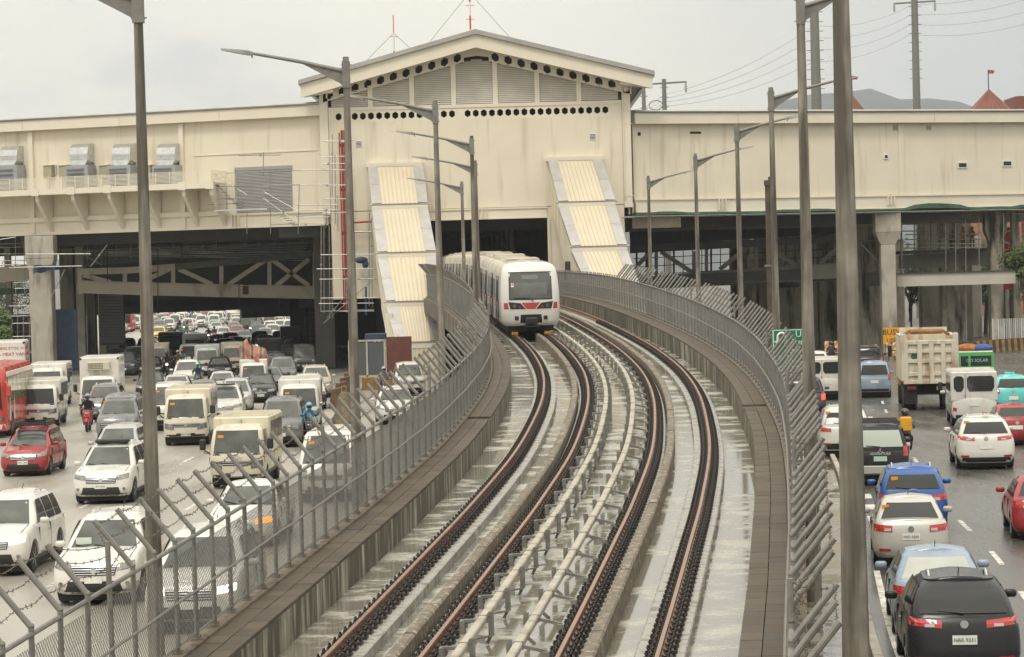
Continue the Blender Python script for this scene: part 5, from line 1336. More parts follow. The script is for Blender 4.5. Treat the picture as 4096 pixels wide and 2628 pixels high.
def car(t, L, W, ztop, lev, gh, zr, axles, r, front, rear, ghr=(.28, .22), rf=.34, rr=.26, z0=.2, rails=False, wind=None, sidew=None, pillar=None, bed=None, mirror_y=None, blackbump=False, crown_r=.05, spoiler=True):
    hw = W / 2
    body = Shell([(f, hw * a, -L / 2 + b, L / 2 - c) for f, a, b, c in lev], z0, ztop, rf, rr, .12, .06, axles=axles, ra=r + .065, rw=r, crown=.035)
    kid('body', body.build([0, .06, .16, .3, .45, .6, .75, .88, .96, 1.0], MB()), None, t, 38)
    g0, g1 = gh[0], gh[-1]
    cab = Shell([((z - g0[0]) / (zr - g0[0]), h, yf, yr) for z, h, yf, yr in gh], g0[0], zr, ghr[0], ghr[1], .10, .06, crown=crown_r)
    kid('cabin', cab.build([0, .2, .4, .6, .8, .9, .96, 1.0], MB()), None, t, 38)
    kid('underbody', MB().box(-hw * .84, hw * .84, -L / 2 + .25, L / 2 - .22, .11, .62), UNDER, t)  # underbody box reaches low to deepen the shade beneath the car
    add_wheels(t, axles, hw, r, .21)
    zb, ztp = wind or (g0[0] + .1, zr - .09)
    fa = lambda z: lerp_levels(cab.L, (z - g0[0]) / (zr - g0[0]))[0]
    w0, w1 = fa(zb) - .13, fa(ztp) - .13
    kid('windscreen', patch(cab, 'F', [(-w0, zb), (w0, zb), (w1, ztp), (-w1, ztp)], 8, 4, .01), GLASSL, t, 60)
    kid('wiper', MB().path([(-.25, cab.front(.25, zb) - .03, zb + .01), (-w0 * .85, cab.front(w0 * .85, zb + .06) - .03, zb + .07)], .012, 4).path([(.25, cab.front(.25, zb) - .03, zb + .01), (-.2, cab.front(.2, zb + .06) - .03, zb + .07)], .012, 4), BLACK, t)
    rzb, rzt = rear.get('win', 1) or (zb + .04, ztp - .02); q0, q1 = fa(rzb) - .12, fa(rzt) - .13
    if rear.get('win', 1):
        kid('rear_window', patch(cab, 'R', [(-q0, rzb), (q0, rzb), (q1, rzt), (-q1, rzt)], 8, 4, .01), rear.get('glass', GLASS), t, 60)
    for s in ('L', 'S'):
        for (ya, yb, yc, yd) in sidew: kid('side_window', patch(cab, s, [(ya, zb + .0), (yb, zb + .0), (yc, ztp), (yd, ztp)], 3, 3, .008), GLASS, t, 60)
    # lower details, front
    F = front
    if 'grille' in F:
        x, a, b, xm, mm = F['grille']; g = kid('grille', patch(body, 'F', [(-x, a), (x, a), (xm, b), (-xm, b)], 8, 2, .012), mm, t)
        nb = F.get('bars', 3)
        for k in range(nb):
            zz = a + (b - a) * (k + .5) / nb; xx = x + (xm - x) * (k + .5) / nb
            link('grille_bar', patch(body, 'F', [(-xx * .97, zz - .009), (xx * .97, zz - .009), (xx * .97, zz + .009), (-xx * .97, zz + .009)], 8, 1, .028).mesh('grille_bar'), CHROME, g)
    if 'lower' in F:
        x, a, b = F['lower']; kid('lower_grille', patch(body, 'F', [(-x, a), (x, a), (x * .9, b), (-x * .9, b)], 8, 2, .01), BLACK, t)
    xi, xo, a, b = F['lamp']
    for s in (-1, 1):
        kid('headlight', patch(body, 'F', [(s * xi, a), (s * xo, a + F.get('rise', .05)), (s * xo, b + F.get('rise', .05)), (s * xi, b)], 6, 2, .012), LAMP, t)
        if 'fog' in F: x, z = F['fog']; kid('fog_lamp', MB().lathe([(.055, body.front(x, z) - .012), (.055, body.front(x, z) + .05)], 10, 'Y', (s * x, 0, z)), LAMP, t)
    z = F.get('plate', .5); kid('front_plate', patch(body, 'F', [(-.19, z - .07), (.19, z - .07), (.19, z + .07), (-.19, z + .07)], 2, 1, .03), PLATE, t)
    z = F.get('badge'); 
    if z: kid('badge', MB().lathe([(.065, body.front(0, z) - .035), (.065, body.front(0, z))], 10, 'Y', (0, 0, z)), CHROME, t)
    # rear
    Rr = rear; xi, xo, a, b = Rr['lamp']
    for s in (-1, 1):
        tl_ = kid('tail_light', patch(body if not Rr.get('high') else cab, 'R', [(s * xi, a), (s * xo, a + Rr.get('rise', .03)), (s * xo, b + Rr.get('rise', .03)), (s * xi, b)], 6, 2, .012), TAIL, t)
        if 'clear' in Rr: xa, xb, za, zb2 = Rr['clear']; link('reverse_lamp', patch(body, 'R', [(s * xa, za), (s * xb, za), (s * xb, zb2), (s * xa, zb2)], 3, 1, .018).mesh('reverse_lamp'), TAILW, tl_)
        if 'refl' in Rr: x, z = Rr['refl']; kid('reflector', patch(body, 'R', [(s * (x - .13), z - .035), (s * (x + .13), z - .03), (s * (x + .13), z + .035), (s * (x - .13), z + .03)], 3, 1, .012), TAIL, t)
    z = Rr.get('plate', .75); kid('rear_plate', patch(body, 'R', [(-.2, z - .075), (.2, z - .075), (.2, z + .075), (-.2, z + .075)], 2, 1, .02), PLATE, t)
    if Rr.get('black'): a, b = Rr['black']; kid('rear_bumper', patch(body, 'R', [(-hw * .97, a), (hw * .97, a), (hw * .97, b), (-hw * .97, b)], 12, 2, .01), BLACK, t)
    if Rr.get('badge'): z = Rr['badge']; kid('badge', MB().lathe([(.07, body.rear(0, z)), (.07, body.rear(0, z) + .025)], 10, 'Y', (0, 0, z)), CHROME, t)
    if spoiler: kid('rear_wiper', MB().path([(0, cab.rear(0, rzb) + .03, rzb + .01), (.42, cab.rear(.42, rzb + .06) + .03, rzb + .05)], .012, 4), BLACK, t)
    my = mirror_y if mirror_y is not None else (g0[2] + .55)
    for s in (-1, 1):
        link('mirror', MIR, None, t, (s * (hw + .10), my, g0[0] + .16))
        kid('handle', MB().box(min(s * hw * .985, s * (hw + .012)), max(s * hw * .985, s * (hw + .012)), .12, .30, g0[0] - .12, g0[0] - .09), CHROME, t)
        kid('door_seam', MB().box(min(s * hw * .95, s * (hw * 1.003)), max(s * hw * .95, s * hw * 1.003), .395, .41, z0 + .2, g0[0] + .02).box(min(s * hw * .95, s * hw * 1.003), max(s * hw * .95, s * hw * 1.003), my - .1, my - .085, z0 + .45, g0[0] + .0), BLACK, t)
    a0_, a1_ = axles[0] + r + .1, axles[1] - r - .1
    for s in ('L', 'S'): kid('sill', patch(body, s, [(a0_, z0 + .01), (a1_, z0 + .01), (a1_, z0 + .13), (a0_, z0 + .13)], 3, 1, .012), BLACK, t)
    kid('bumper_lip', patch(body, 'F', [(-hw * .86, z0 + .005), (hw * .86, z0 + .005), (hw * .86, z0 + .085), (-hw * .86, z0 + .085)], 10, 1, .012), BLACK, t)
    kid('scuttle', patch(cab, 'F', [(-w0 - .02, zb - .055), (w0 + .02, zb - .055), (w0 + .02, zb - .004), (-w0 - .02, zb - .004)], 8, 1, .012), BLACK, t)
    for s in (-1, 1):
        kid('hood_seam', MB().path([(s * hw * .80, y_, body.ztop(y_) + .012) for y_ in (-L / 2 + .32, -L / 2 + .6, g0[2] + .1)], .008, 3), BLACK, t)
    if rails:
        for s in (-1, 1):
            x = s * (lerp_levels(cab.L, .96)[0] - .1); kid('roof_rail', MB().path([(x, g1[2] + .5, zr), (x, g1[2] + .65, zr + .075), (x, g1[3] - .6, zr + .075), (x, g1[3] - .4, zr)], .022, 5), GALVB if rails == 1 else BLACK, t)
    kid('aerial', MB().tube((.0, g1[3] - .35, zr), (.0, g1[3] - .18, zr + .17), .01, 4), BLACK, t)
    return body, cab

LEV = [(0, .88, .10, .10), (.1, .95, .03, .03), (.3, 1.0, 0.0, 0.0), (.55, 1.0, .02, .02), (.8, .985, .06, .05), (.93, .955, .12, .08), (1.0, .90, .20, .14)]
def t_sedan(t):
    car(t, 4.4, 1.73, [(-2.2, .70), (-1.95, .80), (-1.0, .95), (.9, .97), (1.4, 1.03), (2.05, 1.04), (2.2, 1.0)], LEV, [(.88, .80, -1.15, 1.75), (1.05, .78, -.86, 1.52), (1.25, .69, -.5, 1.2), (1.38, .63, -.25, .98), (1.45, .55, -.05, .8)], 1.46, (-1.32, 1.25), .31,
        dict(grille=(.34, .50, .60, .3, BLACK), bars=2, lower=(.5, .27, .42), lamp=(.38, .80, .58, .72), badge=.66, plate=.40), dict(lamp=(.42, .84, .78, .93), rise=.04, clear=(.45, .6, .81, .87), plate=.68, badge=.86, refl=(.6, .38), win=(1.03, 1.36)),
        sidew=[(-.72, .22, .1, -.15), (.30, .98, .72, .18), (1.03, 1.38, .85, .78)], wind=(1.0, 1.38), spoiler=False)
def t_suv(t):
    car(t, 4.75, 1.86, [(-2.37, .88), (-2.1, 1.02), (-1.15, 1.14), (2.2, 1.14), (2.37, 1.10)], LEV, [(1.04, .87, -1.28, 2.28), (1.2, .85, -1.05, 2.24), (1.5, .76, -.62, 2.05), (1.66, .70, -.38, 1.9), (1.74, .60, -.12, 1.75)], 1.76, (-1.42, 1.42), .38,
        dict(grille=(.46, .66, .86, .5, BLACK), bars=4, lower=(.62, .34, .54), lamp=(.5, .86, .76, .9), rise=.06, fog=(.72, .48), badge=.77, plate=.56), dict(lamp=(.5, .9, .93, 1.06), rise=.03, plate=.80, badge=1.0, refl=(.66, .5), black=(.30, .52), win=(1.2, 1.6)),
        sidew=[(-.80, .28, .2, -.28), (.36, 1.2, 1.12, .28), (1.28, 1.95, 1.72, 1.2)], rails=1, z0=.26)
def t_cross(t):
    car(t, 4.45, 1.85, [(-2.22, .85), (-1.95, .98), (-1.1, 1.08), (2.05, 1.10), (2.22, 1.06)], LEV, [(.98, .86, -1.22, 2.14), (1.15, .84, -.95, 2.06), (1.4, .75, -.55, 1.78), (1.55, .68, -.28, 1.55), (1.62, .58, -.05, 1.4)], 1.65, (-1.34, 1.34), .35,
        dict(grille=(.46, .60, .80, .52, BLACK), bars=3, lower=(.6, .3, .48), lamp=(.48, .86, .72, .84), rise=.05, badge=.7, plate=.5), dict(lamp=(.36, .88, .93, 1.05), rise=.05, clear=(.48, .64, .95, 1.0), plate=.74, badge=1.0, refl=(.68, .44), black=(.24, .40), win=(1.16, 1.50)),
        sidew=[(-.72, .25, .15, -.2), (.33, 1.1, .95, .22), (1.16, 1.7, 1.35, 1.03)], z0=.22, rails=1)
def t_eco(t):
    car(t, 4.0, 1.77, [(-2.0, .86), (-1.75, 1.0), (-1.05, 1.09), (1.85, 1.10), (2.0, 1.06)], LEV, [(.98, .83, -1.2, 1.93), (1.15, .81, -.95, 1.88), (1.42, .73, -.55, 1.68), (1.57, .67, -.3, 1.5), (1.64, .58, -.08, 1.36)], 1.66, (-1.22, 1.25), .34,
        dict(grille=(.46, .60, .80, .52, BLACK), bars=3, lower=(.6, .3, .48), lamp=(.48, .82, .74, .86), badge=.7, plate=.5), dict(lamp=(.48, .86, .84, 1.0), rise=.04, clear=(.5, .68, .86, .93), plate=.50, refl=(.66, .42), black=(.24, .44), win=(1.16, 1.5)),
        sidew=[(-.72, .22, .15, -.22), (.30, 1.0, .92, .2), (1.06, 1.55, 1.35, 1.0)], rails=1, z0=.24)
    sw = MB().lathe([(.06, 2.0), (.34, 2.0), (.35, 2.1), (.32, 2.17), (.24, 2.19), (.1, 2.15)], 22, 'Y', (0, 0, .84)); kid('spare_wheel_cover', sw, None, t, 40)
def t_hatch(t):
    car(t, 3.9, 1.70, [(-1.95, .78), (-1.7, .9), (-1.0, 1.0), (1.8, 1.02), (1.95, .98)], LEV, [(.9, .79, -1.2, 1.88), (1.08, .77, -.92, 1.82), (1.3, .68, -.5, 1.58), (1.44, .62, -.25, 1.36), (1.5, .52, -.05, 1.2)], 1.52, (-1.2, 1.22), .30,
        dict(grille=(.4, .54, .66, .4, BLACK), bars=2, lower=(.56, .28, .46), lamp=(.42, .8, .66, .8), badge=.7, plate=.42), dict(lamp=(.55, .83, .80, .98), plate=.62, badge=.9, refl=(.62, .4), win=(1.06, 1.4)),
        sidew=[(-.70, .2, .1, -.2), (.28, 1.0, .85, .18), (1.06, 1.48, 1.2, .92)])
def t_mpv(t):
    car(t, 4.45, 1.74, [(-2.22, .80), (-1.95, .93), (-1.15, 1.05), (2.1, 1.08), (2.22, 1.04)], LEV, [(.95, .82, -1.4, 2.15), (1.12, .80, -1.12, 2.1), (1.4, .71, -.66, 1.95), (1.58, .65, -.36, 1.8), (1.66, .56, -.1, 1.66)], 1.68, (-1.3, 1.42), .32,
        dict(grille=(.46, .60, .80, .5, BLACK), bars=4, lower=(.62, .28, .46), lamp=(.5, .82, .68, .84), rise=.06, badge=.7, plate=.5), dict(lamp=(.56, .85, .80, 1.04), plate=.72, badge=.98, refl=(.64, .42), win=(1.15, 1.54)),
        sidew=[(-.92, .15, .08, -.32), (.22, 1.05, .98, .15), (1.12, 1.82, 1.6, 1.05)])
def t_minivan(t):
    car(t, 4.95, 1.85, [(-2.47, .95), (-2.2, 1.08), (-1.55, 1.18), (2.3, 1.18), (2.47, 1.1)], LEV, [(1.05, .88, -1.85, 2.4), (1.25, .86, -1.6, 2.38), (1.6, .79, -1.1, 2.28), (1.82, .73, -.75, 2.18), (1.92, .64, -.4, 2.05)], 1.94, (-1.5, 1.5), .35,
        dict(grille=(.66, .34, .80, .72, BLACK), bars=6, lamp=(.6, .88, .84, 1.0), rise=.02, badge=.9, plate=.42), dict(lamp=(.6, .9, .9, 1.3), plate=.8, refl=(.64, .42), win=(1.25, 1.75)),
        sidew=[(-1.3, -.2, -.28, -.75), (-.12, 1.0, .95, -.2), (1.1, 2.1, 1.98, 1.05)])
def t_auv(t):
    car(t, 4.5, 1.73, [(-2.25, .9), (-2.05, 1.02), (-1.15, 1.1), (2.15, 1.1), (2.25, 1.06)], [(0, .92, .06, .06), (.12, .97, .02, .02), (.4, 1.0, 0, 0), (.8, .99, .03, .02), (.94, .97, .07, .04), (1, .94, .12, .08)],
        [(1.02, .83, -1.3, 2.2), (1.2, .82, -1.05, 2.18), (1.55, .75, -.65, 2.06), (1.72, .71, -.42, 1.98), (1.80, .62, -.2, 1.86)], 1.82, (-1.3, 1.35), .34,
        dict(grille=(.42, .68, .88, .42, BLACK), bars=4, lower=(.6, .34, .46), lamp=(.46, .82, .70, .86), rise=.0, plate=.5), dict(lamp=(.70, .85, .88, 1.2), plate=.82, black=(.34, .46), win=(1.18, 1.68)),
        sidew=[(-.85, .18, .12, -.36), (.26, 1.0, .96, .2), (1.08, 1.95, 1.85, 1.04)], rf=.22, rr=.16, z0=.3, rails=2)
def t_pickup(t):
    body, cab = car(t, 5.25, 1.86, [(-2.62, .92), (-2.35, 1.05), (-1.35, 1.15), (.9, 1.14), (2.5, 1.14), (2.62, 1.12)], LEV, [(1.04, .86, -1.42, .95), (1.2, .84, -1.18, .90), (1.5, .75, -.72, .78), (1.68, .69, -.46, .68), (1.76, .60, -.22, .55)], 1.78, (-1.6, 1.55), .38,
        dict(grille=(.46, .70, .92, .5, BLACK), bars=3, lower=(.64, .36, .58), lamp=(.52, .88, .80, .94), rise=.05, fog=(.72, .5), badge=.8, plate=.56), dict(lamp=(.74, .91, .80, 1.06), plate=.6, black=(.36, .54), win=(1.22, 1.6)),
        sidew=[(-.95, .02, -.03, -.42), (.08, .72, .60, .05)], z0=.3, spoiler=False)
    kid('bed_shade_sheet', MB().box(-.74, .74, 1.05, 2.45, 1.15, 1.175), UNDER, t)  # dark sheet on top painting the shade of the open bed
def t_van(t):
    car(t, 4.85, 1.72, [(-2.42, .95), (-2.25, 1.08), (-1.9, 1.15), (2.35, 1.12), (2.42, 1.1)], [(0, .92, .06, .05), (.12, .97, .02, .02), (.4, 1.0, 0, 0), (.8, .99, .03, .01), (.94, .98, .08, .02), (1, .96, .14, .04)],
        [(1.02, .84, -2.22, 2.39), (1.25, .83, -2.0, 2.38), (1.65, .78, -1.6, 2.34), (1.88, .75, -1.34, 2.3), (1.97, .68, -1.12, 2.2)], 1.99, (-1.5, 1.35), .33,
        dict(grille=(.5, .66, .80, .5, BLACK), bars=2, lower=(.58, .34, .48), lamp=(.54, .82, .72, .96), rise=.04, badge=.88, plate=.5), dict(lamp=(.72, .84, .85, 1.2), plate=.8, black=(.3, .42), win=(1.25, 1.8)),
        sidew=[(-1.65, -.8, -.85, -1.25), (-.7, .5, .48, -.75), (.58, 1.5, 1.48, .54), (1.58, 2.25, 2.2, 1.54)], rf=.26, rr=.12, z0=.28)
FBRAKE = [(1.02, .86, -2.46, -.75), (1.2, .86, -2.40, -.75), (1.6, .82, -2.24, -.75), (1.86, .78, -2.12, -.75), (1.95, .68, -1.95, -.85)]
FBLEV = [(0, .94, .05, .05), (.12, .98, .02, .02), (.5, 1.0, 0, 0), (.85, .99, .02, .01), (1, .97, .05, .03)]
def cabover(t, L, W, gh=FBRAKE, zr=1.97, r=.34, axles=(-1.6, 1.45), rl=None, boxlen=None):
    return car(t, L, W, [(-L / 2, 1.12), (L / 2, 1.12)], FBLEV, [(z, h * W / 1.75, yf + 2.5 - L / 2, yr) for z, h, yf, yr in gh], zr, axles, r,
        dict(grille=(.42, .74, .88, .58, BLACK), bars=2, lower=(.4, .40, .50), lamp=(.46, .84, .62, .84), rise=.07, badge=.82, plate=.45), dict(lamp=(.70, .85, .62, .76), plate=.9, black=(.3, .48), win=None),
        sidew=[(-2.05 + 2.5 - L / 2, -1.1 + 2.5 - L / 2, -1.12 + 2.5 - L / 2, -1.85 + 2.5 - L / 2)], rf=.2, rr=.1, z0=.36, wind=(1.12, 1.84), spoiler=False, mirror_y=-L / 2 + .35, ghr=(.2, .08))
def t_fb(t):
    b, c = cabover(t, 5.1, 1.78)
    t_box_body(t, -1.05, 2.5, .92, 1.02, 2.22, True)
    for s in (-1, 1):
        kid('side_mirror', MB().bevbox(s * 1.08 - .1, s * 1.08 + .1, -2.45, -2.33, 1.25, 1.6, .04).tube((s * .86, -2.3, 1.1), (s * 1.06, -2.4, 1.28), .02, 5), BLACK, t)
def t_box_body(t, y0, y1, hw, z0, z1, windows):
    m = MB(); m.bevbox(-hw, hw, y0, y1, z0, z1, .05); kid('passenger_box' if windows else 'cargo_box', m, None, t)
    n = int((y1 - y0) / .42)
    for k in range(n + 1):
        y = y0 + .12 + (y1 - y0 - .24) * k / n; kid('roof_rib', MB().box(-hw + .04, hw - .04, y - .03, y + .03, z1 + .001, z1 + .03), None, t)
    if windows:
        zb, zt_ = z0 + .42, z1 - .18
        for s in (-1, 1):
            w = (y1 - y0 - .5) / 3
            for k in range(3):
                a = y0 + .25 + k * w + .03; kid('side_window', MB().box(min(s * hw, s * (hw + .012)), max(s * hw, s * (hw + .012)), a, a + w - .06, zb, zt_), GLASS, t)
            kid('body_rail', MB().box(min(s * hw, s * (hw + .02)), max(s * hw, s * (hw + .02)), y0 + .05, y1 - .05, z0 + .25, z0 + .30), None, t)
        for x0, x1 in ((-hw + .12, .28), (.4, hw - .12)):
            a, b, c, d = x0, x1, zb - .02, zt_
            kid('rear_window', MB().prism([(a + .1, c), (b - .1, c), (b, c + .15), (b, d - .1), (b - .1, d), (a + .1, d), (a, d - .1), (a, c + .15)], y1 + .001, y1 + .014), GLASS, t)
        kid('door_gap', MB().box(.335, .35, y1 + .001, y1 + .01, z0 + .05, z1 - .1), BLACK, t)
        kid('hinge_bar', MB().box(.36, .40, y1 + .001, y1 + .03, z0 + .2, z0 + .26), CHROME, t)
def t_box(t):
    b, c = cabover(t, 5.9, 1.9, zr=1.97, r=.38, axles=(-2.1, 1.6))
    t_box_body(t, -1.1, 2.95, 1.02, 1.0, 2.95, False)
    for s in (-1, 1):
        for k in range(2): kid('corner_cap', MB().box(s * .96 - .05, s * .96 + .05, -1.12, -1.101, 2.85 - k * .02, 2.93), BLACK, t)
        kid('side_mirror', MB().bevbox(s * 1.12 - .1, s * 1.12 + .1, -2.85, -2.73, 1.25, 1.65, .04).tube((s * .9, -2.7, 1.1), (s * 1.1, -2.8, 1.28), .02, 5), BLACK, t)
def t_bus(t):
    L, W = 11.5, 2.5; hw = W / 2
    b = Shell([(0, hw * .96, -L / 2 + .06, L / 2 - .04), (.1, hw, -L / 2, L / 2), (.45, hw, -L / 2 + .02, L / 2), (.8, hw * .98, -L / 2 + .16, L / 2 - .06), (.95, hw * .95, -L / 2 + .34, L / 2 - .2), (1, hw * .88, -L / 2 + .5, L / 2 - .35)], .32, 3.2, .35, .25, .12, .06, axles=(-3.4, 2.9), ra=.58, rw=.5, crown=.06)
    kid('body', b.build([0, .05, .12, .2, .3, .42, .55, .68, .8, .9, .96, 1.0], MB()), None, t, 38)
    kid('underbody', MB().box(-hw * .85, hw * .85, -L / 2 + .3, L / 2 - .3, .3, 1.0), UNDER, t)
    add_wheels(t, (-3.4, 2.9), hw, .5, .3)
    kid('windscreen', patch(b, 'F', [(-1.08, 1.25), (1.08, 1.25), (1.0, 2.72), (-1.0, 2.72)], 10, 5, .012), GLASS, t, 60)
    for s in ('L', 'S'):
        for k in range(6): y = -4.6 + k * 1.7; kid('side_window', patch(b, s, [(y, 1.6), (y + 1.62, 1.6), (y + 1.62, 2.7), (y, 2.7)], 3, 3, .012), GLASS, t, 60)
    for s in (-1, 1):
        kid('headlight', patch(b, 'F', [(s * .6, .72), (s * 1.16, .8), (s * 1.16, 1.0), (s * .6, .88)], 6, 2, .014), LAMP, t)
        kid('mirror', MB().bevbox(s * 1.42 - .1, s * 1.42 + .1, -5.9, -5.75, 1.9, 2.4, .04).tube((s * 1.2, -5.5, 2.6), (s * 1.42, -5.85, 2.38), .03, 5), BLACK, t)
    kid('bumper', patch(b, 'F', [(-1.2, .4), (1.2, .4), (1.2, .62), (-1.2, .62)], 12, 2, .014), WHITE, t)
    kid('route_board', patch(b, 'F', [(-.85, 2.45), (.75, 2.45), (.75, 2.78), (-.85, 2.78)], 6, 2, .03), mat('route_green', (.10, .38, .22), .5), t)
    kid('front_plate', patch(b, 'F', [(-.2, .46), (.2, .46), (.2, .58), (-.2, .58)], 2, 1, .03), PLATE, t)

VNAME = {'sedan': 'sedan', 'suv': 'sport_utility_car', 'cross': 'crossover_car', 'mpv': 'people_carrier', 'pickup': 'pickup_truck', 'van': 'passenger_van', 'auv': 'utility_wagon', 'fb': 'box_body_van', 'box': 'box_truck', 'minivan': 'minivan', 'bus': 'bus', 'hatch': 'hatchback', 'eco': 'compact_crossover'}
VCAT = {'sedan': 'car', 'suv': 'car', 'cross': 'car', 'mpv': 'car', 'pickup': 'pickup', 'van': 'van', 'auv': 'car', 'fb': 'van', 'box': 'truck', 'minivan': 'minivan', 'bus': 'bus', 'hatch': 'car', 'eco': 'car'}
PAINTED = {'body', 'cabin', 'passenger_box', 'cargo_box', 'roof_rib', 'body_rail', 'spare_wheel_cover', 'mirror'}
DROPFAR = {'sill', 'bumper_lip', 'scuttle', 'hood_seam', 'rim', 'wiper', 'handle', 'door_seam', 'aerial', 'reverse_lamp', 'grille_bar', 'reflector', 'fog_lamp', 'badge', 'rear_wiper', 'roof_rib', 'roof_rail', 'rear_plate', 'rear_window', 'tail_light', 'rear_bumper', 'hinge_bar', 'door_gap', 'corner_cap', 'body_rail'}
PAL = dict(white=(.64, .62, .57), cream=(.62, .57, .45), silver=(.42, .42, .41), grey=(.16, .16, .165), black=(.022, .022, .024), red=(.30, .022, .025), blue=(.02, .09, .32), bluegrey=(.25, .32, .40), teal=(.10, .50, .47), yellow=(.75, .48, .03),
           maroon=(.16, .02, .025), green=(.045, .09, .055), orange=(.60, .19, .04), beige=(.46, .40, .31), darkgrey=(.07, .07, .075), busred=(.52, .055, .04), brown=(.14, .09, .06))
def clone(o, parent, drop, pm):
    nm = o.name.split('.')[0]
    if nm in drop: return None
    c = o.copy(); COL.objects.link(c); c.parent = parent; c.name = nm
    if nm in PAINTED and c.type == 'MESH':
        if len(c.data.materials) == 0: c.data.materials.append(WHITE)
        c.material_slots[0].link = 'OBJECT'; c.material_slots[0].material = pm
        if nm == 'mirror' and c.name: pass
    for ch in o.children: clone(ch, c, drop, pm)
    return c
def vehicle(kind, colour, X, Y, rz, label, far=False, group=None, scale=1.0, name=None, cat=None, toward=True):
    """the thing's base is the middle of the car on the road"""
    tmp = template(kind)
    t = thing(name or VNAME[kind], label, cat or VCAT[kind], (X, Y, .002), rz, group); t.scale = (scale,) * 3
    pm = paint(PAL[colour], 'paint_' + colour)
    drop = set(DROPFAR) if far else set()
    if not far:
        drop |= {'rear_plate', 'tail_light', 'reverse_lamp', 'rear_window', 'rear_wiper', 'rear_bumper', 'reflector'} if toward else {'headlight', 'fog_lamp', 'grille', 'grille_bar', 'lower_grille', 'front_plate', 'wiper', 'windscreen'}
        if True: drop = set()
    for ch in tmp.children: clone(ch, t, drop, pm)
    return t
def part_of(t, name): return [c for c in t.children if c.name.split('.')[0] == name]
LEN = dict(sedan=4.4, suv=4.75, cross=4.45, mpv=4.45, pickup=5.25, van=4.85, auv=4.5, fb=5.1, box=5.9, minivan=4.95, bus=11.5, hatch=3.9, eco=4.0)
def lslope(Y): return (ledge(Y + 3) - ledge(Y - 3)) / 6
def rslope(Y): return (redge(Y + 3) - redge(Y - 3)) / 6
def left(kind, colour, u, v, label, far=False, group=None, scale=1.0, dz=0.0, **kw):
    p = on_ground(u, v); s = lslope(p.y + 2) + dz; n = math.sqrt(1 + s * s); h = LEN[kind] * scale / 2
    return vehicle(kind, colour, p.x + s / n * h, p.y + h / n, -math.atan(s), label, far, group, scale, **kw)
def right(kind, colour, u, v, label, scale=1.0, dz=0.0, **kw):
    p = on_ground(u, v); s = rslope(p.y + 2) + dz; n = math.sqrt(1 + s * s); h = LEN[kind] * scale / 2
    return vehicle(kind, colour, p.x + s / n * h, p.y + h / n, math.pi - math.atan(s), label, False, None, scale, toward=False, **kw)
def on_part(t, name, mb_, m, sm=None): return link(name, mb_.mesh(name, sm), m, t)
def sticker(t, x=-.5, col=ORANGE):
    w = [c for c in t.children if c.name.split('.')[0] == 'windscreen'][0]
    vs = [v.co for v in w.data.vertices]; y0 = min(v.y for v in vs); zt = max(v.z for v in vs); hw = max(v.x for v in vs)
    near = min(vs, key=lambda v: (v.x - x * hw) ** 2 * 4 + (v.z - (zt - .14)) ** 2)
    b = MB(); b.box(near.x - .09, near.x + .09, near.y - .03, near.y - .02, near.z - .045, near.z + .045); link('windscreen_sticker', b.mesh('windscreen_sticker'), col, t)
def rsticker(t, x, kind=None):
    w = [c for c in t.children if c.name.split('.')[0] == 'rear_window'][0]
    vs = [v.co for v in w.data.vertices]; zt = max(v.z for v in vs); hw = max(v.x for v in vs)
    near = min(vs, key=lambda v: (v.x - x * hw) ** 2 * 4 + (v.z - (zt - .1)) ** 2)
    b = MB(); b.box(near.x - .085, near.x + .085, near.y + .012, near.y + .03, near.z - .045, near.z + .045); link('window_sticker', b.mesh('window_sticker'), ORANGE, t)
def plate_text(t, which, s, size=.085, dy=None, colour=INK):
    p = [c for c in t.children if c.name.split('.')[0] == which][0]
    ys = [v.co.y for v in p.data.vertices]; zs = [v.co.z for v in p.data.vertices]
    yy = (max(ys) + .008) if which == 'rear_plate' else (min(ys) - .008)
    o = link('lettering', text_mesh(s, size, .001), colour, p, (0, yy, (max(zs) + min(zs)) / 2), (math.pi / 2, 0, math.pi if which == 'rear_plate' else 0))
    return o
def lights_on(t, part='headlight', m=LIT):
    for c in part_of(t, part): c.material_slots[0].link = 'OBJECT'; c.material_slots[0].material = m
def recolour(t, part, m):
    for c in part_of(t, part): c.material_slots[0].link = 'OBJECT'; c.material_slots[0].material = m

# ---------------------------------------------------------------- right hand road, seen from behind
v1 = right('cross', 'black', 966, 686, 'black crossover with a chrome badge and its roof antenna, behind the blue-grey sedan')
plate_text(v1, 'rear_plate', 'NAR 9331')
v2 = right('sedan', 'bluegrey', 942, 640, 'blue-grey sedan with a pale rear window, just ahead of the black crossover', 1.02); recolour(v2, 'rear_window', mat('pale_rear_glass', (.42, .42, .38), .12, coat=.4, noise=.15, scale=1.5))
v3 = right('sedan', 'silver', 912, 567, 'silver sedan with an orange window sticker behind the blue compact crossover', 1.0); plate_text(v3, 'rear_plate', 'NIO 5565'); rsticker(v3, .75); recolour(v3, 'body', mat('paint_champagne', (.50, .48, .44), .3, metal=.3, coat=.5)); recolour(v3, 'cabin', MATS['paint_champagne'])
v4 = right('eco', 'blue', 914, 535, 'bright blue compact crossover carrying a covered spare wheel'); rsticker(v4, .7)
v5 = right('auv', 'black', 881, 486, 'black utility wagon with a silver lower body and pale rear window', 1.02)
recolour(v5, 'rear_window', mat('pale_green_glass', (.42, .47, .40), .12, coat=.4)); recolour(v5, 'rear_plate', PLATEG); recolour(v5, 'rear_bumper', mat('paint_champagne2', (.42, .41, .38), .4))
link('lettering', text_mesh('ADVENTURE', .11, .002), PLATE, v5, (0, 2.262, .98), (math.pi / 2, 0, math.pi))
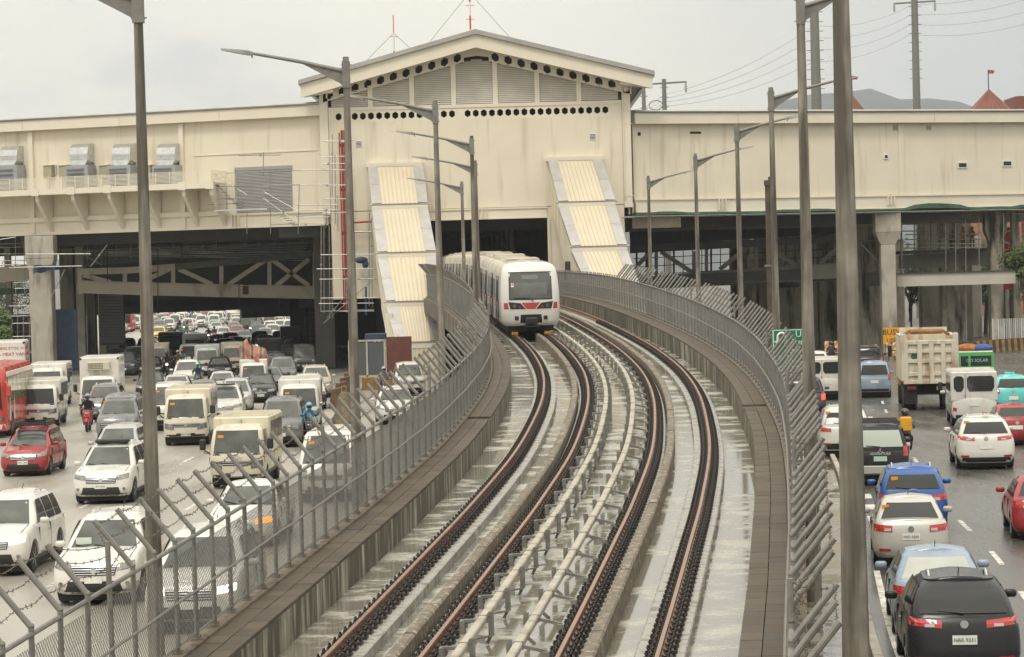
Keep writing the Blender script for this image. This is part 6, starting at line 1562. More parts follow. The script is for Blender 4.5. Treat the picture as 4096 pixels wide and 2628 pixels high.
link('badge_mark', MB().prism([(0, -.0), (.04, .06), (0, .12), (-.04, .06)], 2.245, 2.262).prism([(-.05, -.06), (-.01, 0), (-.05, .03), (-.09, -.03)], 2.245, 2.262).prism([(.05, -.06), (.09, -.03), (.05, .03), (.01, 0)], 2.245, 2.262).mesh('badge_mark'), CHROME, v5, (0, 0, 1.05))
link('rear_skirt', MB().bevbox(-.85, .85, 2.14, 2.285, .36, .62, .03).mesh('rear_skirt'), MATS['paint_champagne2'], v5)
m_ = MB()
for k in range(5): m_.tube((-.62, 1.75 - k * .5, 1.92), (.62, 1.75 - k * .5, 1.92), .02, 5)
for s in (-1, 1): m_.tube((s * .62, 1.85, 1.92), (s * .62, -.35, 1.92), .025, 5); m_.tube((s * .62, 1.5, 1.8), (s * .62, 1.5, 1.92), .02, 5); m_.tube((s * .62, 0, 1.8), (s * .62, 0, 1.92), .02, 5)
link('roof_rack', m_.mesh('roof_rack'), BLACK, v5)
v6 = right('suv', 'white', 846, 458, 'white seven-seater with slim red tail lights, half hidden behind the massive lamp post'); rsticker(v6, .75)
v7 = right('pickup', 'darkgrey', 806, 418, 'dark pickup with lit brake lights behind the right fence', .98); lights_on(v7, 'tail_light', TAILLIT)
v8 = right('fb', 'white', 829, 400, 'white boxy van with one wide rear window between two lamp posts', .95)
v9 = right('auv', 'bluegrey', 875, 398, 'silver-blue utility wagon beside the dump truck', 1.0); 
v10 = right('pickup', 'black', 868, 376, 'black pickup with a roll bar ahead of the silver-blue wagon')
link('roll_bar', MB().path([(-.72, 1.2, 1.1), (-.66, 1.15, 1.62), (-.5, 1.12, 1.72), (.5, 1.12, 1.72), (.66, 1.15, 1.62), (.72, 1.2, 1.1)], .05, 6).mesh('roll_bar', 40), BLACK, v10)
v11 = right('fb', 'white', 975, 427, 'white boxy passenger van with two rear windows beside the dump truck', 1.04)
v12 = right('hatch', 'teal', 1014, 413, 'turquoise taxi with a roof light at the edge of the road', 1.08, cat='taxi', name='taxi')
link('taxi_light', MB().bevbox(-.22, .22, -.1, .08, 1.53, 1.64, .03).mesh('taxi_light'), paint(PAL['teal'], 'paint_teal'), v12)
v13 = right('sedan', 'red', 1018, 446, 'dark red sedan ahead of the white crossover at the edge of the road', 1.0)
v14 = right('cross', 'white', 987, 470, 'white crossover with dark trim running alone in the second lane', 1.03); rsticker(v14, .75)
v15 = right('sedan', 'red', 1049, 541, 'bright red sedan with black mirrors alongside the silver sedan', 1.0)
v16 = right('fb', 'white', 977, 393, 'green and white van carrying bundles on its roof behind the dump truck', .97, name='van_with_roof_load')
GOG = mat('van_green', (.10, .38, .10), .4, coat=.4)
link('green_panel', MB().box(-.93, .93, 2.515, 2.525, 1.1, 2.2).mesh('green_panel'), GOG, v16)
link('lower_panel', MB().box(-.93, .93, 2.526, 2.53, 1.06, 1.36).mesh('lower_panel'), WHITE, v16)
for x0, x1 in ((-.8, .3), (.42, .82)): link('dark_pane', MB().box(x0, x1, 2.53, 2.54, 1.45, 2.0).mesh('dark_pane'), GLASS, v16)
link('lettering', text_mesh('GO SOLAR', .24, .003), mat('mint_print', (.25, .62, .50), .5), v16, (-.05, 2.545, 1.75), (math.pi / 2, 0, math.pi))
for (x, y, r_, mm, lab) in ((-.4, 1.2, .5, mat('blue_cloth', (.04, .08, .25), .8, noise=.3, scale=5), 'blue cloth bundle on the green van roof'), (.35, 1.0, .55, mat('orange_cloth', (.32, .12, .03), .8, noise=.4, scale=5), 'orange brown bundle on the green van roof')):
    b = MB().ball((0, 0, 0), r_, 10, 7, (1.2, 1.6, .45)); o = link('roof_bundle', b.mesh('roof_bundle', 50), mm, None, v16.matrix_world @ Vector((0, 0, 0))); q = Matrix.Rotation(v16.rotation_euler.z, 3, 'Z') @ Vector((x, y, 2.3)); o.location = v16.location + q; tag(o, lab, 'bundle')
v17 = right('suv', 'maroon', 962, 376, 'maroon car in front of the green and white van', .95)
v18 = right('hatch', 'white', 816, 377, 'small white car ahead of the dark pickup behind the fence', 1.0)
v19 = right('sedan', 'grey', 795, 392, 'grey sedan half hidden by the fence below the u turn sign', 1.0)
for vv, nm in ((v9, 'wagon_plate'),): pass

# dump truck
DT = mat('dumper_cream', (.60, .54, .43), .55, noise=.1, scale=1.2, stain=(.34, .23, .15), stain_amt=.4, stain_scale=(2, 2, .6))
p = on_ground(931, 411); s = rslope(125); ang = math.pi - math.atan(s); h = 4.0
D = thing('dump_truck', 'cream dump truck with a ribbed tipper body and rusty edges', 'truck', (p.x + s * h, p.y + h, 0), ang)
def dk(n, b, m, sm=None, par=None): return link(n, b.mesh(n, sm), m, par or D)
tip = dk('tipper_body', MB().box(-1.22, 1.22, -1.6, 3.9, 1.35, 1.5).box(-1.24, -1.14, -1.6, 3.9, 1.5, 3.45).box(1.14, 1.24, -1.6, 3.9, 1.5, 3.45).box(-1.14, 1.14, -1.62, -1.5, 1.5, 3.75), DT)
dk('tailgate', MB().box(-1.25, 1.25, 3.9, 3.98, 1.3, 3.3), DT, None, tip)
for z in (1.35, 1.72, 2.32, 2.78, 3.18): dk('tailgate_rail', MB().bevbox(-1.22, 1.22, 3.985, 4.06, z - .09, z + .09, .02), DT, None, tip)
for x in (-1.1, -.62, -.08, .46, 1.1): dk('tailgate_post', MB().bevbox(x - .11, x + .11, 3.985, 4.09, 1.26, 3.28, .02), DT, None, tip)
for s_ in (-1, 1):
    dk('corner_post', MB().bevbox(s_ * 1.2 - .12, s_ * 1.2 + .12, 3.7, 4.08, 1.4, 3.6, .02), DT, None, tip)
    for k in range(11): dk('side_rib', MB().bevbox(min(s_ * 1.24, s_ * 1.33), max(s_ * 1.24, s_ * 1.33), -1.5 + k * .5, -1.32 + k * .5, 1.4, 3.4, .02), DT, None, tip)
    dk('top_rail', MB().bevbox(s_ * 1.2 - .1, s_ * 1.2 + .1, -1.6, 3.7, 3.4, 3.5, .02), DT, None, tip)
    dk('mud_flap', MB().box(s_ * .85 - .28, s_ * .85 + .28, 3.35, 3.38, .3, 1.0), BLACK)
    dk('tail_light', MB().box(s_ * .85 - .2, s_ * .85 + .2, 3.6, 3.64, 1.0, 1.16), TAIL)
    for y in (1.0, 2.4): 
        for dx in (0, .32): link('wheel', wheel_mesh(.52, .28)[0], RUBBER, D, (s_ * (1.05 - dx), y, .52))
    link('wheel', wheel_mesh(.52, .28)[0], RUBBER, D, (s_ * 1.05, -3.0, .52))
    dk('side_mirror', MB().bevbox(s_ * 1.55 - .1, s_ * 1.55 + .1, -3.4, -3.3, 2.3, 2.85, .03).tube((s_ * 1.2, -3.3, 2.6), (s_ * 1.5, -3.35, 2.6), .03, 5), BLACK)
dk('chassis', MB().box(-.5, .5, -3.6, 3.5, .75, 1.2).box(-.95, .95, 3.3, 3.5, .85, 1.25).box(-1.1, 1.1, -2.6, 2.8, .7, .95), UNDER)
dk('cab', MB().bevbox(-1.2, 1.2, -4.0, -2.1, .9, 3.05, .08), mat('cab_orange', (.42, .20, .04), .4))
dk('cover_roller', MB().tube((-.75, 1.2, 3.62), (.75, 1.2, 3.62), .12, 8).beam((-1.1, 1.0, 3.45), (-.75, 1.2, 3.65), .12, .12).beam((1.1, 1.0, 3.45), (.75, 1.2, 3.65), .12, .12), mat('rust_orange', (.30, .15, .05), .7, noise=.3, scale=3))
dk('rear_plate', MB().box(-.75, -.3, 3.64, 3.66, .95, 1.12), PLATE)
dk('round_sticker', MB().lathe([(.15, 4.0), (.15, 3.985)], 14, 'Y', (.72, 0, 2.55)), mat('sticker_green', (.03, .10, .05), .5), None, tip)

# ---------------------------------------------------------------- left hand road, coming towards the camera
N = []
def nl(*a, **k): t = left(*a, **k); N.append(t); return t
a1 = nl('suv', 'white', -12, 578, 'white seven-seater with lit headlights cut by the left fence'); lights_on(a1)
a2 = nl('suv', 'white', 94, 607, 'white seven-seater with a chrome grille and a pale sunshade, beside the tall lamp post')
w = part_of(a2, 'windscreen')[0]; link('sunshade', MB().box(-.62, -.28, -1.02, -1.0, 1.2, 1.36).mesh('sunshade'), mat('pale_card', (.55, .62, .55), .6), a2)
a3 = nl('suv', 'white', 101, 505, 'white sport utility car with a rolled black awning on its roof'); lights_on(a3, 'fog_lamp', LAMP)
link('roof_awning', MB().bevbox(-.55, .55, -.25, .05, 1.8, 1.92, .04).tube((-.5, -.1, 1.78), (.5, -.1, 1.78), .02, 5).bevbox(-.5, .5, .2, .4, 1.8, 1.9, .03).mesh('roof_awning'), BLACK, a3); plate_text(a3, 'front_plate', 'AVI 3693', .08)
a4 = nl('mpv', 'silver', 112, 476, 'silver car tucked behind the white car with the awning')
a5 = nl('mpv', 'red', 23, 477, 'red people carrier with a black roof basket and a chrome grille'); plate_text(a5, 'front_plate', 'NFU 1499', .08)
mm = MB()
for k in range(7): mm.box(-.55, .55, -.5 + k * .22, -.42 + k * .22, 1.78, 1.82)
for s_ in (-1, 1): mm.box(s_ * .56 - .03, s_ * .56 + .03, -.6, 1.05, 1.72, 1.9)
mm.box(-.56, .56, -.62, -.57, 1.76, 1.9); link('roof_basket', mm.mesh('roof_basket'), BLACK, a5)
a6 = nl('fb', 'white', 39, 428, 'white boxy passenger van beside the red bus', scale=1.02); recolour(a6, 'windscreen', GLASS)
a7 = nl('fb', 'white', 47, 408, 'taller white passenger van following close behind the one by the bus', scale=1.1)
a8 = nl('box', 'white', 98, 416, 'white refrigerated truck with a cooling unit over its cab', scale=1.02)
cu = link('cooling_unit', MB().bevbox(-.62, .55, -1.45, -1.12, 2.3, 2.72, .03).mesh('cooling_unit'), mat('unit_beige', (.52, .47, .36), .6), a8)
for i in range(11):
    for j in range(4): link('grille_hole', MB().box(-.54 + i * .07, -.495 + i * .07, -1.456, -1.45, 2.36 + j * .08, 2.41 + j * .08).mesh('grille_hole'), BLACK, cu)
a9 = nl('minivan', 'grey', 117, 442, 'dark grey minivan with a huge chrome grille behind the tall lamp post'); sticker(a9, -.75)
a10 = nl('suv', 'grey', 103, 422, 'grey car with roof rails right behind the dark minivan'); sticker(a10, -.75)
a11 = nl('fb', 'cream', 186, 446, 'cream boxy van with chrome grille and two wipers', scale=1.06); sticker(a11, -.75); plate_text(a11, 'front_plate', 'NKG 5646', .08)
a12 = nl('fb', 'cream', 237, 489, 'cream boxy van with dirty roof ribs leading the row by the fence', scale=1.04); sticker(a12, -.75)
link('lettering', text_mesh('ISUZU', .14, .002), GALV, a12, (0, -2.60, .98), (math.pi / 2, 0, 0))
a13 = nl('auv', 'grey', 281, 448, 'dark grey utility wagon with a roof rack beside the cream van', scale=1.05)
a14 = nl('fb', 'white', 300, 432, 'plain white light truck with a wide clear windscreen', scale=1.05); sticker(a14, -.75)
a15 = nl('sedan', 'white', 240, 549, 'white sedan with one amber indicator lit behind the mesh fence', scale=1.05)
hl = part_of(a15, 'headlight'); hl[1].material_slots[0].link = 'OBJECT'; hl[1].material_slots[0].material = AMBER; hl[0].material_slots[0].link = 'OBJECT'; hl[0].material_slots[0].material = LIT
a16 = nl('suv', 'silver', 191, 636, 'silver sport utility car seen through the mesh fence with lit headlights', scale=1.03); lights_on(a16); recolour(a16, 'body', paint((.62, .61, .57), 'paint_pearl')); recolour(a16, 'cabin', paint((.62, .61, .57), 'paint_pearl'))
a17 = nl('van', 'white', 326, 503, 'white van behind the mesh fence next to the blue rider', scale=1.05); sticker(a17, -.75)
a18 = nl('auv', 'white', 411, 396, 'white jeep-like wagon with a roof rack beside the hoarding booth', scale=1.0)
a19 = nl('cross', 'white', 396, 425, 'white car half hidden behind the fence ahead of the white jeep-like wagon')
a20 = nl('sedan', 'black', 261, 403, 'black sedan with big clear headlights in front of the tarpaulin truck', scale=1.03); plate_text(a20, 'front_plate', 'ABG 1068', .08)
a21 = nl('mpv', 'silver', 236, 413, 'silver people carrier between the black sedan and the cream van')
a22 = nl('suv', 'white', 224, 424, 'white car with light bars on its roof behind the cream vans'); link('light_bar', MB().bevbox(-.5, .5, -.35, -.15, 1.78, 1.86, .02).bevbox(-.4, .4, -.45, -.38, 1.8, 1.84, .01).mesh('light_bar'), BLACK, a22)
a23 = nl('van', 'white', 168, 431, 'white van squeezed behind the cream van with chrome grille', scale=1.05); sticker(a23, -.75)
a24 = nl('sedan', 'silver', 176, 402, 'silver sedan with a pale windscreen behind the squeezed white van'); a25 = nl('sedan', 'grey', 203, 409, 'dark grey sedan tucked between silver cars'); a26 = nl('sedan', 'silver', 222, 398, 'silver sedan just left of the tarpaulin truck')
a27 = nl('suv', 'white', 187, 389, 'white car beside the rider in the mint helmet'); sticker(a27, -.75)
a28 = nl('suv', 'white', 309, 410, 'white sport utility car with chrome mirrors at the right lane edge'); a29 = nl('suv', 'beige', 317, 398, 'beige sport utility car following the white one at the right lane edge')
a30 = nl('fb', 'white', 254, 394, 'white light truck loaded under a striped tarpaulin', scale=.92, name='loaded_light_truck', cat='truck'); sticker(a30, -.75)
a31 = nl('sedan', 'grey', 270, 392, 'grey sedan peeking out beside the tarpaulin truck')
a32 = nl('sedan', 'black', 150, 398, 'black sedan with a dark windscreen right of the tall lamp post')
# the tarpaulin load: a lumpy striped heap
TARP = bpy.data.materials.new('striped_tarpaulin'); TARP.use_nodes = True
n_, l_ = TARP.node_tree.nodes, TARP.node_tree.links; b_ = n_['Principled BSDF']; b_.inputs['Roughness'].default_value = .7
tco = n_.new('ShaderNodeTexCoord'); spx = n_.new('ShaderNodeSeparateXYZ'); l_.new(tco.outputs['Object'], spx.inputs[0])
def ramp_(src, scale, cols):
    a_ = n_.new('ShaderNodeMath'); a_.operation = 'MULTIPLY'; a_.inputs[1].default_value = scale; l_.new(src, a_.inputs[0])
    f_ = n_.new('ShaderNodeMath'); f_.operation = 'FRACT'; l_.new(a_.outputs[0], f_.inputs[0])
    r_ = n_.new('ShaderNodeValToRGB'); r_.color_ramp.interpolation = 'CONSTANT'
    r_.color_ramp.elements[0].position = 0; r_.color_ramp.elements[0].color = (*cols[0][1], 1); r_.color_ramp.elements[1].position = cols[1][0]; r_.color_ramp.elements[1].color = (*cols[1][1], 1)
    for pos, c in cols[2:]: e_ = r_.color_ramp.elements.new(pos); e_.color = (*c, 1)
    l_.new(f_.outputs[0], r_.inputs[0]); return r_.outputs[0]
pink, olive, grn, wht = (.36, .12, .10), (.20, .125, .05), (.04, .085, .06), (.42, .38, .31)
c1 = ramp_(spx.outputs['X'], 1.9, [(0, pink), (.45, wht), (.49, olive), (.62, grn), (.74, olive), (.88, wht), (.92, pink)])
l_.new(c1, b_.inputs['Base Color'])
mb = MB(); vs = []; nn, mmr = 14, 9
for j in range(mmr):
    t_ = j / (mmr - 1)
    for i in range(nn):
        th = 2 * math.pi * i / nn; cxx, cyy = math.cos(th), math.sin(th); sq = 1 / max(abs(cxx), abs(cyy)) ** .6
        rr_ = (1 - .28 * t_ ** 2 - .5 * max(0, t_ - .78) / .22) * (1 + .09 * math.sin(th * 5 + j) + R.uniform(-.05, .05))
        vs.append((.98 * cxx * sq * rr_ * .92 - .28 * t_ ** 2, 1.65 * cyy * sq * rr_ * .9, 1.1 * t_ + .3 * t_ * math.sin(th * 2 + .7) + .2 * t_ * math.cos(th + 2.4)))
mb.add(vs, [(j * nn + i, j * nn + (i + 1) % nn, (j + 1) * nn + (i + 1) % nn, (j + 1) * nn + i) for j in range(mmr - 1) for i in range(nn)] + [tuple(range((mmr - 1) * nn, mmr * nn))])
q = Matrix.Rotation(a30.rotation_euler.z, 3, 'Z') @ Vector((.1, .5, 1.72)); tag(link('tarpaulin_load', mb.mesh('tarpaulin_load', 28), TARP, None, a30.location + q, (0, 0, a30.rotation_euler.z)), 'red and olive striped tarpaulin heaped over the light truck load', 'tarpaulin')
# red bus at the left edge and the meat van behind it
p = on_ground(9, 438)
BUS = vehicle('bus', 'busred', p.x - 1.7, p.y + 5.4, rad(4), 'red bus with a cream upper half and yellow curtains at the edge of the road')
link('cream_top', MB().box(-1.262, 1.262, -4.9, 5.6, 2.78, 2.98).mesh('cream_top'), WHITE, BUS)
recolour(BUS, 'side_window', mat('curtain_glass', (.20, .19, .04), .15, noise=.5, scale=3, coat=.5))
for y in (-4.2, -2.6): link('white_spire', MB().add([(1.262, y - .28, .75), (1.262, y + .28, .75), (1.262, y, 2.0)], [(0, 1, 2)]).mesh('white_spire'), WHITE, BUS)
mv = left('box', 'white', 4, 402, 'white meat van with red lettering on its side behind the red bus', scale=1.2, dz=-.05, name='meat_van')
for k, (tx, sz) in enumerate((('NMIS RTOC IV-', .34), ('REGISTRATION NO', .26), ('A MEAT VAN', .34), ('21-23-BM-979-001', .22))):
    link('lettering', text_mesh(tx, sz, .002), mat('red_print', (.45, .04, .05), .5), mv, (1.03, .9, 2.62 - k * .33), (math.pi / 2, 0, math.pi / 2))
link('lettering_front', text_mesh('NMIS RTOC IV-', .2, .002), MATS['red_print'], mv, (.35, -1.115, 2.6), (math.pi / 2, 0, 0)); link('lettering_front', text_mesh('A MEAT VAN', .24, .002), MATS['red_print'], mv, (.35, -1.115, 2.3), (math.pi / 2, 0, 0))

# ---------------------------------------------------------------- the packed queue under and beyond the station
def A(x, y): return ((450 + x / 5.133) / 4, (1200 + y / 5.133) / 4)
def B(x, y): return ((850 + x / 5.133) / 4, (1200 + y / 5.133) / 4)
LAND = []
def land(kind, colour, uv, label, short, **k):
    t = left(kind, colour, *uv, label, far=True, **k); LAND.append((t, short)); return t
fbus = land('bus', 'busred', A(215, 660), 'far red bus with a green route board at the side of the queue', 'the far red bus'); 
l1 = land('hatch', 'yellow', A(945, 835), 'bright yellow hatchback in the queue', 'the yellow hatchback', scale=1.05)
l2 = land('box', 'green', B(745, 700), 'dark green truck with a rounded hood over its cab', 'the dark green truck', scale=1.05)
l3 = land('pickup', 'red', B(500, 850), 'pinkish red pickup beside the dark green truck', 'the red pickup'); recolour(l3, 'body', paint((.42, .10, .09), 'paint_coral')); recolour(l3, 'cabin', paint((.42, .10, .09), 'paint_coral'))
l4 = land('hatch', 'orange', B(1560, 500), 'orange hatchback near the white hoarding', 'the orange hatchback')
l5 = land('fb', 'black', A(1200, 1290), 'black truck with a ribbed top in the shade under the station', 'the ribbed black truck', scale=1.15)
l6 = land('fb', 'white', A(1700, 1330), 'white light truck in the shade with a blue car showing over it', 'the shaded white truck', scale=1.12)
l7 = land('box', 'black', B(1630, 1180), 'tall black box truck at the shaded right lane', 'the tall black box truck', scale=.9)
FARS = [('suv', 'grey', A(950, 690)), ('suv', 'white', A(1090, 600)), ('fb', 'cream', A(1170, 425)), ('fb', 'teal', A(690, 440)), ('sedan', 'white', A(900, 400)), ('suv', 'white', A(1820, 565)), ('suv', 'white', A(2050, 470)),
        ('sedan', 'grey', A(2010, 575)), ('sedan', 'silver', A(2130, 690)), ('fb', 'beige', A(910, 1500)), ('van', 'white', A(1590, 1470)), ('fb', 'silver', A(1950, 1560)), ('pickup', 'white', A(280, 1200)), ('suv', 'black', A(690, 1180)),
        ('sedan', 'blue', A(1680, 960)), ('suv', 'grey', B(440, 760)), ('sedan', 'silver', B(230, 830)), ('sedan', 'silver', B(190, 700)), ('fb', 'white', B(400, 505)), ('mpv', 'silver', B(470, 600)), ('van', 'white', B(1000, 490)),
        ('sedan', 'silver', B(1200, 380)), ('sedan', 'grey', B(1050, 290)), ('box', 'white', B(750, 330)), ('suv', 'maroon', B(1330, 470)), ('pickup', 'grey', B(1630, 650)), ('fb', 'white', B(1900, 720)), ('suv', 'white', B(1190, 735)),
        ('fb', 'beige', B(1170, 600)), ('mpv', 'white', B(1400, 690)), ('sedan', 'white', B(1410, 800)), ('mpv', 'grey', B(1490, 850)), ('suv', 'black', B(900, 740)), ('auv', 'darkgrey', B(950, 860)), ('sedan', 'white', B(320, 950)),
        ('sedan', 'white', B(100, 1010)), ('suv', 'silver', B(370, 1060)), ('sedan', 'black', B(590, 1130)), ('suv', 'black', B(480, 1180)), ('suv', 'black', B(300, 1230)), ('suv', 'darkgrey', B(450, 1320)), ('suv', 'silver', B(980, 1020)),
        ('pickup', 'black', B(1090, 1140)), ('mpv', 'silver', B(1090, 910)), ('suv', 'black', B(1680, 1290)), ('suv', 'black', B(1590, 1440)), ('fb', 'beige', B(440, 1500)), ('fb', 'darkgrey', B(1230, 1440)), ('van', 'darkgrey', B(1900, 1500)),
        ('suv', 'silver', B(90, 300)), ('van', 'white', B(450, 260)), ('sedan', 'black', B(330, 1540)), ('sedan', 'white', A(1540, 250)), ('sedan', 'grey', A(1740, 330)), ('sedan', 'red', A(1900, 330)), ('sedan', 'silver', A(1150, 260)), ('suv', 'grey', A(430, 1450)),
        ('sedan', 'black', A(60, 1400)), ('sedan', 'black', A(780, 1600)), ('suv', 'black', A(-90, 1640)), ('cross', 'darkgrey', A(120, 1650)), ('suv', 'white', B(1250, 850)), ('mpv', 'black', B(1400, 1000)), ('van', 'white', B(1600, 760)), ('sedan', 'grey', B(650, 940)),
        ('cross', 'darkgrey', B(1100, 1650)), ('mpv', 'black', B(1350, 1650)), ('suv', 'grey', B(1450, 1760)), ('sedan', 'black', B(150, 1620))]
cols_ = ['white', 'white', 'white', 'silver', 'grey', 'black', 'white', 'silver', 'red', 'darkgrey', 'beige']; kinds_ = ['sedan', 'suv', 'mpv', 'van', 'fb', 'cross', 'sedan', 'suv', 'hatch', 'pickup']
for row in range(13):
    Y = 356 + row * 11.0
    for lane in range(9):
        if R.random() < .1: continue
        X = ledge(Y) - 1.9 - lane * 3.05 + R.uniform(-.3, .3); Yj = Y + R.uniform(-3, 3)
        FARS.append((R.choice(kinds_), R.choice(cols_), (X, Yj)))
CN = dict(darkgrey='dark grey', bluegrey='blue-grey', busred='red')
NAMEK = dict(sedan='sedan', suv='sport utility car', cross='crossover', mpv='people carrier', pickup='pickup', van='van', auv='utility wagon', fb='boxy van', box='box truck', minivan='minivan', hatch='hatchback')
made = []
occ = [(t.location.x, t.location.y, 4.8) for t in N] + [(t.location.x, t.location.y, LEN['box'] if 'truck' in s else 4.6) for t, s in LAND]
for kind, colour, uv in FARS:
    if uv[1] > 1000 or isinstance(uv[1], float) and uv[1] > 355 and uv[0] < 0 and False: pass
    if uv[0] < 0 and uv[1] > 300 and uv[1] < 700 and uv[0] < -15:      # lane positions in metres
        s = lslope(uv[1]); pos = (uv[0], uv[1])
    else:
        p = on_ground(*uv); s = lslope(p.y + 2); pos = (p.x + s * LEN[kind] / 2, p.y + LEN[kind] / 2)
    # keep clear of the car ahead
    for _ in range(6):
        hit = [o for o in occ if abs(o[0] - pos[0] - s * (o[1] - pos[1])) < 1.75 and abs(o[1] - pos[1]) < (o[2] + LEN[kind]) / 2 + .5]
        if not hit: break
        pos = (pos[0] + s * 1.6, pos[1] + 1.6)
    else: continue
    occ.append((pos[0], pos[1], LEN[kind])); made.append((kind, colour, pos, s))
labs = []
for kind, colour, pos, s in made:
    t, short = min(LAND, key=lambda l: (l[0].location.x - pos[0]) ** 2 * 3 + (l[0].location.y - pos[1]) ** 2)
    dy = pos[1] - t.location.y; dx = pos[0] - t.location.x - s * dy
    rel = ('beside' if abs(dy) < 6 else ('behind' if dy > 0 else 'ahead of')); 
    if abs(dx) > 2 and rel != 'beside': rel = ('behind and left of' if dx < 0 else 'behind and right of') if dy > 0 else ('ahead and left of' if dx < 0 else 'ahead and right of')
    if abs(dy) > 60: lab = '%s %s in the far packed rows beyond the dark beam' % (CN.get(colour, colour), NAMEK[kind])
    else: lab = '%s %s %s %s in the traffic' % (CN.get(colour, colour), NAMEK[kind], rel, short)
    labs.append(lab)
for (kind, colour, pos, s), lab in zip(made, labs):
    t = vehicle(kind, colour, pos[0], pos[1], -math.atan(s), lab, True, (lab + ', look-alikes') if labs.count(lab) > 1 else None)
    if R.random() < .12: lights_on(t)

# ---------------------------------------------------------------- motorcycles and riders
def skin_mesh(name, pts, edges, root, sub=1):
    me = bpy.data.meshes.new(name + '_skeleton'); me.from_pydata([p[0] for p in pts], edges, [])
    bm = bmesh.new(); bm.from_mesh(me); ly = bm.verts.layers.skin.verify(); bm.verts.ensure_lookup_table()
    for i, p in enumerate(pts):
        bm.verts[i][ly].radius = p[1] if isinstance(p[1], tuple) else (p[1], p[1]); bm.verts[i][ly].use_root = (i == root)
    bm.to_mesh(me); bm.free()
    o = bpy.data.objects.new(name, me); COL.objects.link(o)
    o.modifiers.new('skin', 'SKIN').use_smooth_shade = True; sm = o.modifiers.new('sub', 'SUBSURF'); sm.levels = sub; sm.render_levels = sub
    dg = bpy.context.evaluated_depsgraph_get(); dg.update(); out = bpy.data.meshes.new_from_object(o.evaluated_get(dg)); out.name = name
    bpy.data.objects.remove(o); bpy.data.meshes.remove(me); return out
def human(name, J):
    pts = [(J['pelvis'], (.15, .12)), (J['belly'], (.145, .11)), (J['chest'], (.17, .12)), (J['neck'], .062), (J['head0'], .085), (J['head1'], .095)]
    E_ = [(0, 1), (1, 2), (2, 3), (3, 4), (4, 5)]
    for s in (-1, 1):
        f = lambda k: (J[k][0] * s, J[k][1], J[k][2])
        b = len(pts)
        pts += [(f('sh'), .075), (f('el'), .052), (f('wr'), .036), (f('hand'), (.045, .03)), (f('hip'), .10), (f('knee'), .07), (f('ank'), .045), (f('toe'), (.045, .035))]
        E_ += [(2, b), (b, b + 1), (b + 1, b + 2), (b + 2, b + 3), (0, b + 4), (b + 4, b + 5), (b + 5, b + 6), (b + 6, b + 7)]
    return skin_mesh(name, pts, E_, 0)
SEAT = dict(pelvis=(0, .22, .86), belly=(0, .17, 1.05), chest=(0, .08, 1.27), neck=(0, .02, 1.45), head0=(0, -.01, 1.55), head1=(0, -.02, 1.66), sh=(.19, .06, 1.36), el=(.31, -.12, 1.14), wr=(.33, -.36, 1.06), hand=(.33, -.45, 1.05), hip=(.11, .18, .82), knee=(.23, -.18, .74), ank=(.18, -.02, .36), toe=(.18, -.17, .31))
STAND = dict(pelvis=(0, 0, .95), belly=(0, 0, 1.12), chest=(0, 0, 1.34), neck=(0, 0, 1.5), head0=(0, -.01, 1.58), head1=(0, -.01, 1.68), sh=(.19, 0, 1.42), el=(.28, -.08, 1.16), wr=(.27, -.28, 1.05), hand=(.26, -.36, 1.06), hip=(.1, 0, .9), knee=(.12, -.03, .5), ank=(.12, .02, .09), toe=(.13, -.14, .04))
CLOTH = {k: mat('jacket_' + k, c, .8, noise=.2, scale=9) for k, c in dict(black=(.018, .018, .02), blue=(.03, .22, .38), grey=(.22, .23, .24), red=(.32, .03, .03), olive=(.10, .10, .06), navy=(.03, .045, .11), yellow=(.55, .28, .03), white=(.5, .48, .44)).items()}
TROU = mat('dark_trousers', (.03, .032, .04), .8, noise=.2, scale=8); SKIN = mat('skin', (.30, .17, .11), .6)
def dress(me, legz):
    me.materials.append(CLOTH['black']); me.materials.append(TROU); me.materials.append(SKIN)
    for p in me.polygons:
        c = p.center; hand = c.y < -.33 and c.z > .95
        p.material_index = 2 if hand or c.z > (1.44 if legz > .9 else 1.50) else (1 if c.z < legz else 0)
    return me
RIDER = dress(human('rider', SEAT), .92); WORKER = dress(human('worker', STAND), .93)
HELM = MB().ball((0, 0, 0), .155, 12, 8, (.92, 1.05, 1.0)).mesh('helmet', 60); VIS = MB().ball((0, -.03, -.02), .145, 12, 8, (.85, 1.0, .55)).mesh('visor', 60)
mt_ty, mt_ri = wheel_mesh(.30, .11)
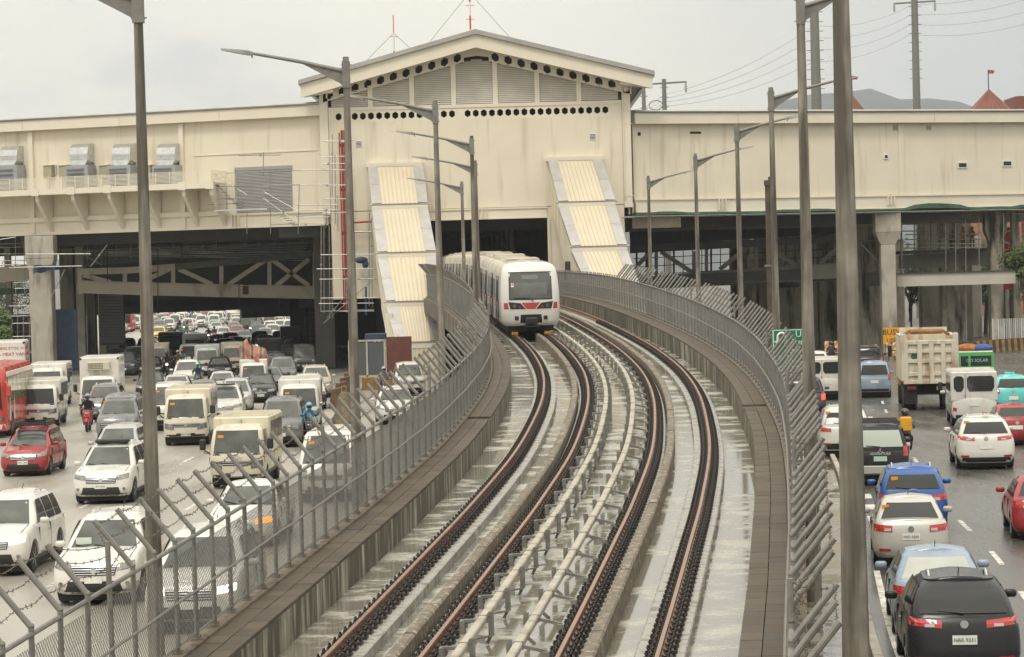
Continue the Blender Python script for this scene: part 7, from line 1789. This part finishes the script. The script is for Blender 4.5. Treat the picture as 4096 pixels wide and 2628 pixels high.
def motorcycle(X, Y, rz, lab, col, lit=False):
    t = thing('motorcycle', lab, 'motorcycle', (X, Y, 0), rz); pm = mat('bike_' + col, dict(red=(.42, .025, .03), black=(.02, .02, .022), blue=(.03, .06, .30), grey=(.2, .2, .2), white=(.6, .58, .54), green=(.05, .2, .08))[col], .3, coat=.5)
    for y in (-.66, .62): o = link('wheel', mt_ty, RUBBER, t, (0, y, .30)); link('rim', mt_ri, RIM, o)
    k = lambda n, b, m, sm=40: link(n, b.mesh(n, sm), m, t)
    k('front_fairing', MB().add([(-.16, -.62, .98), (.16, -.62, .98), (.22, -.38, 1.0), (-.22, -.38, 1.0), (-.12, -.72, .72), (.12, -.72, .72), (.24, -.36, .66), (-.24, -.36, .66), (-.06, -.6, .5), (.06, -.6, .5), (.2, -.3, .45), (-.2, -.3, .45)],
        [(0, 1, 2, 3), (0, 4, 5, 1), (1, 5, 6, 2), (3, 7, 4, 0), (4, 8, 9, 5), (5, 9, 10, 6), (7, 11, 8, 4), (2, 6, 7, 3), (8, 11, 10, 9)]), pm)
    k('headlamp', MB().ball((0, -.70, .84), .085, 8, 6, (1.3, .5, .8)), LIT if lit else LAMP)
    k('front_mudguard', MB().path([(0, -.95, .45), (0, -.82, .58), (0, -.66, .64), (0, -.48, .58)], .07, 6), pm)
    k('fork', MB().tube((-.07, -.66, .3), (-.06, -.42, 1.0), .028, 6).tube((.07, -.66, .3), (.06, -.42, 1.0), .028, 6), GALVB)
    k('handlebar', MB().path([(-.34, -.38, 1.05), (-.12, -.42, 1.04), (.12, -.42, 1.04), (.34, -.38, 1.05)], .02, 5), BLACK)
    for s in (-1, 1): k('mirror', MB().tube((s * .22, -.42, 1.05), (s * .28, -.45, 1.22), .01, 4).ball((s * .30, -.45, 1.25), .06, 8, 5, (1.2, .4, .8)), BLACK)
    k('frame', MB().beam((0, -.38, .7), (0, .55, .6), .22, .22).beam((0, -.2, .45), (0, .4, .42), .24, .3), pm)
    k('seat', MB().bevbox(-.13, .13, -.05, .72, .70, .80, .04), BLACK)
    k('tail', MB().add([(-.12, .45, .62), (.12, .45, .62), (.07, .92, .78), (-.07, .92, .78), (-.12, .45, .76), (.12, .45, .76), (.07, .95, .84), (-.07, .95, .84)], [(0, 1, 2, 3), (4, 7, 6, 5), (0, 4, 5, 1), (1, 5, 6, 2), (2, 6, 7, 3), (3, 7, 4, 0)]), pm)
    k('tail_lamp', MB().box(-.07, .07, .94, .97, .74, .82), TAIL); k('plate', MB().box(-.1, .1, .93, .94, .52, .68), PLATE)
    k('exhaust', MB().tube((.17, -.1, .32), (.2, .75, .42), .05, 7), GALVB)
    return t
def rider(X, Y, rz, lab, jacket, helm, back=False):
    t = thing('person', lab, 'person', (X, Y, 0), rz)
    o = link('body', RIDER, None, t); o.material_slots[0].link = 'OBJECT'; o.material_slots[0].material = CLOTH[jacket]
    h = link('helmet', HELM, mat('helmet_' + helm, dict(black=(.02, .02, .022), grey=(.25, .25, .25), mint=(.20, .55, .45), blue=(.12, .35, .60), white=(.6, .6, .56), red=(.45, .04, .04), pink=(.6, .2, .22), silver=(.4, .4, .4))[helm], .25, coat=.6), t, (0, -.02, 1.63))
    link('visor', VIS, GLASS, h, (0, -.03, -.0))
    return t
def biker(u, v, lab_b, lab_p, col, jacket, helm, toward=True, lit=False, pos=None, mat_only=False):
    p = Vector((pos[0], pos[1], 0)) if pos else on_ground(u, v)
    rz = -math.atan(lslope(p.y)) if toward else math.pi - math.atan(rslope(p.y))
    motorcycle(p.x, p.y + .7, rz, lab_b, col, lit); return rider(p.x, p.y + .7, rz, lab_p, jacket, helm)
biker(33, 427, 'black motorcycle with its headlamp lit in front of the white boxy van', 'rider in black with a black helmet in front of the white boxy van', 'black', 'black', 'black', lit=True)
biker(86, 432, 'red motorcycle beside the dark grey minivan', 'rider in black with a grey helmet on the red motorcycle', 'red', 'black', 'grey')
biker(309, 446, 'dark motorcycle carrying a top box by the white light truck', 'rider in a sky blue jacket and pale blue helmet behind the fence', 'black', 'blue', 'blue')
biker(197, 391, 'motorcycle squeezed between the white car and the silver sedan', 'rider in navy with a mint green helmet between the cars', 'black', 'navy', 'mint')
biker(384, 398, 'dark motorcycle waiting beside the hoarding booth', 'rider in grey with a silver helmet beside the hoarding booth', 'black', 'grey', 'silver')
rd = biker(909, 460, 'small motorcycle passing the black utility wagon', 'rider in a grey jacket carrying a yellow delivery bag', 'white', 'grey', 'black', toward=False)
bag = link('delivery_bag', MB().bevbox(-.21, .21, .30, .56, 1.0, 1.5, .04).box(-.16, .16, .561, .57, 1.1, 1.4).mesh('delivery_bag'), mat('yellow_bag', (.70, .36, .03), .6, noise=.15, scale=6), None, rd.location, rd.rotation_euler); tag(bag, 'yellow delivery bag worn by the motorcyclist in grey', 'bag')
biker(833, 368, 'motorcycle with a red tail lamp by the striped marker boards', 'rider in black by the striped marker boards', 'black', 'black', 'black', toward=False)
bl = [('white', 'red', 'white'), ('black', 'black', 'black'), ('green', 'grey', 'white'), ('black', 'navy', 'red'), ('white', 'white', 'grey'), ('blue', 'navy', 'white'), ('black', 'yellow', 'silver'), ('grey', 'olive', 'white'), ('blue', 'blue', 'blue'), ('black', 'red', 'pink'), ('red', 'olive', 'black'), ('black', 'black', 'grey')]
bxy = [(1250, 540), (1370, 680), (1460, 690), (1530, 680), (1590, 690), (1390, 560), (1530, 560), (1440, 480), (1590, 500), (1380, 430), (2080, 860), (1960, 880)]
seen = set(); n = 0
for (x, y), (c, j, h) in zip(bxy, bl):
    u, v = A(x, y); n += 1
    where = 'in the motorcycle knot' if x < 1900 else 'by the silver cars'
    biker(u, v, '%s motorcycle of the rider in %s and %s helmet %s' % (c, j, h, where), 'rider in %s with a %s helmet %s' % (j, h, where), c, j, h, lit=(n % 3 == 0))
for i, (x, y, j, h) in enumerate(((760, 1080, 'black', 'black'), (2020, 1130, 'black', 'grey'), (2160, 1150, 'black', 'black'), (1330, 1520, 'olive', 'silver'), (1100, 1560, 'black', 'black'), (1420, 1500, 'grey', 'red'))):
    u, v = A(x, y); wh = ['coming along the lane line near the lamp post', 'in front of the dark cars under the station', 'next to the white sedan under the station', 'between the two shaded trucks', 'beside the shaded cream van', 'right of the rider between the shaded trucks'][i]
    biker(u, v, 'dark motorcycle ' + wh, 'rider in %s %s' % (j, wh), 'black', j, h, lit=True)
# two workers on the gallery
for x, rz in ((2035, .3), (2090, -.6)):
    p = q3(x, 1040, 204.6); t = thing('person', 'site worker in a yellow shirt ' + ('bending an arm on the shaded gallery' if x < 2050 else 'standing at the gallery end by the column'), 'person', (p.x, 204.6, q3(x, 1060, 204.6).z + .12), rz)
    o = link('body', WORKER, None, t); o.material_slots[0].link = 'OBJECT'; o.material_slots[0].material = CLOTH['yellow']; link('hard_hat', HELM, CLOTH['yellow'], t, (0, -.01, 1.68))
for k, t in TEMPL.items():
    for o in [t] + list(t.children_recursive): bpy.data.objects.remove(o)
# ================================================================== signs, barriers, booths
SIGNG = mat('sign_green', (0.0, 0.165, 0.075), .35, noise=.05, scale=3)
SIGNW = mat('sign_white', (.72, .74, .70), .4)
p = at_y(1808 / K, 772 / K, 72); q = at_y(1808 / K, 864 / K, 72); h = p.z - q.z; w = 1.16; f_ = .69
SG = thing('road_sign', 'green u turn ahead road sign behind the right fence', 'sign', (p.x, 72, 0))
S_ = lambda n, b, m: put(n, b, m, SG, None, False)
S_('sign_plate', MB().box(0, w, 0, .04, q.z, p.z), SIGNG)
for a in (MB().box(.02, w - .02, -.006, 0, p.z - .04, p.z - .02), MB().box(.03, w - .03, -.006, 0, q.z + .03, q.z + .06), MB().box(.03, .06, -.006, 0, q.z + .03, p.z - .03), MB().box(w - .06, w - .03, -.006, 0, q.z + .03, p.z - .03), MB().box(.03, w - .03, -.006, 0, q.z + h * .30, q.z + h * .30 + .025)): S_('sign_border', a, SIGNW)
for tx, x, fz, sz in (('U', 1.08, .86, .36), ('Turn', 1.10, .66, .36), ('Ahead', 1.02, .44, .36), ('meters', .98, .17, .33)):
    link('lettering', text_mesh(tx, sz * f_, .003), SIGNW, SG, (x * f_, -.008, q.z + h * fz), (math.pi / 2, 0, 0))
pts = [(.17, -.008, q.z + h * .66)] + [(.28 + .11 * math.cos(math.pi - k * math.pi / 8), -.008, q.z + h * .80 + .11 * math.sin(k * math.pi / 8)) for k in range(9)] + [(.39, -.008, q.z + h * .55)]
S_('u_turn_arrow', MB().path([(a, b, c) for a, b, c in pts], .035, 4).prism([(.06, q.z + h * .70), (.28, q.z + h * .70), (.17, q.z + h * .58)], -.03, -.006), SIGNW)
for x in (.4, w - .4): S_('sign_post', MB().tube((x, .08, 0), (x, .08, p.z), .035, 6), GALV)
p = q4b(450, 893, 190); q = q4b(545, 1120, 190)
YS = thing('yellow_notice', 'yellow bus notice board behind the dump truck', 'sign', (p.x, 190, 0)); YEL = mat('notice_yellow', (.70, .33, .02), .5)
put('board', MB().box(0, 2.4, 0, .05, q.z, p.z), YEL, YS, None, False)
for tx, x, dz, sz in (('BUSWAY', 1.1, .35, .56), ('USE', .6, .95, .42), ('ROAD', .8, 1.45, .42)): link('lettering', text_mesh(tx, sz, .005), INK, YS, (x, -.012, p.z - dz), (math.pi / 2, 0, 0))
put('post', MB().tube((.2, .1, 0), (.2, .1, q.z), .06, 6).tube((2.2, .1, 0), (2.2, .1, q.z), .06, 6), GALV, YS, None, False)
STR = bpy.data.materials.new('hazard_stripes'); STR.use_nodes = True
n_, l_ = STR.node_tree.nodes, STR.node_tree.links; b_ = n_['Principled BSDF']; tc_ = n_.new('ShaderNodeTexCoord'); mp_ = n_.new('ShaderNodeMapping'); mp_.inputs['Rotation'].default_value = (0, rad(45), 0)
l_.new(tc_.outputs['Object'], mp_.inputs[0]); sx_ = n_.new('ShaderNodeSeparateXYZ'); l_.new(mp_.outputs[0], sx_.inputs[0])
f1 = n_.new('ShaderNodeMath'); f1.operation = 'MULTIPLY'; f1.inputs[1].default_value = 2.6; l_.new(sx_.outputs['Z'], f1.inputs[0]); f2 = n_.new('ShaderNodeMath'); f2.operation = 'FRACT'; l_.new(f1.outputs[0], f2.inputs[0])
f3 = n_.new('ShaderNodeMath'); f3.operation = 'GREATER_THAN'; f3.inputs[1].default_value = .5; l_.new(f2.outputs[0], f3.inputs[0]); mx_ = n_.new('ShaderNodeMixRGB'); l_.new(f3.outputs[0], mx_.inputs[0]); mx_.inputs[1].default_value = (.62, .60, .54, 1); mx_.inputs[2].default_value = (.65, .25, .02, 1); l_.new(mx_.outputs[0], b_.inputs['Base Color'])
for i, (x0, x1, y0, y1, fn, Y, lab) in enumerate(((640, 780, 1190, 1315, q5, 186, 'pair of orange striped marker boards by the blackened column'), (188, 372, 1122, 1250, q4b, 186, 'pair of orange striped marker boards below the smooth grey column'), (500, 640, 1090, 1280, q4b, 184, 'pair of orange striped marker boards under the yellow notice'))):
    a, b = fn(x0, y1, Y), fn(x1, y0, Y); t = thing('marker_boards', lab, 'marker', (a.x, Y, 0)); ww = b.x - a.x
    for x in (0, ww - .3): put('striped_board', MB().box(x, x + .3, 0, .03, a.z, b.z), STR, t, None, False)
    put('marker_frame', MB().box(.3, ww - .3, .0, .03, b.z - .12, b.z - .02).tube((.15, .06, 0), (.15, .06, a.z), .04, 5).tube((ww - .15, .06, 0), (ww - .15, .06, a.z), .04, 5), DARKSTEEL, t, None, False)
# concrete road barriers: yellow-black along the far bend, rusty ones by the stair
BY = mat('barrier_yellow', (.26, .14, .03), .7, noise=.3, scale=3); BB = mat('barrier_black', (.035, .033, .03), .7, noise=.3, scale=3)
def barrier(X, Y, rz, L, lab, m, group=None, h=.9):
    t = thing('concrete_barrier', lab, 'barrier', (X, Y, 0), rz, group)
    put('barrier_block', MB().add([(-L / 2, -.3, 0), (L / 2, -.3, 0), (L / 2, .3, 0), (-L / 2, .3, 0), (-L / 2, -.22, .25), (L / 2, -.22, .25), (L / 2, .22, .25), (-L / 2, .22, .25), (-L / 2, -.1, h), (L / 2, -.1, h), (L / 2, .1, h), (-L / 2, .1, h)],
        [(0, 1, 5, 4), (1, 2, 6, 5), (2, 3, 7, 6), (3, 0, 4, 7), (4, 5, 9, 8), (5, 6, 10, 9), (6, 7, 11, 10), (7, 4, 8, 11), (8, 9, 10, 11)]), m, t, None, False)
    return t
for k in range(18):
    a = q4b(1640 + k * 55, 1385 - k * 1, 193)
    barrier(a.x, 193 + k * .35, rad(8), 1.02, '%s painted concrete barrier in the row along the far bend' % ('yellow' if k % 2 else 'black'), BY if k % 2 else BB, '%s barriers along the far bend' % ('yellow' if k % 2 else 'black'))
t = thing('site_fence', 'pale vertical-barred fence behind the painted barriers', 'fence', (q4b(2100, 1100, 199).x, 199, 0))
for k in range(34): a = q4b(1960 + k * 26, 1130, 199); put('bar', MB().tube((a.x, 199, .2), (a.x, 199, 2.4), .05, 4), GALVB if k % 3 else WHITE, t)
for i, (u, v) in enumerate(((338, 407), (342, 400), (346, 394), (350, 389))):
    p = on_ground(u, v); barrier(p.x, p.y, rad(84), 2.6, ['rusty stained barrier nearest the crowded lane by the booth', 'second rusty stained barrier along from the crowded lane', 'third rusty stained barrier towards the stair', 'last rusty stained barrier next to the stair foot'][i], mat('barrier_rust', (.16, .10, .06), .8, noise=.4, scale=2), h=1.0)
p = on_ground(345, 429); t = thing('bollard_block', 'weathered cone-shaped concrete block beside the second lamp post', 'bollard', (p.x, p.y, 0))
put('cone', MB().lathe([(.75, 0), (.7, .15), (.38, .9), (.3, 1.5), (.12, 1.7)], 10, 'Z'), mat('cone_conc', (.20, .16, .10), .8, noise=.4, scale=4), t, 40, False); put('loop', MB().path([(-.1, 0, 1.65), (-.1, 0, 1.95), (.1, 0, 1.95), (.1, 0, 1.65)], .025, 5), mat('loop_yellow', (.5, .3, .03), .6), t, None, False)
# booth of framed panels
p, q = at_y((900 + 1700 / 3.422) / 4, (1350 + 660 / 3.422) / 4, 158), at_y((900 + 2200 / 3.422) / 4, (1350 + 360 / 3.422) / 4, 158)
BT = thing('panel_booth', 'booth of grey framed panels with a blue top beside the stair foot', 'booth', (p.x, 158, 0)); wd = q.x - p.x
for k in range(2): put('panel', MB().box(k * wd / 2 + .06, (k + 1) * wd / 2 - .06, .02, .06, .9, 2.9), mat('booth_panel', (.09, .10, .115), .3, noise=.1, scale=1), BT, None, False)
for x in (0, wd / 2 - .05, wd - .1): put('frame', MB().box(x, x + .1, -.03, .08, 0, 3.0), PALE, BT, None, False)
put('frame', MB().box(0, wd, -.03, .08, 2.95, 3.06).box(0, wd, -.03, .08, .8, .9), PALE, BT, None, False); put('blue_top', MB().box(wd * .45, wd, 0, 2, 3.07, 3.4), TARPB, BT, None, False); put('brown_side', MB().box(wd + .05, wd + 1.6, .1, .2, .4, 3.2), mat('booth_brown', (.14, .05, .035), .7, noise=.2, scale=2), BT, None, False); put('orange_base', MB().box(wd * .35, wd + 1.2, -.25, -.05, 0, .75), BY, BT, None, False)
# white hoarding along the far right side of the crowded road
HW_ = mat('hoarding_white', (.60, .58, .51), .6, noise=.12, scale=.6, stain=(.4, .37, .3), stain_amt=.3, stain_scale=(1, 1, .3))
HB = thing('white_hoarding', 'long white panel hoarding along the far edge of the crowded road', 'hoarding', (ledge(330) + 1, 330, 0))
for k in range(26):
    Y = 300 + k * 6; x0, x1 = ledge(Y) + 1.0, ledge(Y + 5.9) + 1.0
    m = MB(); m.add([(x0, Y, 0), (x1, Y + 5.9, 0), (x1, Y + 5.9, 3.4), (x0, Y, 3.4), (x0 + .12, Y, 0), (x1 + .12, Y + 5.9, 0), (x1 + .12, Y + 5.9, 3.4), (x0 + .12, Y, 3.4)], [(0, 1, 2, 3), (4, 7, 6, 5), (3, 2, 6, 7), (0, 3, 7, 4)]); put('hoarding_panel', m, HW_, HB)
for k in range(0, 26, 4): Y = 300 + k * 6; put('hoarding_post', MB().tube((ledge(Y) + .8, Y, 0), (ledge(Y) + .8, Y, 6.5), .12, 6), GALV, HB)

# ================================================================== trees
LEAF = mat('leaf', (.045, .075, .022), .6, noise=.5, scale=.8, per_obj=.15); LEAFL = mat('leaf_light', (.085, .13, .035), .6, noise=.4, scale=1.2); BARK = mat('bark', (.06, .048, .036), .9, noise=.3, scale=3, bump=.2)
def tree(X, Y, h, rx, rz_, n, lab, m=LEAF, seed=1, trunk=.22):
    rr = random.Random(seed); t = thing('tree', lab, 'tree', (X, Y, 0)); hc = h - rz_
    tr = MB(); tr.path([(0, 0, 0), (rr.uniform(-.2, .2), 0, hc * .5), (rr.uniform(-.3, .3), 0, hc)], [trunk, trunk * .8, trunk * .5], 7)
    clumps = []
    for k in range(16):
        a = rr.uniform(0, 2 * math.pi); e = rr.uniform(-.6, 1.0); q = rr.uniform(.5, .95)
        c = Vector((rx * q * math.cos(a) * math.cos(e), rx * q * math.sin(a) * math.cos(e), hc + rz_ * q * math.sin(e))); clumps.append((c, rr.uniform(.28, .5) * min(rx, rz_)))
        tr.path([(0, 0, hc * rr.uniform(.55, .95)), tuple(Vector((0, 0, hc)).lerp(c, .5) + Vector((0, 0, -.2))), tuple(c)], [trunk * .4, trunk * .25, .03], 5)
    put('trunk', tr, BARK, t, 60, False)
    vs = []; fs = []
    for i in range(n):
        c, r_ = rr.choice(clumps); v = Vector((rr.gauss(0, 1), rr.gauss(0, 1), rr.gauss(0, .8))); v = v.normalized() * r_ * rr.uniform(.55, 1.15) + c
        a = Vector((rr.uniform(-1, 1), rr.uniform(-1, 1), rr.uniform(-.7, .4))).normalized() * rr.uniform(.10, .20); b = a.orthogonal().normalized() * a.length * .5
        k = len(vs); vs += [v - a, v + b, v + a, v - b]; fs.append((k, k + 1, k + 2, k + 3))
    mb_ = MB(); mb_.add(vs, fs); put('crown', mb_, m, t, None, False); return t
def tq(x, Y): return q4b(x, 600, Y).x
tree(tq(840, 240), 240, 8.5, 3.0, 3.6, 5200, 'dark leafy tree left of the grey column above the dump truck', LEAF, 3)
tree(tq(1280, 246), 246, 8.8, 2.6, 3.8, 4200, 'dark leafy tree between the grey and the peeling columns', LEAF, 4)
tree(tq(1560, 244), 244, 8.0, 2.4, 3.4, 4000, 'dark leafy tree right of the peeling column', LEAF, 5)
tree(tq(1850, 242), 242, 8.5, 2.8, 3.6, 4600, 'dark leafy tree behind the broad grey column', LEAF, 6)
tree(tq(2200, 238), 238, 9, 2.8, 4, 4600, 'dark leafy tree by the thin post at the beam end', LEAF, 7)
tree(tq(380, 244), 244, 8, 2.2, 3.4, 3200, 'dark leafy tree left of the pale capital column', LEAF, 8)
tree(tq(2480, 199), 199, 9.5, 2.3, 4.2, 5200, 'bright green tree at the edge beside the red hoarding', LEAFL, 9)
p = at_y(8, 300, 190); tree(p.x - 2.2, 190, 5.4, 2.4, 1.4, 3600, 'light green tree leaning in beside the site scaffolding', LEAFL, 10)
for k, x in enumerate((-60, -48, 34, 46, 58, 70)): tree(x, 300 + 7 * (k % 3), 10, 4.5, 4, 3600, 'background tree behind the station, %s' % ['far left of the crowded road', 'left of the crowded road', 'behind the row of stained columns', 'beyond the dump truck', 'far beyond the turquoise taxi', 'at the far end of the bend'][k], LEAF, 20 + k)
# red hoarding with a white letter between the columns
p, q = q3(2282, 1180, 212), q3(2335, 915, 212); t = thing('red_hoarding', 'tall red hoarding with a white letter at the right end of the gallery', 'hoarding', (p.x, 212, 0))
put('panel', MB().box(-.4, 1.3, 0, .1, p.z - 1.5, q.z), mat('hoarding_red', (.50, .03, .03), .5), t, None, False); link('letter', text_mesh('C', 1.7, .01), SIGNW, t, (.32, -.02, (p.z + q.z) / 2 + .9), (math.pi / 2, 0, 0)); put('post', MB().tube((0, .2, 0), (0, .2, p.z), .08, 6), DARKSTEEL, t, None, False)

# ================================================================== beyond the roofs
TILE = mat('red_roof', (.21, .075, .05), .7, noise=.2, scale=1.5)
def turret(U, Vt, Vb, w, Y, lab):
    a, b = at_y(U / K, Vb / K, Y), at_y(U / K, Vt / K, Y); t = thing('turret', lab, 'turret', (a.x, Y, 0)); h0 = a.z - 1.5; slope = w / (b.z - a.z)
    ww = slope * (b.z - h0)
    put('turret_wall', MB().box(-ww * .9, ww * .9, -ww * .9, ww * .9, 0, h0), mat('brick_tower', (.32, .17, .11), .8, noise=.15, scale=1), t, None, False)
    put('turret_roof', MB().add([(-ww, -ww, h0), (ww, -ww, h0), (ww, ww, h0), (-ww, ww, h0), (0, 0, b.z)], [(0, 1, 4), (1, 2, 4), (2, 3, 4), (3, 0, 4), (0, 3, 2, 1)]), TILE, t, None, False)
    for k in range(1, 8): put('roof_seam', MB().tube((-ww + k * ww / 4, -ww - .02, h0), (0, -.02, b.z), .06, 4), TILE, t, None, False)
    put('flagpole', MB().tube((0, 0, b.z - .2), (0, 0, b.z + 2.4), .07, 5), DARKSTEEL, t, None, False); put('flag', MB().add([(0, 0, b.z + 2.4), (.8, 0, b.z + 2.3), (.7, .1, b.z + 1.9), (0, 0, b.z + 1.9)], [(0, 1, 2, 3)]), mat('flag_red', (.4, .12, .05), .7), t, None, False)
turret(2318, 208, 256, 3.6 * .62, 330, 'red pyramid turret roof above the right wing'); turret(1998, 222, 256, 2.0 * .62, 330, 'small red pyramid turret roof half behind the massive lamp post')
a = at_y(2392 / K, 225 / K, 330); t = thing('brick_tower', 'red brick tower block at the edge above the right wing', 'building', (a.x, 330, 0)); put('tower_wall', MB().box(-.6, 6, 0, 8, 0, a.z), TILE, t, None, False); put('parapet', MB().box(-2.2, 6.3, -.4, 8, a.z - 3.6, a.z - 1.6), TILE, t, None, False)
def pylon(U, Vt, w, Y, lab, arms=True):
    a = at_y(U / K, Vt / K, Y); t = thing('power_pole', lab, 'power pole', (a.x, Y, 0))
    put('pole_shaft', MB().lathe([(w * 1.25, 0), (w * .8, a.z)], 10, 'Z'), GALV, t, 40, False)
    for k in range(9): put('step_bolt', MB().tube((-w * 1.6, 0, a.z - 1 - k * 1.1), (w * 1.6, 0, a.z - 1 - k * 1.1), .05, 4), GALV, t, None, False)
    if arms:
        for k in range(1):
            put('cross_arm', MB().beam((-2.6, 0, a.z - .6 - k * 2.2), (2.6, 0, a.z - .4 - k * 2.2), .15, .2), GALV, t, None, False)
            for x in (-2.5, 2.5): put('insulator', MB().lathe([(.12, a.z - 1.6 - k * 2.2), (.16, a.z - 1.1 - k * 2.2), (.1, a.z - .5 - k * 2.2)], 8, 'Z', (x, 0, 0)), mat('insulator', (.35, .36, .36), .4), t, None, False)
    return a
a1_ = pylon(1908, 8, .62, 300, 'thick steel power pole above the right wing', False); a2_ = pylon(2143, -4, .5, 320, 'steel power pole with cross arms above the right wing'); a3_ = pylon(1556, 185, .3, 300, 'slim power pole with coiled cable beside the gable')
pylon(1508, 200, .22, 240, 'short dark pole end poking up beside the gable eave', False)
t = thing('power_lines', 'power lines sagging across the sky between the poles', 'cable', (a3_.x, 300, a3_.z))
for k in range(4):
    for (s0, s1) in (((1556, 222 + k * 9), (1908, 60 + k * 28)), ((1908, 60 + k * 28), (2143, 8 + k * 22)), ((2143, 10 + k * 24), (2480, -60 + k * 30)), ((1430, 250 + k * 6), (1556, 222 + k * 9))):
        pa, pb = at_y(s0[0] / K, s0[1] / K, 302), at_y(s1[0] / K, s1[1] / K, 302 if s1[0] < 2000 else 320)
        pts = []
        for i in range(13): f = i / 12; c = pa.lerp(pb, f); c.z -= 1.0 * 4 * f * (1 - f); pts.append(c)
        put('cable', MB().path(pts, .017, 3), DARKSTEEL, t)
put('cable_coil', MB().path([(a3_.x - 1.0 + .8 * math.cos(i * .5), 300, a3_.z - 3 + .55 * math.sin(i * .5)) for i in range(26)], .04, 4), DARKSTEEL, t)
# the mountain far behind
mb = MB(); vs = []; n = 70
for i in range(n):
    x = -700 + i * 45
    hgt = 45 + 225 * math.exp(-((x - 560) / 420.0) ** 2) + 45 * math.exp(-((x - 1250) / 300.0) ** 2) + 8 * math.sin(i * .8) + 5 * math.sin(i * 2.3) + R.uniform(-4, 4)
    vs += [(x, 3500, -1), (x, 3750, hgt * .65), (x, 4000, hgt)]
mb.add(vs, [(i * 3 + j, i * 3 + j + 1, i * 3 + 4 + j, i * 3 + 3 + j) for i in range(n - 1) for j in range(2)])
structure(put('hills', mb, mat('forest_hill', (.028, .042, .045), .9, noise=.3, scale=.01), smooth=60))  # forest green shifted to blue, putting some distance haze into the colour

# ================================================================== the damp air
mb = MB(); mb.box(-5000, 5000, -150, 4400, -2, 315)
hz = bpy.data.materials.new('damp_air'); hz.use_nodes = True
hn, hl_ = hz.node_tree.nodes, hz.node_tree.links
hn.clear(); ho = hn.new('ShaderNodeOutputMaterial'); pv = hn.new('ShaderNodeVolumePrincipled')
pv.inputs['Color'].default_value = (.92, .95, .985, 1); pv.inputs['Density'].default_value = 0.00015; pv.inputs['Anisotropy'].default_value = 0.2
hl_.new(pv.outputs[0], ho.inputs['Volume'])
stuff(put('haze', mb, hz))
